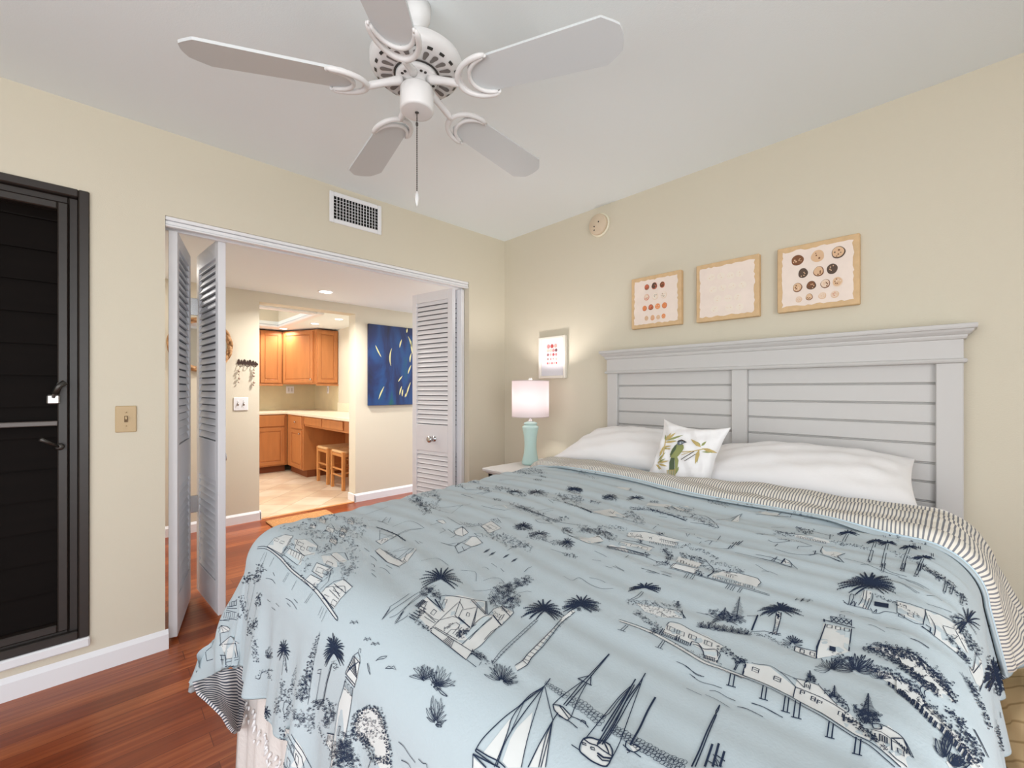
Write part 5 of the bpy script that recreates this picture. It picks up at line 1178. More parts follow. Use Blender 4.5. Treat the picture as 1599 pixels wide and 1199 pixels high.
# crop F/G: sail boats and breakwater
I.frame(720, 1000, .1751)
I.fill([(200, 1000), (430, 710), (450, 700), (390, 880), (370, 960), (320, 1080)]); I.fill([(370, 1080), (440, 880), (500, 780), (640, 640), (600, 860), (560, 1000), (540, 1136), (420, 1136)]); I.fill([(610, 1130), (700, 930), (790, 800), (760, 1136)])
I.line([(130, 985), (180, 900), (260, 810), (400, 680), (520, 590), (620, 490), (740, 415), (795, 345)], 1.6, smooth=True); I.line([(745, 415), (640, 490), (520, 600), (450, 710), (430, 780), (380, 930), (300, 1130)], 1.4, smooth=True); I.line([(740, 420), (600, 600), (500, 740), (440, 830), (380, 950), (320, 1130)], 1.6, smooth=True); I.line([(720, 440), (560, 560), (440, 830)], 1)
I.line([(735, 425), (690, 560), (640, 720), (590, 900), (540, 1136)], 1.2, smooth=True); I.line([(750, 420), (780, 560), (820, 720)], 1.2); I.line([(865, 650), (820, 720), (700, 930), (600, 1136)], 1.5, smooth=True); I.line([(820, 725), (760, 860), (695, 1136)], 1.3, smooth=True); I.line([(815, 730), (775, 900), (715, 1136)], 1.3); I.line([(815, 730), (790, 900), (755, 1136)], 1.3)
I.line([(110, 1012), (200, 1060), (300, 1110), (350, 1136)], 1.6); I.line([(145, 970), (240, 1030), (330, 1075), (400, 1136)], 1.5, smooth=True); I.line([(130, 985), (230, 1060), (300, 1110)], 1.4); I.line([(110, 1015), (108, 1136)], 1.3); I.line([(112, 1015), (230, 1136)], 1.6); I.line([(145, 970), (130, 985)], 1.4); I.fill([(112, 1040), (210, 1136), (112, 1136)])
I.rope([(760, 385), (850, 450), (960, 510)], 9, 18, 12, 2, 120, w=1.1); I.rope([(990, 545), (1080, 590), (1180, 670), (1280, 740)], 16, 20, 14, 3, 121, w=1.1)
I.fill([(820, 580), (900, 600), (985, 685), (950, 720), (860, 660)]); I.line([(820, 575), (880, 585), (910, 600), (985, 685), (945, 722), (865, 665), (830, 625), (820, 575)], 1.6); I.line([(880, 590), (960, 700)], 1.4); I.line([(915, 580), (1080, 380), (1150, 310), (1320, 125)], 1.6, smooth=True); I.line([(935, 590), (1110, 385), (1180, 300), (1322, 128)], 1.6, smooth=True)
I.line([(1045, 345), (1160, 315), (1155, 405), (1045, 345)], 1.5); I.line([(1040, 345), (1165, 408)], 1.7); I.line([(1080, 370), (970, 450), (880, 520), (820, 580)], 1.3, smooth=True); I.line([(1120, 390), (1040, 540), (985, 680)], 1.2, smooth=True)
I.waves([[(870, 680), (960, 725), (1040, 790)], [(985, 685), (1060, 715), (1110, 750), (1135, 785)]], 1.3); I.line([(1065, 735), (1080, 715), (1110, 730), (1115, 752)], 1.4)
I.fill([(1090, 880), (1200, 880), (1320, 930), (1345, 1030), (1300, 1130), (1180, 1080), (1070, 990)]); I.line([(1095, 880), (1065, 930), (1060, 990), (1110, 1040), (1180, 1090), (1290, 1130), (1340, 1060), (1350, 990), (1320, 930)], 1.8, smooth=True); I.line([(1095, 882), (1150, 872), (1210, 890), (1270, 905), (1330, 940)], 2.2, smooth=True); I.line([(1095, 885), (1150, 925), (1210, 945), (1270, 990), (1340, 1035)], 1.6, smooth=True)
I.line([(1215, 1010), (1270, 1050), (1345, 1060)], 2.4); I.line([(1215, 1030), (1260, 1075), (1335, 1085)], 1.6); I.box(1080, 915, 32, 10, 6, 18, 1.3); I.box(1155, 955, 34, 10, 6, 22, 1.3); I.line([(1210, 945), (1260, 905), (1300, 960), (1320, 1020)], 1.5, smooth=True); I.line([(1280, 930), (1310, 990)], 1.4)
I.line([(1555, 350), (1420, 590), (1320, 760), (1215, 930)], 1.8, smooth=True); I.line([(1545, 400), (1430, 620), (1330, 790), (1235, 930)], 1.4, smooth=True); I.line([(1120, 870), (1280, 670), (1420, 500), (1530, 400)], 1.3, smooth=True); I.line([(985, 935), (1060, 985)], 1.2)
I.frame(940, 1040, .1876)
I.line([(362, 65), (310, 150), (200, 300), (110, 480), (30, 610), (0, 660)], 1.7, smooth=True); I.line([(320, 150), (240, 280), (140, 460), (60, 590), (10, 650)], 1.4, smooth=True); I.line([(345, 90), (325, 150), (210, 470), (150, 640), (85, 770), (40, 847)], 1.2, smooth=True); I.line([(280, 115), (200, 240), (100, 390), (0, 550)], 1.8, smooth=True); I.line([(250, 170), (140, 290), (60, 400), (0, 440)], 1.1)
I.line([(445, 265), (380, 380), (320, 510), (270, 600), (235, 665)], 2.6, smooth=True); I.fill([(200, 625), (320, 690), (270, 725)]); I.line([(205, 625), (200, 680), (265, 722), (320, 690), (250, 650)], 1.5, smooth=True); I.line([(175, 660), (230, 710), (270, 725), (325, 765)], 1.3); I.line([(205, 700), (235, 722), (210, 728)], 1.4)
I.rope([(100, 530), (200, 590), (300, 650), (400, 710), (520, 780), (700, 850)], 14, 21, 30, 3, 122, w=1.2)
I.line([(980, 330), (950, 380), (945, 410), (970, 370), (980, 330)], 1.4); I.line([(942, 410), (870, 560), (810, 710), (745, 847)], 1.8, smooth=True); I.line([(955, 410), (890, 560), (840, 690), (775, 847)], 1.4, smooth=True)
for a in ((920, 655, 855, 847), (973, 650, 920, 847), (1020, 715, 980, 847)): I.line([(a[0], a[1]), (a[2], a[3])], 2.6)
I.line([(870, 790), (960, 840)], 1.6); I.line([(950, 745), (1025, 800)], 1.6); I.line([(945, 790), (965, 847)], 1.4); I.line([(925, 740), (1000, 847)], 1)
I.waves([[(690, 0), (780, 65), (850, 95)], [(730, 70), (820, 135), (930, 165), (1000, 190)], [(895, 210), (960, 218), (1040, 265), (1110, 295)], [(860, 245), (960, 290), (1060, 352)], [(1125, 345), (1180, 355), (1250, 382), (1340, 430)], [(1245, 315), (1340, 345), (1430, 395), (1505, 432)], [(700, 190), (830, 250)]], .9)
# crop H: pier with long houses (960,880,.1876)
I.frame(960, 880, .1876)
I.fill([(40, 470), (330, 570), (560, 700), (760, 820), (1100, 950), (1060, 955), (740, 830), (540, 715), (320, 585), (35, 480)])
I.line([(40, 470), (180, 515), (340, 580), (480, 655), (600, 725), (760, 820), (900, 870), (1100, 950)], 1.2, smooth=True); I.line([(35, 485), (170, 530), (320, 595), (470, 675), (590, 745), (740, 835), (900, 890), (1060, 958)], 1.2, smooth=True)
for a in ((95, 515, 50, 555), (400, 645, 360, 700)):
    I.line([(a[0], a[1]), (a[2], a[3])], 1); I.line([(a[0]+18, a[1]+5), (a[2]+20, a[3]+8)], 1); I.line([(a[2]-25, a[3]-5), (a[2]+40, a[3]+18)], 1)
I.fill([(430, 520), (460, 490), (560, 510), (640, 560), (780, 610), (900, 690), (870, 730), (850, 840), (740, 800), (730, 720), (620, 660), (400, 580)])
I.fill([(740, 730), (850, 740), (850, 800), (740, 780)], 2); I.line([(430, 520), (460, 490), (540, 505), (640, 560), (770, 620), (905, 690)], 1, smooth=True); I.line([(400, 545), (370, 590)], 1.6); I.line([(415, 550), (385, 600)], 1.2)
for (x, y) in ((440, 520), (520, 555), (620, 590), (750, 640)): I.box(x, y, 60, 24, -6, 32, 1.1); I.line([(x+20, y+10), (x+14, y+36)], .9)
I.line([(400, 570), (500, 610), (620, 665)], 1.3); I.line([(390, 595), (500, 640), (610, 690)], 1.2)
for k in range(14): I.line([(405+k*16, 580+k*6.5), (400+k*16, 598+k*6.7)], 1.2)
I.line([(520, 600), (505, 640)], 1.5); I.line([(540, 610), (525, 650)], 1.5); I.line([(640, 655), (625, 690)], 1.6)
I.line([(640, 655), (690, 665), (740, 715), (850, 725), (850, 830)], 1.5, smooth=True); I.line([(650, 675), (700, 690), (735, 735), (740, 770)], 1.4, smooth=True); I.line([(865, 740), (880, 765), (845, 830)], 1.3)
for k in range(7): I.line([(745+k*14, 765+k*4), (742+k*14, 795+k*5)], 1.2)
I.line([(740, 790), (850, 815)], 1.2); I.line([(720, 760), (850, 800)], 1)
I.scrib([(500, 670), (640, 740), (800, 820), (900, 850)], 12, 46, 130); I.scrib([(860, 710), (920, 720), (980, 770), (1080, 830)], 24, 100, 131, w=1.2); I.scrib([(1010, 810), (1090, 820)], 20, 50, 132, w=1.4); I.line([(1000, 820), (1010, 850), (990, 890)], 1.6, smooth=True); I.line([(1020, 830), (1025, 850), (1000, 895)], 1.2); I.line([(1090, 840), (1065, 920)], 1.8)
I.scrib([(100, 320), (200, 330), (330, 340), (470, 380)], 22, 120, 133); I.scrib([(170, 400), (260, 470), (380, 540)], 22, 110, 134); I.scrib([(220, 350), (350, 420), (560, 420)], 30, 80, 135, L=.6); I.scrib([(300, 560), (370, 570)], 20, 44, 136, w=1.3); I.scrib([(500, 330), (540, 370)], 22, 50, 137, w=1.2); I.line([(440, 380), (550, 400), (590, 460)], 1.5); I.line([(560, 400), (575, 460)], 1.2); I.line([(370, 400), (440, 450), (560, 460)], .9)
I.fill([(180, 330), (330, 360), (550, 400), (560, 460), (400, 450), (250, 400)])
I.palm(250, 205, 150, 45, 13, 138, dens=8, w=1.3, droop=.7, a0=-.6, a1=PI+.3); I.line([(225, 235), (180, 275), (110, 310)], .9, smooth=True); I.line([(240, 240), (200, 285), (130, 310)], .9, smooth=True)
I.fir(1010, 480, 200, 90, 8, 139, 30, w=1.1); I.fir(900, 480, 110, 130, 6, 140, 20, w=1.2); I.scrib([(800, 400), (920, 440), (1050, 470)], 34, 130, 141, w=1.2); I.line([(680, 410), (780, 430), (880, 480)], 1)
for i_, x_ in enumerate(range(720, 1110, 62)): I.agave(x_, 540+(x_-720)*.16, 52, 60, 9, 142+i_, .15, PI-.15, wd=.08)
I.line([(1190, 432), (1175, 470), (1140, 560)], 2.6, smooth=True); I.line([(1100, 440), (1175, 438)], 1); I.line([(1130, 570), (1250, 565), (1330, 590)], 1)
I.palm(1375, 395, 185, 70, 21, 150, dens=9, w=.9, droop=.9, a0=-.15, a1=PI+.1); I.palm(1375, 390, 120, 55, 13, 151, dens=7, w=.9, droop=.8); I.fill([(1350, 410), (1385, 410), (1345, 590), (1315, 580)]); I.line([(1345, 410), (1335, 500), (1315, 585)], 1.3); I.line([(1388, 410), (1375, 480), (1345, 590)], 1.3); I.scrib([(1365, 420), (1365, 460)], 16, 50, 152, w=1.6)
for k in range(7): I.line([(1334-k*2, 480+k*14), (1366-k*3, 486+k*14)], .9)
I.scrib([(1170, 590), (1270, 610), (1400, 680), (1490, 715)], 14, 80, 153); I.scrib([(1290, 580), (1380, 595)], 12, 34, 154, w=1.4); I.agave(1480, 670, 90, 80, 13, 155, -.2, PI+.1, wd=.06, w=1.3)
I.fill([(1500, 690), (1599, 720), (1599, 770), (1495, 730)]); I.line([(1599, 718), (1500, 690), (1495, 730), (1599, 772)], 1.2); I.box(1545, 712, 34, 12, -6, 28, 1)
I.gull(1550, 300, 100, 22); I.waves([[(0, 20), (80, 65)], [(220, 40), (290, 60), (375, 90)], [(380, 65), (470, 95)], [(260, 70), (330, 85)], [(400, 90), (475, 115)], [(515, 820), (600, 860), (680, 930), (745, 945)], [(625, 925), (670, 955)]], .9)
I.fill([(480, 5), (690, 55), (660, 80), (470, 35)]); I.line([(510, 0), (470, 35), (660, 85), (690, 55)], 1); 
I.line([(450, 40), (660, 95), (880, 155), (1100, 215), (1290, 272)], 1.1); I.line([(660, 85), (900, 155), (1110, 205), (1290, 262)], 1)
for (x, y) in ((600, 85), (650, 95), (945, 175), (985, 188), (1045, 205)): I.line([(x, y), (x-26, y+36)], 1); I.line([(x+18, y+5), (x-8, y+42)], 1)
q = [(820, 90), (900, 65), (1040, 85), (1190, 125), (1215, 160), (1160, 215), (980, 165), (800, 110)]; I.fill(q); I.line([(770, 110), (830, 70), (900, 60), (1040, 82), (1190, 125), (1218, 160), (1185, 190), (1160, 218)], 1.1); I.line([(900, 75), (1000, 100), (1150, 155), (1200, 150)], 1)
for k in range(7): I.box(930+k*34, 92+k*9, 20, 6, -3, 18, .8)
for k in range(9): I.box(820+k*38, 105+k*9.5, 24, 7, -5, 22, .8)
I.scrib([(700, 20), (800, 60), (1080, 70)], 20, 80, 156); I.scrib([(680, 70), (730, 90)], 18, 30, 157, w=1.2); I.line([(700, 20), (800, 20), (820, 70), (770, 105)], .9, smooth=True)
# crop I: pier continues, long roofs, firs (1140,1000,.1876)
I.frame(1140, 1000, .1876)
I.line([(0, 255), (120, 300), (300, 370), (480, 460), (600, 530), (760, 610), (900, 700), (1040, 790), (1180, 860), (1320, 970), (1420, 1061)], 1.4, smooth=True); I.line([(0, 275), (120, 318), (300, 390), (480, 480), (600, 550), (750, 630), (890, 720), (1030, 810), (1160, 880), (1290, 990), (1370, 1061)], 1.4, smooth=True)
I.fill([(130, 190), (330, 220), (540, 390), (525, 470), (320, 380), (110, 295)]); I.fill([(540, 395), (800, 480), (960, 580), (1080, 690), (1180, 840), (1030, 780), (750, 600), (530, 480)]); I.fill([(560, 320), (740, 380), (890, 540), (540, 390)])
I.line([(130, 210), (105, 290)], 2); I.line([(180, 190), (240, 205), (330, 215), (400, 255), (470, 310), (545, 390)], 1, smooth=True); I.line([(400, 258), (470, 290), (540, 320), (620, 400)], 1); I.line([(525, 320), (640, 340), (740, 380), (850, 500), (895, 545)], 1.2); I.line([(545, 390), (525, 475)], 1.3); I.line([(545, 392), (640, 430), (760, 480), (870, 540), (960, 600)], 1.2)
for (x, y, a_, b_) in ((190, 225, 52, 20), (370, 300, 54, 22), (590, 420, 32, 12), (680, 470, 32, 12), (730, 500, 36, 16), (905, 595, 34, 16)): I.box(x, y, a_, b_, -8, 32, 1.3); I.line([(x+4, y+18), (x+a_-8, y+b_+14)], 1)
I.line([(620, 360), (650, 340), (670, 375), (660, 415)], 1.1); I.line([(620, 360), (620, 395)], 1.1); I.box(635, 372, 18, 6, -2, 22, 1)
I.fir(670, 345, 90, 60, 4, 160, -5, w=1.4); I.scrib([(640, 290), (700, 330), (720, 360)], 20, 44, 161, w=1.3)
for (x0_, x1_, y0_, h_) in ((275, 305, 390, 100), (460, 490, 475, 120), (545, 585, 515, 130), (825, 860, 690, 120), (1050, 1090, 820, 130), (5, 38, 290, 90)):
    I.line([(x0_, y0_-10), (x0_-18, y0_+h_)], 1.5); I.line([(x1_, y0_+6), (x1_-14, y0_+h_+8)], 1.5); I.line([(x0_-36, y0_+h_-6), (x1_+10, y0_+h_+16)], 1.6)
I.fir(870, 480, 100, 50, 4, 162, 0, w=1.4); I.scrib([(800, 420), (880, 470), (970, 560)], 24, 80, 163, w=1.3); I.line([(880, 520), (960, 530), (990, 590), (950, 610)], 1.2, smooth=True)
I.fir(1150, 620, 175, 95, 7, 164, 0, w=1.5); I.scrib([(1060, 580), (1120, 640), (1230, 660)], 44, 140, 165, w=1.5); I.line([(1060, 620), (1110, 700), (1130, 640)], 1.4, smooth=True); I.line([(1180, 700), (1240, 700), (1260, 740), (1200, 740), (1180, 700)], 1.5, smooth=True)
I.scrib([(950, 630), (1050, 710), (1150, 780), (1200, 830)], 24, 110, 166, w=1.5); I.line([(950, 625), (945, 680)], 2)
q = [(1180, 745), (1320, 710), (1440, 820), (1500, 940), (1480, 1061), (1420, 1061), (1300, 950), (1200, 840)]; I.fill(q); I.line([(1250, 700), (1340, 745), (1440, 820), (1525, 985)], 1.2, smooth=True); I.line([(1170, 745), (1260, 770), (1340, 825), (1345, 920)], 1.3); I.line([(1340, 820), (1440, 820), (1500, 960)], 1.6); I.line([(1345, 840), (1420, 880), (1520, 980)], 1.4)
for k in range(6): I.line([(1360+k*22, 825+k*16), (1385+k*16, 850+k*20)], 1.3)
I.box(1245, 785, 60, 30, 0, 50, 1.3); I.line([(1265, 800), (1265, 845)], 1.3); I.line([(1285, 808), (1288, 855)], 1.3); I.box(1390, 900, 50, 30, 5, 40, 1.1); I.scrib([(1190, 800), (1230, 840)], 18, 34, 167, w=1.5); I.scrib([(1260, 880), (1300, 910)], 16, 24, 168, w=1.3); I.line([(1320, 930), (1380, 990), (1440, 1030), (1470, 1061)], 1.3, smooth=True)
I.waves([[(180, 525), (290, 565), (440, 648)], [(60, 560), (120, 568), (190, 600), (275, 642)], [(0, 490), (45, 510)]], 1.1)
I.fill([(720, 155), (735, 60), (740, 0), (990, 0), (985, 95), (900, 110), (820, 130)]); I.line([(745, 0), (720, 60), (720, 155)], 1.6); I.line([(1000, 0), (990, 90)], 1.6); I.fill([(540, 55), (715, 95), (715, 155), (535, 90)]); I.line([(715, 95), (540, 55), (535, 92), (715, 155)], 1.3); I.box(585, 75, 34, 12, -4, 26, 1.2); I.box(668, 98, 36, 14, -4, 28, 1.2)
for k in range(4): I.line([(835+k*13, 52+k*3), (833+k*13, 88+k*3)], 1.8)
I.agave(845, 255, 160, 110, 17, 170, .1, PI-.1, wd=.06, w=1.2); I.agave(1040, 265, 200, 150, 21, 171, .05, PI-.05, wd=.06, w=1.5); I.scrib([(1150, 230), (1300, 250), (1420, 330), (1560, 420)], 30, 150, 172, w=1.2); I.scrib([(860, 130), (950, 160), (1080, 200)], 34, 80, 173, w=1.2); I.agave(1240, 330, 120, 90, 11, 174, .1, PI-.6)
I.fill([(1150, 240), (1300, 260), (1450, 330), (1599, 470), (1599, 560), (1420, 420), (1310, 350)])
I.line([(1310, 345), (1400, 400), (1500, 470), (1599, 560)], 1.2); I.line([(1310, 375), (1400, 430), (1500, 510), (1599, 600)], 1.2)
for k in range(9):
    for j in (0, 9): I.line([(1320+k*34+j, 350+k*25), (1318+k*34+j, 378+k*26)], 1.4)
I.scrib([(1130, 70), (1250, 50), (1380, 110), (1500, 220), (1599, 330)], 34, 170, 175, w=1.3); I.scrib([(1150, 60), (1300, 140), (1450, 210)], 22, 80, 176, w=1.4); I.fill([(1200, 60), (1340, 60), (1599, 200), (1599, 330), (1500, 240), (1380, 150)]); I.line([(1250, 40), (1400, 70), (1500, 120), (1599, 190)], 1.1, smooth=True)
# crop J: towers, palms on the right (1250,880,.2183)
I.frame(1250, 880, .2183)
I.fill([(165, 430), (370, 470), (350, 630), (290, 650), (120, 680), (130, 590)]); I.line([(180, 435), (150, 520), (115, 620), (112, 680)], 1.6); I.line([(365, 470), (355, 560), (345, 630)], 1.5); I.line([(165, 405), (390, 465)], 2.2); I.line([(215, 380), (365, 405), (365, 450)], 1.2); I.line([(215, 380), (220, 415)], 1.2); I.fill([(320, 470), (365, 475), (350, 630), (310, 600)], 2)
for k in range(4): I.line([(222+k*36, 385+k*7), (258+k*36, 425+k*7)], 1.4); I.line([(222+k*36, 418+k*7), (258+k*36, 388+k*7)], 1.4)
for k in range(3): I.box(190+k*62, 440+k*12, 36, 6, -2, 20, 1.2)
I.box(282, 368, 34, 6, -2, 14, 1); I.line([(168, 400), (170, 420)], 2.4)
for k in range(4): I.line([(213+k*11, 592+k*3), (211+k*11, 625+k*3)], 1.7)
I.palm(490, 150, 215, 85, 20, 180, dens=10, w=1.25, droop=.55, a0=-.45, a1=PI+.1); I.palm(500, 160, 150, 60, 13, 181, dens=7, w=1.2, droop=1.1); I.scrib([(490, 150), (540, 170)], 30, 60, 182, w=1.2)
I.fill([(450, 190), (510, 200), (480, 330), (415, 300)])
for a in (((455, 190), (445, 250), (415, 300)), ((475, 195), (465, 270), (445, 320)), ((500, 210), (490, 260), (465, 325)), ((515, 215), (515, 250), (480, 330))): I.line(list(a), 1, smooth=True)
I.line([(305, 265), (330, 290), (345, 290), (355, 230), (375, 220), (378, 250), (355, 300), (385, 270), (385, 310), (400, 280)], 1, smooth=True); I.line([(310, 280), (360, 300), (500, 335)], .9); I.line([(500, 320), (520, 350), (545, 330), (540, 355)], 1, smooth=True); I.line([(510, 355), (560, 360), (610, 345), (690, 360)], .9, smooth=True)
I.scrib([(530, 230), (640, 270), (760, 320), (850, 380)], 10, 90, 183, w=1.2)
for k in range(11): I.line([(535+k*9, 275+k*1.5), (533+k*9, 305+k*1.5)], 2.1)
I.fill([(690, 270), (890, 330), (880, 430), (700, 360)]); I.line([(685, 268), (780, 290), (890, 328), (890, 370), (875, 438)], 1.2); I.line([(690, 275), (690, 355)], 1); I.box(755, 305, 36, 14, 0, 20, 1); I.box(765, 355, 40, 16, 4, 18, 1.1); I.line([(690, 350), (760, 400), (820, 430), (880, 440)], 1); I.box(705, 360, 40, 14, -6, 20, 1)
I.fill([(895, 335), (1000, 370), (1110, 440), (1170, 530), (1200, 640), (1120, 640), (950, 510)]); I.line([(893, 330), (1000, 370), (1110, 430), (1160, 500), (1210, 620)], 1.4, smooth=True); I.line([(915, 370), (960, 450), (955, 515)], 1.2, smooth=True); I.line([(1015, 445), (1100, 470), (1190, 640)], 1.3); I.line([(1015, 450), (1050, 520), (1110, 570), (1180, 700)], 1.2); I.line([(870, 450), (950, 515), (1110, 640), (1200, 720)], 1.1); I.line([(895, 440), (930, 460), (925, 490), (900, 475)], 1.6); I.scrib([(1050, 530), (1090, 560)], 20, 40, 184); I.scrib([(1120, 620), (1200, 700)], 20, 60, 185, w=1.3); I.line([(865, 452), (940, 500)], 1.8); I.line([(1085, 510), (1120, 520), (1100, 540)], .8)
I.scrib([(1080, 380), (1150, 450), (1200, 560), (1280, 640)], 28, 130, 186, w=1.2); I.palm(1190, 420, 90, 110, 13, 187, dens=7, w=.9); I.line([(1210, 570), (1250, 640), (1290, 700)], 1.8, smooth=True); I.line([(1255, 620), (1230, 760), (1200, 730)], 1, smooth=True)
I.fill([(1240, 700), (1290, 760), (1300, 850), (1270, 870), (1220, 780)]); I.line([(1300, 850), (1275, 916)], 1)
I.palm(1380, 790, 70, 130, 13, 188, dens=7, w=1.5); I.scrib([(1340, 680), (1370, 760), (1380, 850)], 24, 60, 189, w=1.5); I.scrib([(1400, 800), (1440, 900)], 24, 60, 190, w=1.5)
I.scrib([(1180, 820), (1210, 860), (1250, 916)], 22, 50, 191); I.line([(1150, 780), (1200, 900)], .8)
I.scrib([(580, 600), (700, 620), (820, 680), (950, 780), (1060, 890)], 34, 200, 192, w=1.25); I.scrib([(460, 610), (600, 640), (720, 730), (840, 830), (960, 900)], 26, 190, 193, w=1.35); I.fill([(480, 600), (640, 590), (800, 650), (950, 770), (1070, 916), (900, 916), (700, 690)])
I.line([(560, 580), (700, 610), (830, 660), (920, 740), (1060, 890)], 1.2, smooth=True)
I.waves([[(485, 440), (530, 450), (605, 492)], [(610, 460), (660, 468), (720, 482)], [(785, 538), (850, 560), (920, 608)], [(420, 382), (480, 390), (550, 412)], [(285, 348), (330, 345), (385, 362)], [(625, 120), (740, 150), (850, 215)], [(700, 100), (830, 140), (920, 190)], [(900, 290), (1000, 320), (1080, 350)], [(430, 10), (560, 10), (640, 60), (760, 95)], [(900, 230), (960, 235), (1010, 270)]], .8)
I.gull(45, 265, 90, 22)
I.scrib([(860, 20), (950, 70), (1050, 140), (1150, 220), (1175, 280)], 22, 150, 194, w=1.2)
for (x, y) in ((1030, 150), (1075, 160), (1150, 230), (590, 0), (735, 0), (850, 0)):
    I.line([(x, y), (x-12, y+50)], 1); I.line([(x+18, y), (x+4, y+58)], 1); I.scrib([(x-12, y+52), (x+4, y+60)], 8, 10, int(x))
# crop K: bottom right (1400,980,.1826)
I.frame(1400, 980, .1826)
I.fill([(0, 430), (120, 500), (230, 620), (400, 800), (560, 960), (700, 1150), (740, 1199), (640, 1199), (440, 950), (260, 760), (100, 620), (0, 550)])
I.line([(0, 500), (120, 570), (240, 680), (380, 810), (500, 960), (620, 1090), (690, 1199)], 1.2, smooth=True); I.line([(0, 560), (110, 640), (240, 750), (370, 890), (480, 1020), (600, 1199)], 1.2, smooth=True)
for k in range(16):
    t = k/16; x_, y_ = 20+620*t+(20 if t > .5 else 0), 515+620*t**1.12
    for j in (0, 13): I.line([(x_+j, y_+j*.9), (x_+j-14-k, y_+j*.9+48)], 1.5)
I.scrib([(0, 420), (120, 500), (230, 640), (330, 720), (450, 860), (560, 990), (680, 1160)], 34, 210, 200, w=1.5); I.scrib([(430, 700), (520, 790), (590, 830)], 24, 60, 201, w=1.6); I.scrib([(540, 840), (620, 960), (720, 1130)], 34, 100, 202, w=1.5)
I.fill([(0, 210), (150, 240), (330, 420), (460, 570), (500, 640), (380, 600), (200, 490), (60, 330)]); I.scrib([(0, 200), (150, 250), (300, 400), (430, 520), (495, 630)], 30, 200, 203, w=1.4); I.scrib([(20, 300), (150, 380), (240, 480), (350, 570)], 30, 130, 204, w=1.5); I.line([(60, 190), (180, 250), (330, 400), (440, 540)], 1.4, smooth=True); I.line([(380, 500), (440, 560), (500, 645)], 3)
I.line([(240, 610), (200, 540), (215, 505), (270, 510), (330, 560), (350, 600)], 1.2, smooth=True); I.line([(245, 600), (235, 550), (270, 530)], 1, smooth=True); I.line([(190, 560), (260, 690), (330, 760)], 1.1, smooth=True)
I.agave(405, 1130, 110, 230, 7, 205, .9, 2.6, wd=.07, w=1.8); I.agave(450, 1180, 170, 120, 9, 206, -.1, 1.5, wd=.16, w=1.6); I.fill([(420, 1150), (520, 1100), (540, 1180), (450, 1199)])
I.line([(655, 870), (700, 950), (780, 1110)], 3.2, smooth=True)
I.fill([(640, 340), (720, 260), (740, 400), (720, 510), (680, 480), (620, 350)]); I.line([(720, 300), (650, 390), (620, 330)], 1); I.line([(740, 450), (705, 530)], 1); I.scrib([(620, 480), (680, 580), (740, 700), (790, 850)], 22, 130, 207, w=1.3); I.line([(530, 380), (610, 470), (680, 600)], .9); I.scrib([(850, 850), (870, 920), (900, 1040)], 18, 60, 208, w=1.6); I.line([(840, 780), (870, 900), (910, 1050)], 1.2)
I.palm(840, 430, 90, 160, 13, 209, dens=7, w=1.8); I.line([(790, 455), (840, 445)], 4); I.scrib([(840, 440), (880, 560)], 26, 80, 210, w=1.8); I.scrib([(920, 430), (950, 560), (980, 700)], 20, 90, 211, w=1.6)
for (x, y) in ((815, 510), (900, 610), (870, 720)): I.line([(x, y), (x+45, y)], 1.6); I.line([(x+10, y), (x+16, y+50)], 1.6); I.line([(x+5, y+48), (x+50, y+30)], 1.6)
I.line([(760, 250), (820, 380)], 1.8); I.line([(790, 260), (835, 390)], 1.8); I.scrib([(1040, 880), (1070, 960), (1085, 1040)], 14, 60, 212, w=1.8); I.line([(120, 95), (200, 130), (275, 180)], 1.3, smooth=True)
# crop L: far right row (1180,790,.1876)
I.frame(1180, 790, .1876)
for (x, y, rx_, bx__, by__) in ((770, 225, 90, 720, 325), (1000, 295, 80, 945, 460), (1100, 310, 85, 1055, 500), (1280, 345, 80, 1215, 530), (1395, 430, 90, 1335, 575)):
    I.palm(x, y, rx_, 22, 11, int(x), dens=6, w=1.1, droop=.9); I.line([(x-14, y+10), ((x+bx__)/2-14, (y+by__)/2), (bx__-12, by__)], 1); I.line([(x+6, y+10), ((x+bx__)/2+8, (y+by__)/2), (bx__+14, by__)], 1); I.scrib([(bx__-12, by__), (bx__+12, by__)], 12, 14, int(x)+1, w=1.2); I.scrib([(x-rx_*.7, y), (x+rx_*.7, y)], 12, 30, int(x)+2, w=1.1)
I.scrib([(640, 300), (760, 320), (900, 350), (970, 370)], 14, 90, 220); I.scrib([(1130, 390), (1250, 420), (1380, 480)], 18, 50, 221); I.scrib([(1390, 500), (1500, 570), (1599, 650)], 16, 60, 222, w=1.1)
I.scrib([(340, 190), (400, 215), (480, 215)], 20, 80, 223, w=1.2); I.fill([(330, 240), (450, 250), (610, 290), (620, 310), (470, 290), (330, 260)]); I.line([(160, 205), (230, 220), (340, 240), (470, 250), (600, 275)], 1); I.line([(480, 215), (640, 255), (650, 245), (620, 240), (615, 300), (640, 300)], 1.1); I.scrib([(160, 220), (250, 240), (330, 240)], 16, 60, 224, w=1.1)
for k in range(9): I.box(345+k*28, 250+k*6, 16, 4, -2, 16, .8)
I.line([(105, 285), (150, 305), (260, 300), (280, 290), (180, 275)], 1, smooth=True); I.line([(185, 318), (160, 338)], 1.4); I.line([(345, 360), (355, 338), (430, 340), (470, 335), (370, 300)], 1.1); I.scrib([(200, 275), (370, 300)], 8, 30, 225)
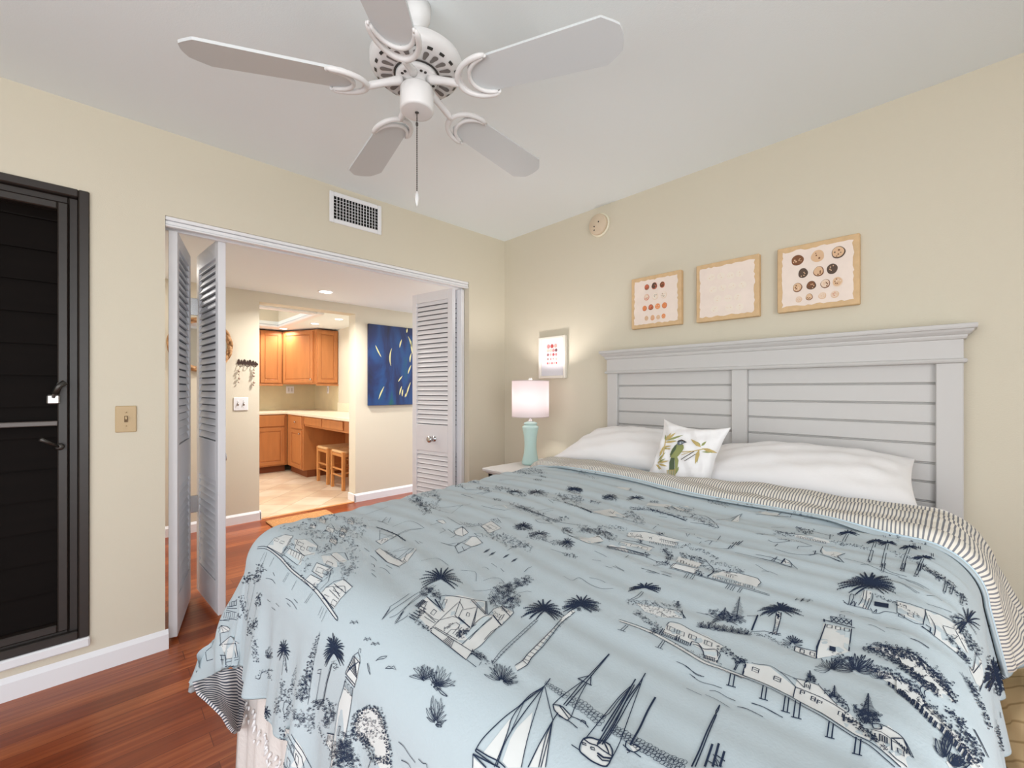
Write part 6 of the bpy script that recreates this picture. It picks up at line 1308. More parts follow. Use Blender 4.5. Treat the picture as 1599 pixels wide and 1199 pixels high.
q = [(545, 345), (660, 345), (720, 395), (680, 430), (560, 400)]; I.fill(q); I.line([(440, 412), (520, 400), (620, 430), (735, 475), (680, 420), (745, 398)], 1.5); I.line([(560, 340), (540, 380), (560, 400)], 1.1, smooth=True); I.line([(570, 335), (665, 345)], 1); I.line([(475, 380), (500, 375), (490, 405), (450, 412)], 1.6); I.line([(620, 430), (700, 465)], 1.6); I.scrib([(630, 410), (700, 420)], 14, 18, 226)
I.line([(0, 405), (130, 430), (300, 485), (350, 530)], 1.1); I.line([(0, 430), (160, 465), (295, 512)], 1.1); I.line([(295, 485), (300, 512)], 1); I.line([(130, 455), (180, 425), (150, 465)], 1.2); I.line([(210, 480), (240, 440), (280, 460), (305, 490)], 1.3); I.line([(240, 440), (250, 480)], 1); I.line([(245, 442), (215, 480)], 2); I.fill([(215, 478), (245, 442), (300, 488)])
I.waves([[(0, 490), (50, 520), (110, 555)], [(50, 545), (110, 548), (185, 578)], [(160, 360), (300, 400), (440, 410)], [(740, 440), (900, 480), (1000, 520)], [(1000, 520), (1100, 560), (1200, 590)], [(130, 180), (240, 180)], [(400, 105), (560, 110), (600, 135)], [(1090, 620), (1200, 640), (1340, 730)], [(1250, 620), (1350, 660), (1400, 690)]], .8)
for (x, y) in ((895, 185), (1062, 240), (1170, 265), (1310, 310), (1355, 335), (1460, 395)): I.line([(x, y), (x+4, y+26)], .9); I.line([(x+16, y+2), (x+18, y+30)], .9)
I.line([(0, 235), (80, 240), (160, 245)], .9); I.scrib([(10, 235), (75, 238)], 5, 20, 227, w=1.2)
I.fill([(0, 65), (80, 20), (220, 40), (300, 90), (200, 85)]); I.line([(0, 68), (120, 80), (290, 95), (300, 70), (270, 40)], 1); I.line([(180, 80), (240, 45), (270, 90)], 1.1); I.line([(90, 20), (100, 40), (60, 65)], 1.1); I.line([(210, 40), (195, 75)], 1)
# crop M: far middle (880,790,.2251)
I.frame(880, 790, .2251)
I.scrib([(110, 160), (200, 170), (300, 190), (330, 240)], 22, 130, 230); I.scrib([(230, 150), (300, 145), (430, 165)], 14, 60, 231, w=1.1); I.fill([(40, 210), (150, 225), (250, 215), (280, 245), (180, 260)]); I.line([(35, 205), (100, 225), (200, 230), (240, 210), (270, 235)], .9, smooth=True); I.scrib([(0, 170), (50, 175)], 18, 40, 232, w=1.2); I.scrib([(0, 240), (40, 290)], 20, 40, 233, w=1.2)
I.fill([(310, 275), (400, 250), (620, 290), (560, 345), (440, 325)]); I.line([(300, 280), (430, 300), (560, 335)], 2.6); I.line([(300, 285), (420, 318), (560, 350)], 1); 
for k in range(26): I.line([(305+k*10, 282+k*2), (300+k*10, 296+k*2.1)], 1)
I.line([(410, 235), (500, 250), (630, 290)], 1.6); I.line([(380, 245), (520, 270), (610, 300)], 1); I.box(390, 255, 50, 12, -8, 14); I.box(470, 268, 50, 12, -8, 14); I.box(545, 285, 40, 10, -8, 14)
I.fill([(450, 185), (560, 180), (830, 245), (760, 280), (560, 240), (440, 215)]); I.line([(440, 215), (520, 215), (640, 225), (800, 260)], 1.1); I.line([(470, 175), (560, 180), (680, 205), (830, 245)], 1)
for k in range(22): I.line([(540+k*12, 205+k*2.4), (536+k*12, 222+k*2.6)], 1)
for k in range(8): I.box(600+k*24, 245+k*5, 14, 4, -3, 14, .8)
I.scrib([(430, 200), (560, 215), (700, 240)], 12, 60, 234); I.scrib([(650, 200), (690, 195)], 12, 30, 235, w=1.2); I.scrib([(520, 240), (540, 250)], 12, 26, 236, w=1.4); I.scrib([(680, 300), (740, 330), (720, 390)], 22, 80, 237, w=1.1); I.line([(690, 300), (730, 350), (710, 400)], 1, smooth=True); I.line([(750, 340), (730, 400)], 1); I.scrib([(800, 290), (880, 270)], 10, 30, 238, w=1.1)
I.scrib([(560, 330), (590, 350)], 14, 30, 239, w=1.3); I.line([(430, 360), (450, 345)], 1.2); I.line([(560, 350), (640, 385), (730, 400), (620, 420)], .9); I.scrib([(640, 400), (740, 400)], 14, 40, 240)
q = [(765, 400), (940, 440), (915, 475), (740, 425)]; I.fill(q, 1); I.line(q, 1.2, closed=True); I.fill([(800, 350), (960, 400), (930, 430), (780, 385)]); I.box(800, 375, 140, 40, -18, 20, 1); I.scrib([(810, 340), (900, 370), (980, 380)], 20, 100, 241, w=1.1)
for k in range(7): I.line([(815+k*20, 380+k*5.5), (810+k*20, 396+k*5.5)], 1.3)
I.scrib([(880, 295), (960, 310), (1080, 370)], 10, 60, 242, w=1.4); I.scrib([(1000, 390), (1150, 420), (1250, 460)], 14, 60, 243)
I.line([(990, 385), (1040, 440), (1040, 460), (1000, 495)], 1, smooth=True)
I.scrib([(460, 15), (600, 20), (700, 50), (850, 90)], 12, 160, 244, w=1.1); I.line([(600, 25), (750, 65), (850, 105)], 2.2); I.scrib([(700, 10), (800, 30), (900, 30)], 12, 70, 245, w=1.1); I.fill([(750, 0), (860, 0), (900, 40), (800, 30)]); I.scrib([(420, 60), (500, 70), (540, 120)], 24, 80, 246)
I.line([(850, 100), (920, 60), (1000, 80), (1060, 130), (1070, 155), (1000, 130)], 1.1, smooth=True); I.scrib([(860, 60), (940, 90), (1060, 140)], 22, 80, 247); I.line([(1060, 100), (1160, 90), (1240, 55), (1200, 110), (1165, 105), (1225, 60)], 1); I.fill([(1165, 108), (1222, 60), (1215, 112)])
I.line([(120, 10), (200, 45)], 1.8); I.fill([(200, 40), (330, 20), (440, 80), (300, 70)]); I.line([(200, 45), (310, 62), (400, 90), (560, 130)], .9); I.line([(310, 25), (340, 55), (350, 40)], 1)
I.line([(980, 250), (1010, 240), (1060, 250), (1090, 210)], 1.1); I.line([(1010, 270), (1030, 245)], 1); I.line([(940, 265), (955, 250)], 1); I.line([(850, 190), (860, 215), (875, 195)], 1.2); I.line([(905, 195), (930, 222), (955, 228)], 1.1)
for k in range(4): I.line([(1140+k*22, 300-k*8), (1180+k*22, 255-k*4)], 1.7)
I.line([(950, 280), (1100, 300), (1180, 295)], .9); I.line([(620, 160), (660, 130)], 1.2); I.line([(1190, 325), (1340, 360), (1480, 395), (1599, 435)], 1); I.line([(1200, 340), (1580, 425)], 1)
I.waves([[(215, 315), (260, 335), (300, 355)], [(200, 375), (260, 385)], [(290, 420), (340, 435)], [(340, 420), (420, 455)], [(540, 435), (600, 450), (660, 470)], [(690, 455), (750, 475)], [(680, 475), (750, 495)], [(580, 450), (640, 470)], [(180, 500), (250, 515), (290, 535)], [(0, 490), (60, 520), (110, 500), (180, 545), (260, 575), (345, 575)], [(880, 115), (1000, 130)], [(660, 75), (720, 80)], [(790, 155), (900, 165)]], .8)
# crop N: far left (640,720,.2001)
I.frame(640, 720, .2001)
for (x, y, w_, sd) in ((870, 80, 60, 1), (990, 75, 60, 2), (1040, 120, 26, 3), (1000, 145, 30, 4), (1280, 215, 50, 5), (1290, 240, 40, 6), (500, 160, 40, 7), (380, 190, 40, 8), (720, 215, 60, 9), (840, 250, 70, 10), (990, 250, 70, 11), (580, 215, 50, 12), (680, 300, 30, 13), (890, 515, 60, 14), (1220, 545, 36, 15), (1000, 590, 80, 16), (1180, 640, 70, 17), (1250, 735, 50, 18), (1440, 320, 40, 19), (1560, 290, 50, 20), (1240, 290, 100, 21), (900, 370, 60, 22), (1000, 410, 60, 23), (1100, 460, 50, 24), (640, 600, 1, 25)):
    I.scrib([(x-w_, y-w_*.12), (x+w_, y+w_*.22)], w_*.28, int(20+w_*.7), 250+sd, w=1.05)
I.palm(990, 245, 75, 24, 11, 280, dens=6, w=1.1); I.palm(1285, 220, 60, 22, 11, 281, dens=6, w=1.2); I.palm(885, 510, 68, 34, 13, 282, dens=6, w=1.1); I.palm(820, 240, 60, 20, 9, 283, dens=5); I.palm(1230, 640, 60, 40, 11, 284, dens=6, w=1.1); I.palm(1010, 570, 80, 30, 11, 285, dens=6)
I.line([(400, 260), (500, 290)], 1.6); I.line([(410, 255), (480, 265), (550, 250), (640, 230)], .9); I.fill([(430, 215), (560, 205), (600, 240), (520, 240)]); I.line([(400, 200), (440, 225), (520, 225), (560, 205), (620, 240)], .9); I.line([(560, 260), (610, 245), (640, 240)], 1.4)
I.scrib([(780, 335), (850, 350), (940, 390)], 14, 60, 290, w=1.1); I.line([(800, 340), (900, 380), (1050, 430), (1180, 480), (1320, 500)], 1.3, smooth=True); I.line([(820, 350), (960, 395), (1100, 450)], 1.8); I.fill([(660, 350), (740, 345), (760, 365), (700, 370)], 1); I.line([(560, 350), (640, 370), (740, 385), (830, 365)], .9); I.line([(640, 355), (700, 345), (780, 350)], .8)
I.scrib([(1150, 450), (1230, 450)], 18, 40, 291, w=1); I.line([(980, 390), (1120, 370)], .8); I.line([(1050, 400), (1120, 385)], .8); I.line([(980, 460), (1040, 455), (1110, 490), (1010, 480), (980, 460)], .9, smooth=True)
I.scrib([(1200, 330), (1300, 350), (1420, 400)], 10, 70, 292, w=1.1); I.line([(1200, 320), (1300, 350), (1420, 402)], 2.4); I.line([(1430, 410), (1500, 415), (1599, 430)], .9); I.fill([(1440, 400), (1540, 380), (1599, 400), (1599, 420), (1500, 415)]); I.line([(1550, 395), (1580, 415), (1599, 390)], .9); I.scrib([(1150, 260), (1260, 280), (1360, 290)], 16, 50, 293)
I.scrib([(0, 260), (60, 300), (130, 390)], 34, 110, 294, w=1.1); I.scrib([(110, 250), (200, 250), (220, 300)], 28, 80, 295); I.scrib([(60, 330), (220, 340)], 24, 60, 296, L=.7); I.line([(150, 370), (300, 360), (410, 345)], .9, smooth=True); I.line([(380, 355), (480, 335)], .9); I.line([(110, 370), (135, 400), (160, 370)], 1.2)
I.scrib([(1330, 520), (1430, 540), (1540, 580), (1599, 600)], 26, 120, 297, w=1.1); I.fill([(1250, 590), (1400, 600), (1480, 580), (1500, 630), (1400, 640)]); I.line([(1240, 585), (1400, 605), (1470, 590)], .9); I.line([(1200, 560), (1380, 640), (1560, 680)], .9)
I.waves([[(1100, 300), (1180, 320)], [(700, 440), (790, 450)], [(350, 530), (560, 500)], [(1050, 620), (1120, 650)], [(1100, 690), (1200, 720)], [(760, 700), (860, 640)], [(900, 640), (950, 690)], [(0, 540), (90, 530)], [(820, 130), (900, 110)], [(930, 100), (1010, 95)], [(700, 150), (830, 140)], [(1120, 330), (1080, 300)], [(1350, 380), (1480, 380)]], .8)
# two extra far scenes along the folded edge
I.frame(880, 640, .1876)
I.scrib([(60, 660), (150, 670)], 16, 50, 300, w=1.1); I.palm(90, 665, 70, 24, 11, 301, dens=6); I.scrib([(330, 720), (420, 730)], 22, 60, 302); I.palm(390, 725, 70, 26, 11, 303, dens=6); I.palm(600, 735, 75, 24, 11, 304, dens=6); I.scrib([(720, 762), (790, 768)], 8, 40, 305, w=1.3); I.fill([(700, 775), (900, 790), (880, 810), (690, 795)]); I.scrib([(560, 820), (700, 830), (800, 850)], 12, 60, 306, w=1.2); I.scrib([(850, 810), (960, 820), (1050, 840)], 14, 60, 307); I.fill([(430, 640), (560, 650), (540, 670), (440, 660)]); I.line([(420, 630), (500, 660), (570, 660)], .8); I.scrib([(1190, 760), (1290, 780), (1370, 800)], 14, 60, 308); I.line([(100, 500), (200, 540)], .8); I.scrib([(120, 520), (200, 550), (280, 570)], 10, 40, 309)

# ---- the rest of the print, on the near foot end and the drapes (drawn straight onto the cloth, 1 unit = 1 mm)
def place(mode, A): I.mode = mode; I.A = A; I.m = .001; I.k = .35
def cottage():
    I.fill([(-90, 0), (-90, -60), (0, -100), (90, -60), (90, 0)]); I.line([(-90, 0), (-90, -60), (0, -100), (90, -60), (90, 0), (-90, 0)], 1.3); I.line([(-105, -52), (0, -104), (105, -52)], 1.6)
    I.box(-60, -45, 28, 0, 0, 26); I.box(30, -45, 28, 0, 0, 26); I.box(-12, -45, 24, 0, 0, 45)
    I.scrib([(-110, -5), (-80, -10)], 18, 30, 3); I.scrib([(80, -5), (120, -10)], 18, 30, 4)
def sloop():
    I.fill([(-60, 0), (60, 0), (40, 24), (-44, 24)]); I.line([(-60, 0), (60, 0), (40, 24), (-44, 24), (-60, 0)], 1.5); I.line([(0, 0), (0, -150)], 1.8); I.fill([(6, -12), (6, -145), (60, -12)]); I.line([(6, -12), (6, -145), (60, -12), (6, -12)], 1.2); I.line([(-6, -12), (-4, -130), (-46, -12), (-6, -12)], 1.2)
def palmtree(sd=1, h=170):
    I.palm(0, -h, 75, 60, 15, sd, dens=7); I.line([(-5, -h), (-12, -h/2), (-4, 0)], 1.4, smooth=True); I.line([(7, -h), (0, -h/2), (10, 0)], 1.4, smooth=True); I.agave(0, 4, 45, 40, 9, sd+1)
def pierstrip():
    I.fill([(-160, 0), (160, 10), (160, 18), (-160, 8)]); I.line([(-160, 0), (160, 10), (160, 18), (-160, 8), (-160, 0)], 1.2)
    for x in (-140, -60, 20, 110): I.line([(x, 8), (x, 46)], 1.2); I.line([(x+14, 9), (x+14, 48)], 1.2); I.line([(x-8, 47), (x+22, 49)], 1.2)
place('top', (-2.02, -2.56, 0)); cottage()
for A, f in (((0, -1.95, .62), cottage), ((0, -2.2, .58), palmtree), ((0, -2.45, .64), sloop)): place('foot', A); f()
for A, f in (((-1.2, 0, .56), palmtree), ((-1.5, 0, .58), cottage), ((-1.8, 0, .60), sloop)): place('side', A); f()
I.mode = None
# ------------------------------------------------------------ comforter objects
cf = thing('comforter', 'pale blue comforter printed with navy seaside drawings over the bed', 'comforter', (-1.3, -1.82, .8))
b = MB(); b.v = list(gv); b.f = list(gf); b.mi = [0]*len(gf); b.smooth = [True]*len(gf)
# rolled edge at every border: cloth turned under by 2 cm
per = [(0, j) for j in range(NV)]+[(i, NV-1) for i in range(1, NU)]+[(NU-1, j) for j in range(NV-2, -1, -1)]+[(i, 0) for i in range(NU-2, 0, -1)]
ring0 = [i*NV+j for i, j in per]
def inward(i, j):
    ii = min(max(i, 3), NU-4); jj = min(max(j, 3), NV-4); v = P3[ii, jj]-P3[i, j]; n = np.linalg.norm(v)+1e-9; return v/n
prev = ring0
for (din, dn) in ((-.004, .004), (-.006, .010), (-.001, .018), (.02, .022), (.07, .016)):
    base = len(b.v)
    for (i, j) in per:
        p = P3[i, j]+inward(i, j)*din-Ng[i, j]*dn; b.v.append(tuple(p))
    n_ = len(per)
    for k in range(n_): b.f.append((prev[k], prev[(k+1) % n_], base+(k+1) % n_, base+k)); b.mi.append(0); b.smooth.append(True)
    prev = list(range(base, base+n_))
o0 = len(b.v)
for vtx in I.ink.v: b.v.append(vtx)
for f, mi in zip(I.ink.f, I.ink.mi): b.f.append(tuple(q+o0 for q in f)); b.mi.append((1, 2, 3)[mi]); b.smooth.append(True)
b.build('printed_cover', [M_BLUE, M_INK, M_FILL, M_FILLB], cf)

# turned-back band: the lining side folded over the top edge, draping down the right side
NB_, NC = 46, 300
yb = np.linspace(YRI-.34, YLI+.30, NC)
sfront = S0+.27+.12*sm(-yb, 1.5, 2.75)+.008*np.sin(yb*9)    # front edge of the fold
V_ = np.linspace(0, 1, NB_)
bump = np.exp(-((yb+1.75)/.5)**2)
sfront = sfront+.05*bump; shead = S0+.03+.17*np.exp(-((yb+1.8)/.42)**2)
Sb = shead[None, :]+(sfront-shead)[None, :]*V_[:, None]
x_, y_, z_ = cloth(Sb, np.repeat(yb[None, :], NB_, 0))
Pb = np.stack([x_, y_, z_], -1); Nb = grid_normals(Pb)
if Nb[20, NC//2, 2] < 0: Nb = -Nb
th = .034*np.minimum(1, np.sqrt(np.clip((1-V_)/.10, 0, 1))+.25)[:, None]*(1+.10*np.sin(Sb*24+yb*5)+.05*np.sin(yb*11+Sb*9))
th = np.where(V_[:, None] < .12, th*(.75+.25*V_[:, None]/.12), th)
rip = .003*np.sin(yb[None, :]*40+3*np.sin(Sb*6))*np.sin(V_*PI)[:, None]+.004*np.sin(yb[None, :]*17+Sb*10)*np.sin(V_*PI)[:, None]
Pt = Pb+Nb*(th+rip)[..., None]
b = MB(); b.v = [tuple(p) for p in Pt.reshape(-1, 3)]; b.f = grid_faces(NB_, NC); b.mi = [0]*len(b.f); b.smooth = [True]*len(b.f)
uvs = {k: (float(Sb.reshape(-1)[k]), float(np.repeat(yb[None, :], NB_, 0).reshape(-1)[k])) for k in range(NB_*NC)}
# head edge and side hems close down to the cloth below
base = len(b.v)
for j in range(NC): b.v.append(tuple(Pt[0, j]-np.array([0, 0, .05])-np.array([-.012, 0, 0])))
for j in range(NC-1): b.f.append((j, j+1, base+j+1, base+j)); b.mi.append(0); b.smooth.append(True)
for j in range(NC): uvs[base+j] = (0, float(yb[j]))
for jj, sgn in ((0, -1), (NC-1, 1)):
    base = len(b.v)
    for i in range(NB_): b.v.append(tuple(Pb[i, jj]+Nb[i, jj]*.004)); uvs[base+i] = (float(Sb[i, jj]), float(yb[jj])+.03*sgn)
    for i in range(NB_-1): b.f.append((i*NC+jj, (i+1)*NC+jj, base+i+1, base+i)); b.mi.append(0); b.smooth.append(False)
def set_uv(o, uvs):
    l = o.data.uv_layers.new(name='UVMap')
    for lp in o.data.loops: l.data[lp.index].uv = uvs.get(lp.vertex_index, (0, 0))
bo = b.build('striped_lining_fold', M_STRIPE, cf); set_uv(bo, uvs)
bo['label'] = 'turned-back lining with grey ticking stripes'
# blue lip: the edge of the printed side showing below the folded lining, with piping
NR = 9; vs = []; 
for j in range(NC):
    top = Pt[-1, j]; botm = Pb[-1, j]+Nb[-1, j]*.001; n = Nb[-1, j]; f = (Pb[-1, j]-Pb[-3, j]); f /= np.linalg.norm(f)+1e-9
    hgt = float(np.dot(top-botm, n))+.003
    for k in range(NR):
        a = PI*k/(NR-1); vs.append(tuple(botm+n*(hgt*(.5+.5*math.cos(a)))+f*(.019*math.sin(a)*(1+.15*math.sin(yb[j]*23)))))
b = MB(); b.add(vs, [(j*NR+k, j*NR+k+1, (j+1)*NR+k+1, (j+1)*NR+k) for j in range(NC-1) for k in range(NR-1)], 0, True)
lipbv = BVHTree.FromPolygons(b.v, b.f)
J = Ink(lipbv); J.w = .0014; J.off = .0008; J.frame(0, 0, 1)
for (x, y, n_) in ((920, 742, 14), (960, 752, 12), (1060, 776, 10), (1130, 786, 14), (1170, 792, 16), (1255, 800, 8), (1380, 822, 22), (1400, 832, 22), (1430, 850, 22), (1455, 862, 22), (1475, 885, 16), (1490, 905, 16), (1510, 930, 14), (1535, 975, 12)):
    J.scrib([(x-12, y-4), (x+12, y+4)], 6, n_, x, w=1.1)
o0 = len(b.v); b.v += list(J.ink.v)
for f in J.ink.f: b.f.append(tuple(q+o0 for q in f)); b.mi.append(1); b.smooth.append(True)
b.build('blue_fold_edge', [M_BLUE, M_INK], cf)
b = MB(); pts = [Vector(Pt[-1, j])+Vector(Nb[-1, j])*.002 for j in range(0, NC, 2)]; b.tube(pts, .0035, 6); b.build('piping', mat('light_blue_piping', lin((190, 210, 222)), .9), cf)

# hanging foot corner seen from its lining side: folds out below the printed hem
cr_ = [[(303, 1064), (318, 1060), (335, 1052), (352, 1046), (368, 1043), (380, 1040)],
       [(309, 1082), (322, 1076), (340, 1068), (356, 1062), (370, 1060), (381, 1062)],
       [(321, 1092), (331, 1090), (345, 1086), (359, 1082), (371, 1082), (382, 1083)],
       [(334, 1104), (342, 1103), (352, 1102), (362, 1101), (373, 1102), (382, 1102)],
       [(348, 1118), (353, 1119), (360, 1120), (367, 1120), (374, 1120), (380, 1116)],
       [(357, 1134), (360, 1136), (364, 1138), (368, 1139), (372, 1137), (376, 1130)],
       [(364, 1142), (366, 1143), (368, 1144), (370, 1144), (372, 1142), (374, 1138)]]
dep = [1.19, 1.23, 1.27, 1.30, 1.325, 1.335]
ctrl = [[Vector([CAM[i]+ray(x, y)[i]*(dep[k]+.012*math.sin(r_i*1.3+k)) for i in range(3)]) for k, (x, y) in enumerate(row)] for r_i, row in enumerate(cr_)]
def bilerp(G, u, v):
    a = u*(len(G)-1); c = v*(len(G[0])-1); i = min(int(a), len(G)-2); j = min(int(c), len(G[0])-2); a -= i; c -= j
    return (G[i][j]*(1-a)+G[i+1][j]*a)*(1-c)+(G[i][j+1]*(1-a)+G[i+1][j+1]*a)*c
n1, n2 = 36, 30; vs = []; uv2 = {}
for i in range(n1+1):
    for j in range(n2+1):
        u, v = i/n1, j/n2; p = bilerp(ctrl, u, v); d_ = Vector(ray(340, 1090)).normalized(); p = p+d_*(.006*math.sin(v*17+u*4)*(1-u*.5))
        uv2[len(vs)] = (v*.2, u*.30-v*.08+.01*math.sin(v*9)); vs.append(p)
b = MB(); b.add(vs, [(i*(n2+1)+j, i*(n2+1)+j+1, (i+1)*(n2+1)+j+1, (i+1)*(n2+1)+j) for i in range(n1) for j in range(n2)], 0, True)
lo = b.build('striped_lining_corner', M_STRIPE2, cf); set_uv(lo, uv2); lo['label'] = 'hanging corner showing the dark striped lining'
md = lo.modifiers.new('thick', 'SOLIDIFY'); md.thickness = .008; md.offset = 0

# ------------------------------------------------------------ pillows
def pillow(name, label, c, size, rot, group=None, mt=M_WHITE, pw=2.6, seed=0, corner=.18, parent=None, thickpow=.55, fn=None):
    """size: (width, height, thickness); local x = width, y = height, z = thickness"""
    n = 44; W, Hh, T = size; r = random.Random(seed); M = Matrix.Translation(c) @ rot
    ph = [r.uniform(0, 6) for _ in range(8)]
    vs = []; idx = {}
    def pt(u, v, s):
        e = (1-abs(u)**pw)*(1-abs(v)**pw); h = max(e, 0)**thickpow
        # edges pull in between the corners
        k = 1-corner*.35*(1-v*v)*abs(u)**3 if True else 1; k2 = 1-corner*.35*(1-u*u)*abs(v)**3
        x = u*W/2*k; y = v*Hh/2*k2
        wr = .004*math.sin(u*7+ph[0]+2*v)*math.sin(v*5+ph[1])+.0025*math.sin(u*15+v*9+ph[2])+.003*math.sin(v*13-u*6+ph[3])
        z = s*(T/2*h+.003)+wr*min(1, h*1.5)
        p = Vector((x, y, z)); return fn(p, u, v) if fn else p
    for s in (1, -1):
        for i in range(n+1):
            for j in range(n+1):
                u = math.sin(PI/2*(2*i/n-1)) if False else 2*i/n-1; v = 2*j/n-1
                u = math.copysign(1-(1-abs(u))**1.4, u); v = math.copysign(1-(1-abs(v))**1.4, v)
                idx[(s, i, j)] = len(vs); vs.append(M @ pt(u, v, s))
    fs = []
    for s in (1, -1):
        for i in range(n):
            for j in range(n):
                q = (idx[(s, i, j)], idx[(s, i+1, j)], idx[(s, i+1, j+1)], idx[(s, i, j+1)]); fs.append(q if s > 0 else q[::-1])
    per = [(i, 0) for i in range(n)]+[(n, j) for j in range(n)]+[(i, n) for i in range(n, 0, -1)]+[(0, j) for j in range(n, 0, -1)]
    for k in range(len(per)):
        a, c_ = per[k], per[(k+1) % len(per)]; fs.append((idx[(1, *a)], idx[(-1, *a)], idx[(-1, *c_)], idx[(1, *c_)]))
    b = MB().add(vs, fs, 0, True); return b
# local frame: x across the bed (world -y), y up the pillow (towards the headboard / up), z out (towards the viewer)
def prot(tilt, yaw=0, roll=0):
    xa = Vector((0, -1, 0)); ya = Vector((math.cos(tilt), 0, math.sin(tilt))); za = xa.cross(ya)
    R = Matrix((xa, ya, za)).transposed().to_4x4()
    return Matrix.Rotation(yaw, 4, 'Z') @ R @ Matrix.Rotation(roll, 4, 'Z')
b = pillow('p', '', Vector((-.33, -1.335, .902)), (.70, .44, .19), prot(math.radians(17), 0, math.radians(1)), seed=3, pw=2.0, corner=.4, thickpow=.6)
tag(b.build('bed_pillow', M_WHITE), 'white bed pillow nearer the lamp, partly behind the bird cushion', 'pillow')
b = pillow('p', '', Vector((-.325, -2.125, .888)), (.74, .44, .17), prot(math.radians(14), math.radians(1), math.radians(3)), seed=8, pw=2.2, corner=.10, thickpow=.6)
tag(b.build('bed_pillow', M_WHITE), 'long white bed pillow farther from the lamp', 'pillow')
tc_ = thing('throw_cushion', 'small square white cushion printed with a green bird on bamboo', 'cushion', (-.5, -1.62, .88))
bb = pillow('p', '', Vector((-.56, -1.765, .928)), (.31, .32, .09), prot(math.radians(64), math.radians(-4), math.radians(-4)), seed=5, corner=.55, thickpow=.5)
CB = BVHTree.FromPolygons([tuple(v) for v in bb.v], bb.f)
K = Ink(CB); K.frame(880, 640, .1876); K.w = .0014; K.off = .0030
# colour slots: 0 olive line, 1 olive fill, 2 dark green, 3 slate head, 4 gold, 5 dark brown
def kf(poly, mi): K.fill(poly, mi, 3)
def leafb(x0, y0, x1, y1, wd, mi):
    nx_, ny_ = -(y1-y0), (x1-x0); l = math.hypot(nx_, ny_); nx_ /= l; ny_ /= l
    kf([(x0, y0), (x0+(x1-x0)*.35+nx_*wd, y0+(y1-y0)*.35+ny_*wd), (x0+(x1-x0)*.7+nx_*wd*.7, y0+(y1-y0)*.7+ny_*wd*.7), (x1, y1), (x0+(x1-x0)*.7-nx_*wd*.7, y0+(y1-y0)*.7-ny_*wd*.7), (x0+(x1-x0)*.35-nx_*wd, y0+(y1-y0)*.35-ny_*wd)], mi)
for a in ((850, 260, 900, 190, 9, 4), (855, 255, 935, 190, 10, 4), (860, 255, 1000, 208, 9, 1), (850, 260, 850, 205, 8, 1), (840, 270, 950, 260, 9, 4), (850, 270, 940, 255, 8, 1), (830, 310, 900, 300, 7, 4), (830, 315, 890, 330, 6, 1), (800, 390, 835, 300, 9, 4), (790, 420, 850, 350, 7, 1), (795, 440, 880, 425, 8, 4), (790, 450, 865, 470, 8, 4), (780, 440, 850, 405, 7, 1), (770, 455, 820, 495, 8, 4), (785, 450, 800, 500, 7, 1), (900, 320, 830, 330, 5, 4),
          (1145, 310, 1060, 245, 15, 4), (1145, 300, 1190, 262, 10, 1), (1150, 320, 1280, 358, 14, 4), (1130, 330, 1095, 450, 17, 4), (1125, 350, 1110, 445, 8, 1), (1150, 350, 1270, 352, 8, 1), (1140, 300, 1110, 265, 9, 1), (960, 470, 930, 540, 9, 1), (945, 380, 935, 530, 14, 1)): leafb(*a)
K.line([(790, 450), (830, 380), (850, 260), (870, 215)], 2.2, mi=4); K.line([(990, 350), (1080, 345), (1170, 325), (1220, 330)], 1.8, mi=4); K.line([(980, 415), (1050, 370), (1090, 345)], 1.6, mi=5); K.line([(1010, 425), (1060, 395), (1100, 370)], 1.4, mi=5); K.line([(985, 375), (1060, 350)], 1.3, mi=4)
kf([(940, 285), (975, 275), (1000, 295), (1002, 320), (985, 350), (950, 390), (925, 405), (895, 400), (885, 370), (905, 325)], 1)
kf([(900, 345), (925, 300), (945, 290), (935, 330), (905, 370), (885, 400)], 2); kf([(895, 400), (925, 400), (925, 495), (880, 500), (882, 440)], 2); kf([(922, 400), (945, 385), (958, 420), (950, 480), (935, 470)], 1)
kf([(945, 285), (955, 255), (985, 247), (1008, 258), (1025, 270), (1005, 278), (985, 290), (960, 295)], 3); kf([(960, 268), (985, 262), (1000, 272), (980, 285), (962, 285)], 6); K.line([(950, 268), (985, 252), (1010, 265)], 2.4, mi=5); kf([(1008, 262), (1030, 270), (1010, 276)], 5); kf([(985, 260), (992, 258), (994, 264), (988, 266)], 5)
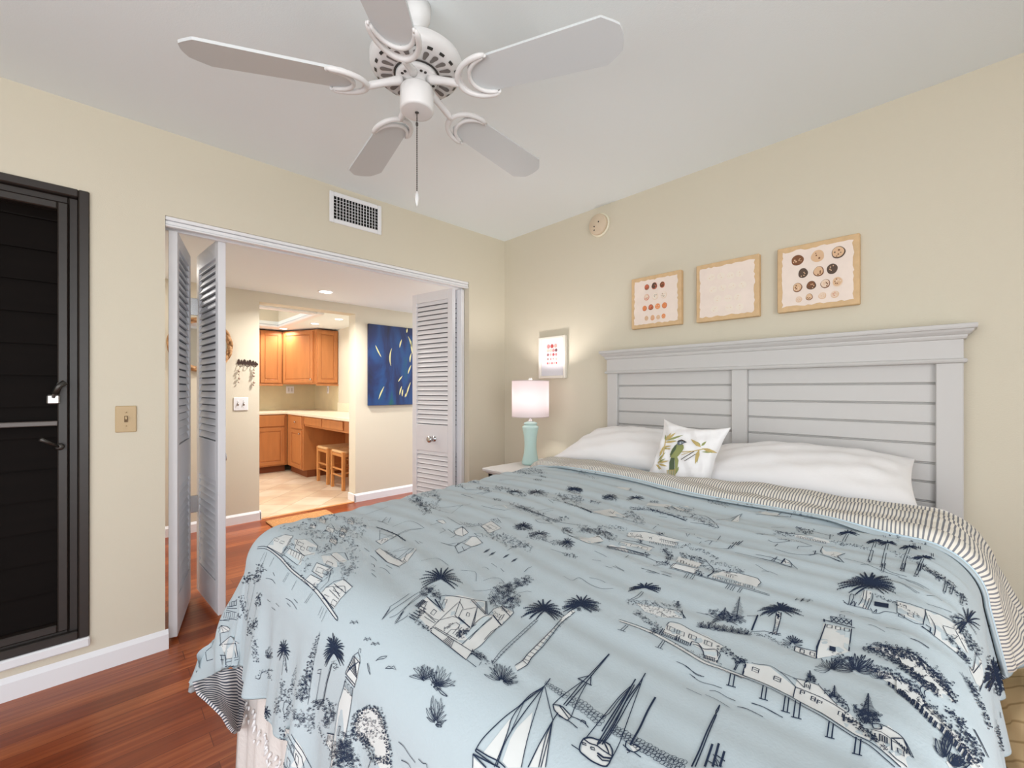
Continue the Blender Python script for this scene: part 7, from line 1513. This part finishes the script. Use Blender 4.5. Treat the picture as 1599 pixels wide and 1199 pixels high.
for k in range(7): kf([(860+k*11, 500-k*2), (868+k*11, 500-k*2), (872+k*10, 560-(k % 2)*14), (866+k*10, 556)], (4, 1)[k % 2])
K.line([(880, 500), (930, 500)], 1.5, mi=4); kf([(905, 552), (920, 552), (920, 568), (903, 566)], 5)
n0 = len(bb.v); bb.v += list(K.ink.v)
for f, mi in zip(K.ink.f, K.ink.mi): bb.f.append(tuple(q+n0 for q in f)); bb.mi.append(mi+1); bb.smooth.append(True)
bb.build('printed_cover', [M_WHITE, mat('olive_ink', lin((150, 152, 96)), .9), mat('olive_print', lin((146, 152, 98)), .9), mat('dark_green_print', lin((84, 98, 74)), .9), mat('slate_print', lin((108, 118, 130)), .9), mat('gold_leaf_print', lin((192, 170, 112)), .9), mat('brown_print', lin((72, 64, 58)), .9), mat('pale_grey_print', lin((200, 206, 212)), .9)], tc_)

# ------------------------------------------------------------ things beside the bed, low right
M_BEIGE = stripe_mat('beige_striped_canvas', .05, lin((176, 152, 112)), lin((214, 192, 150)), .12)
b = pillow('p', '', Vector((-.50, -2.768, .255)), (.46, .42, .15), Matrix.Rotation(math.radians(-3), 4, 'Z') @ Matrix.Rotation(math.radians(86), 4, 'X'), seed=9, corner=.2, thickpow=.35)
uvp = {i: (v[0], v[2]+v[0]*.8) for i, v in enumerate([tuple(q) for q in b.v])}
o = b.build('striped_cushion', M_BEIGE); set_uv(o, uvp); tag(o, 'beige striped cushion standing beside the bed below the striped fold', 'cushion')
t = thing('storage_basket', 'dark basket beside the bed holding the beige cushion', 'basket', (-.50, -2.9, 0))
x0_, x1_, y0_, y1_ = -.80, -.20, -3.06, -2.672
b = MB(); b.bbox(x0_, x1_, y0_, y0_+.012, 0, .14, .004).bbox(x0_, x1_, y1_-.012, y1_, 0, .14, .004).bbox(x0_, x0_+.012, y0_+.012, y1_-.012, 0, .14, .004).bbox(x1_-.012, x1_, y0_+.012, y1_-.012, 0, .14, .004).box(x0_+.012, x1_-.012, y0_+.012, y1_-.012, 0, .03)
b.build('basket_body', mat('dark_woven_basket', lin((52, 46, 42)), .8, bump=(80, 1)), t)
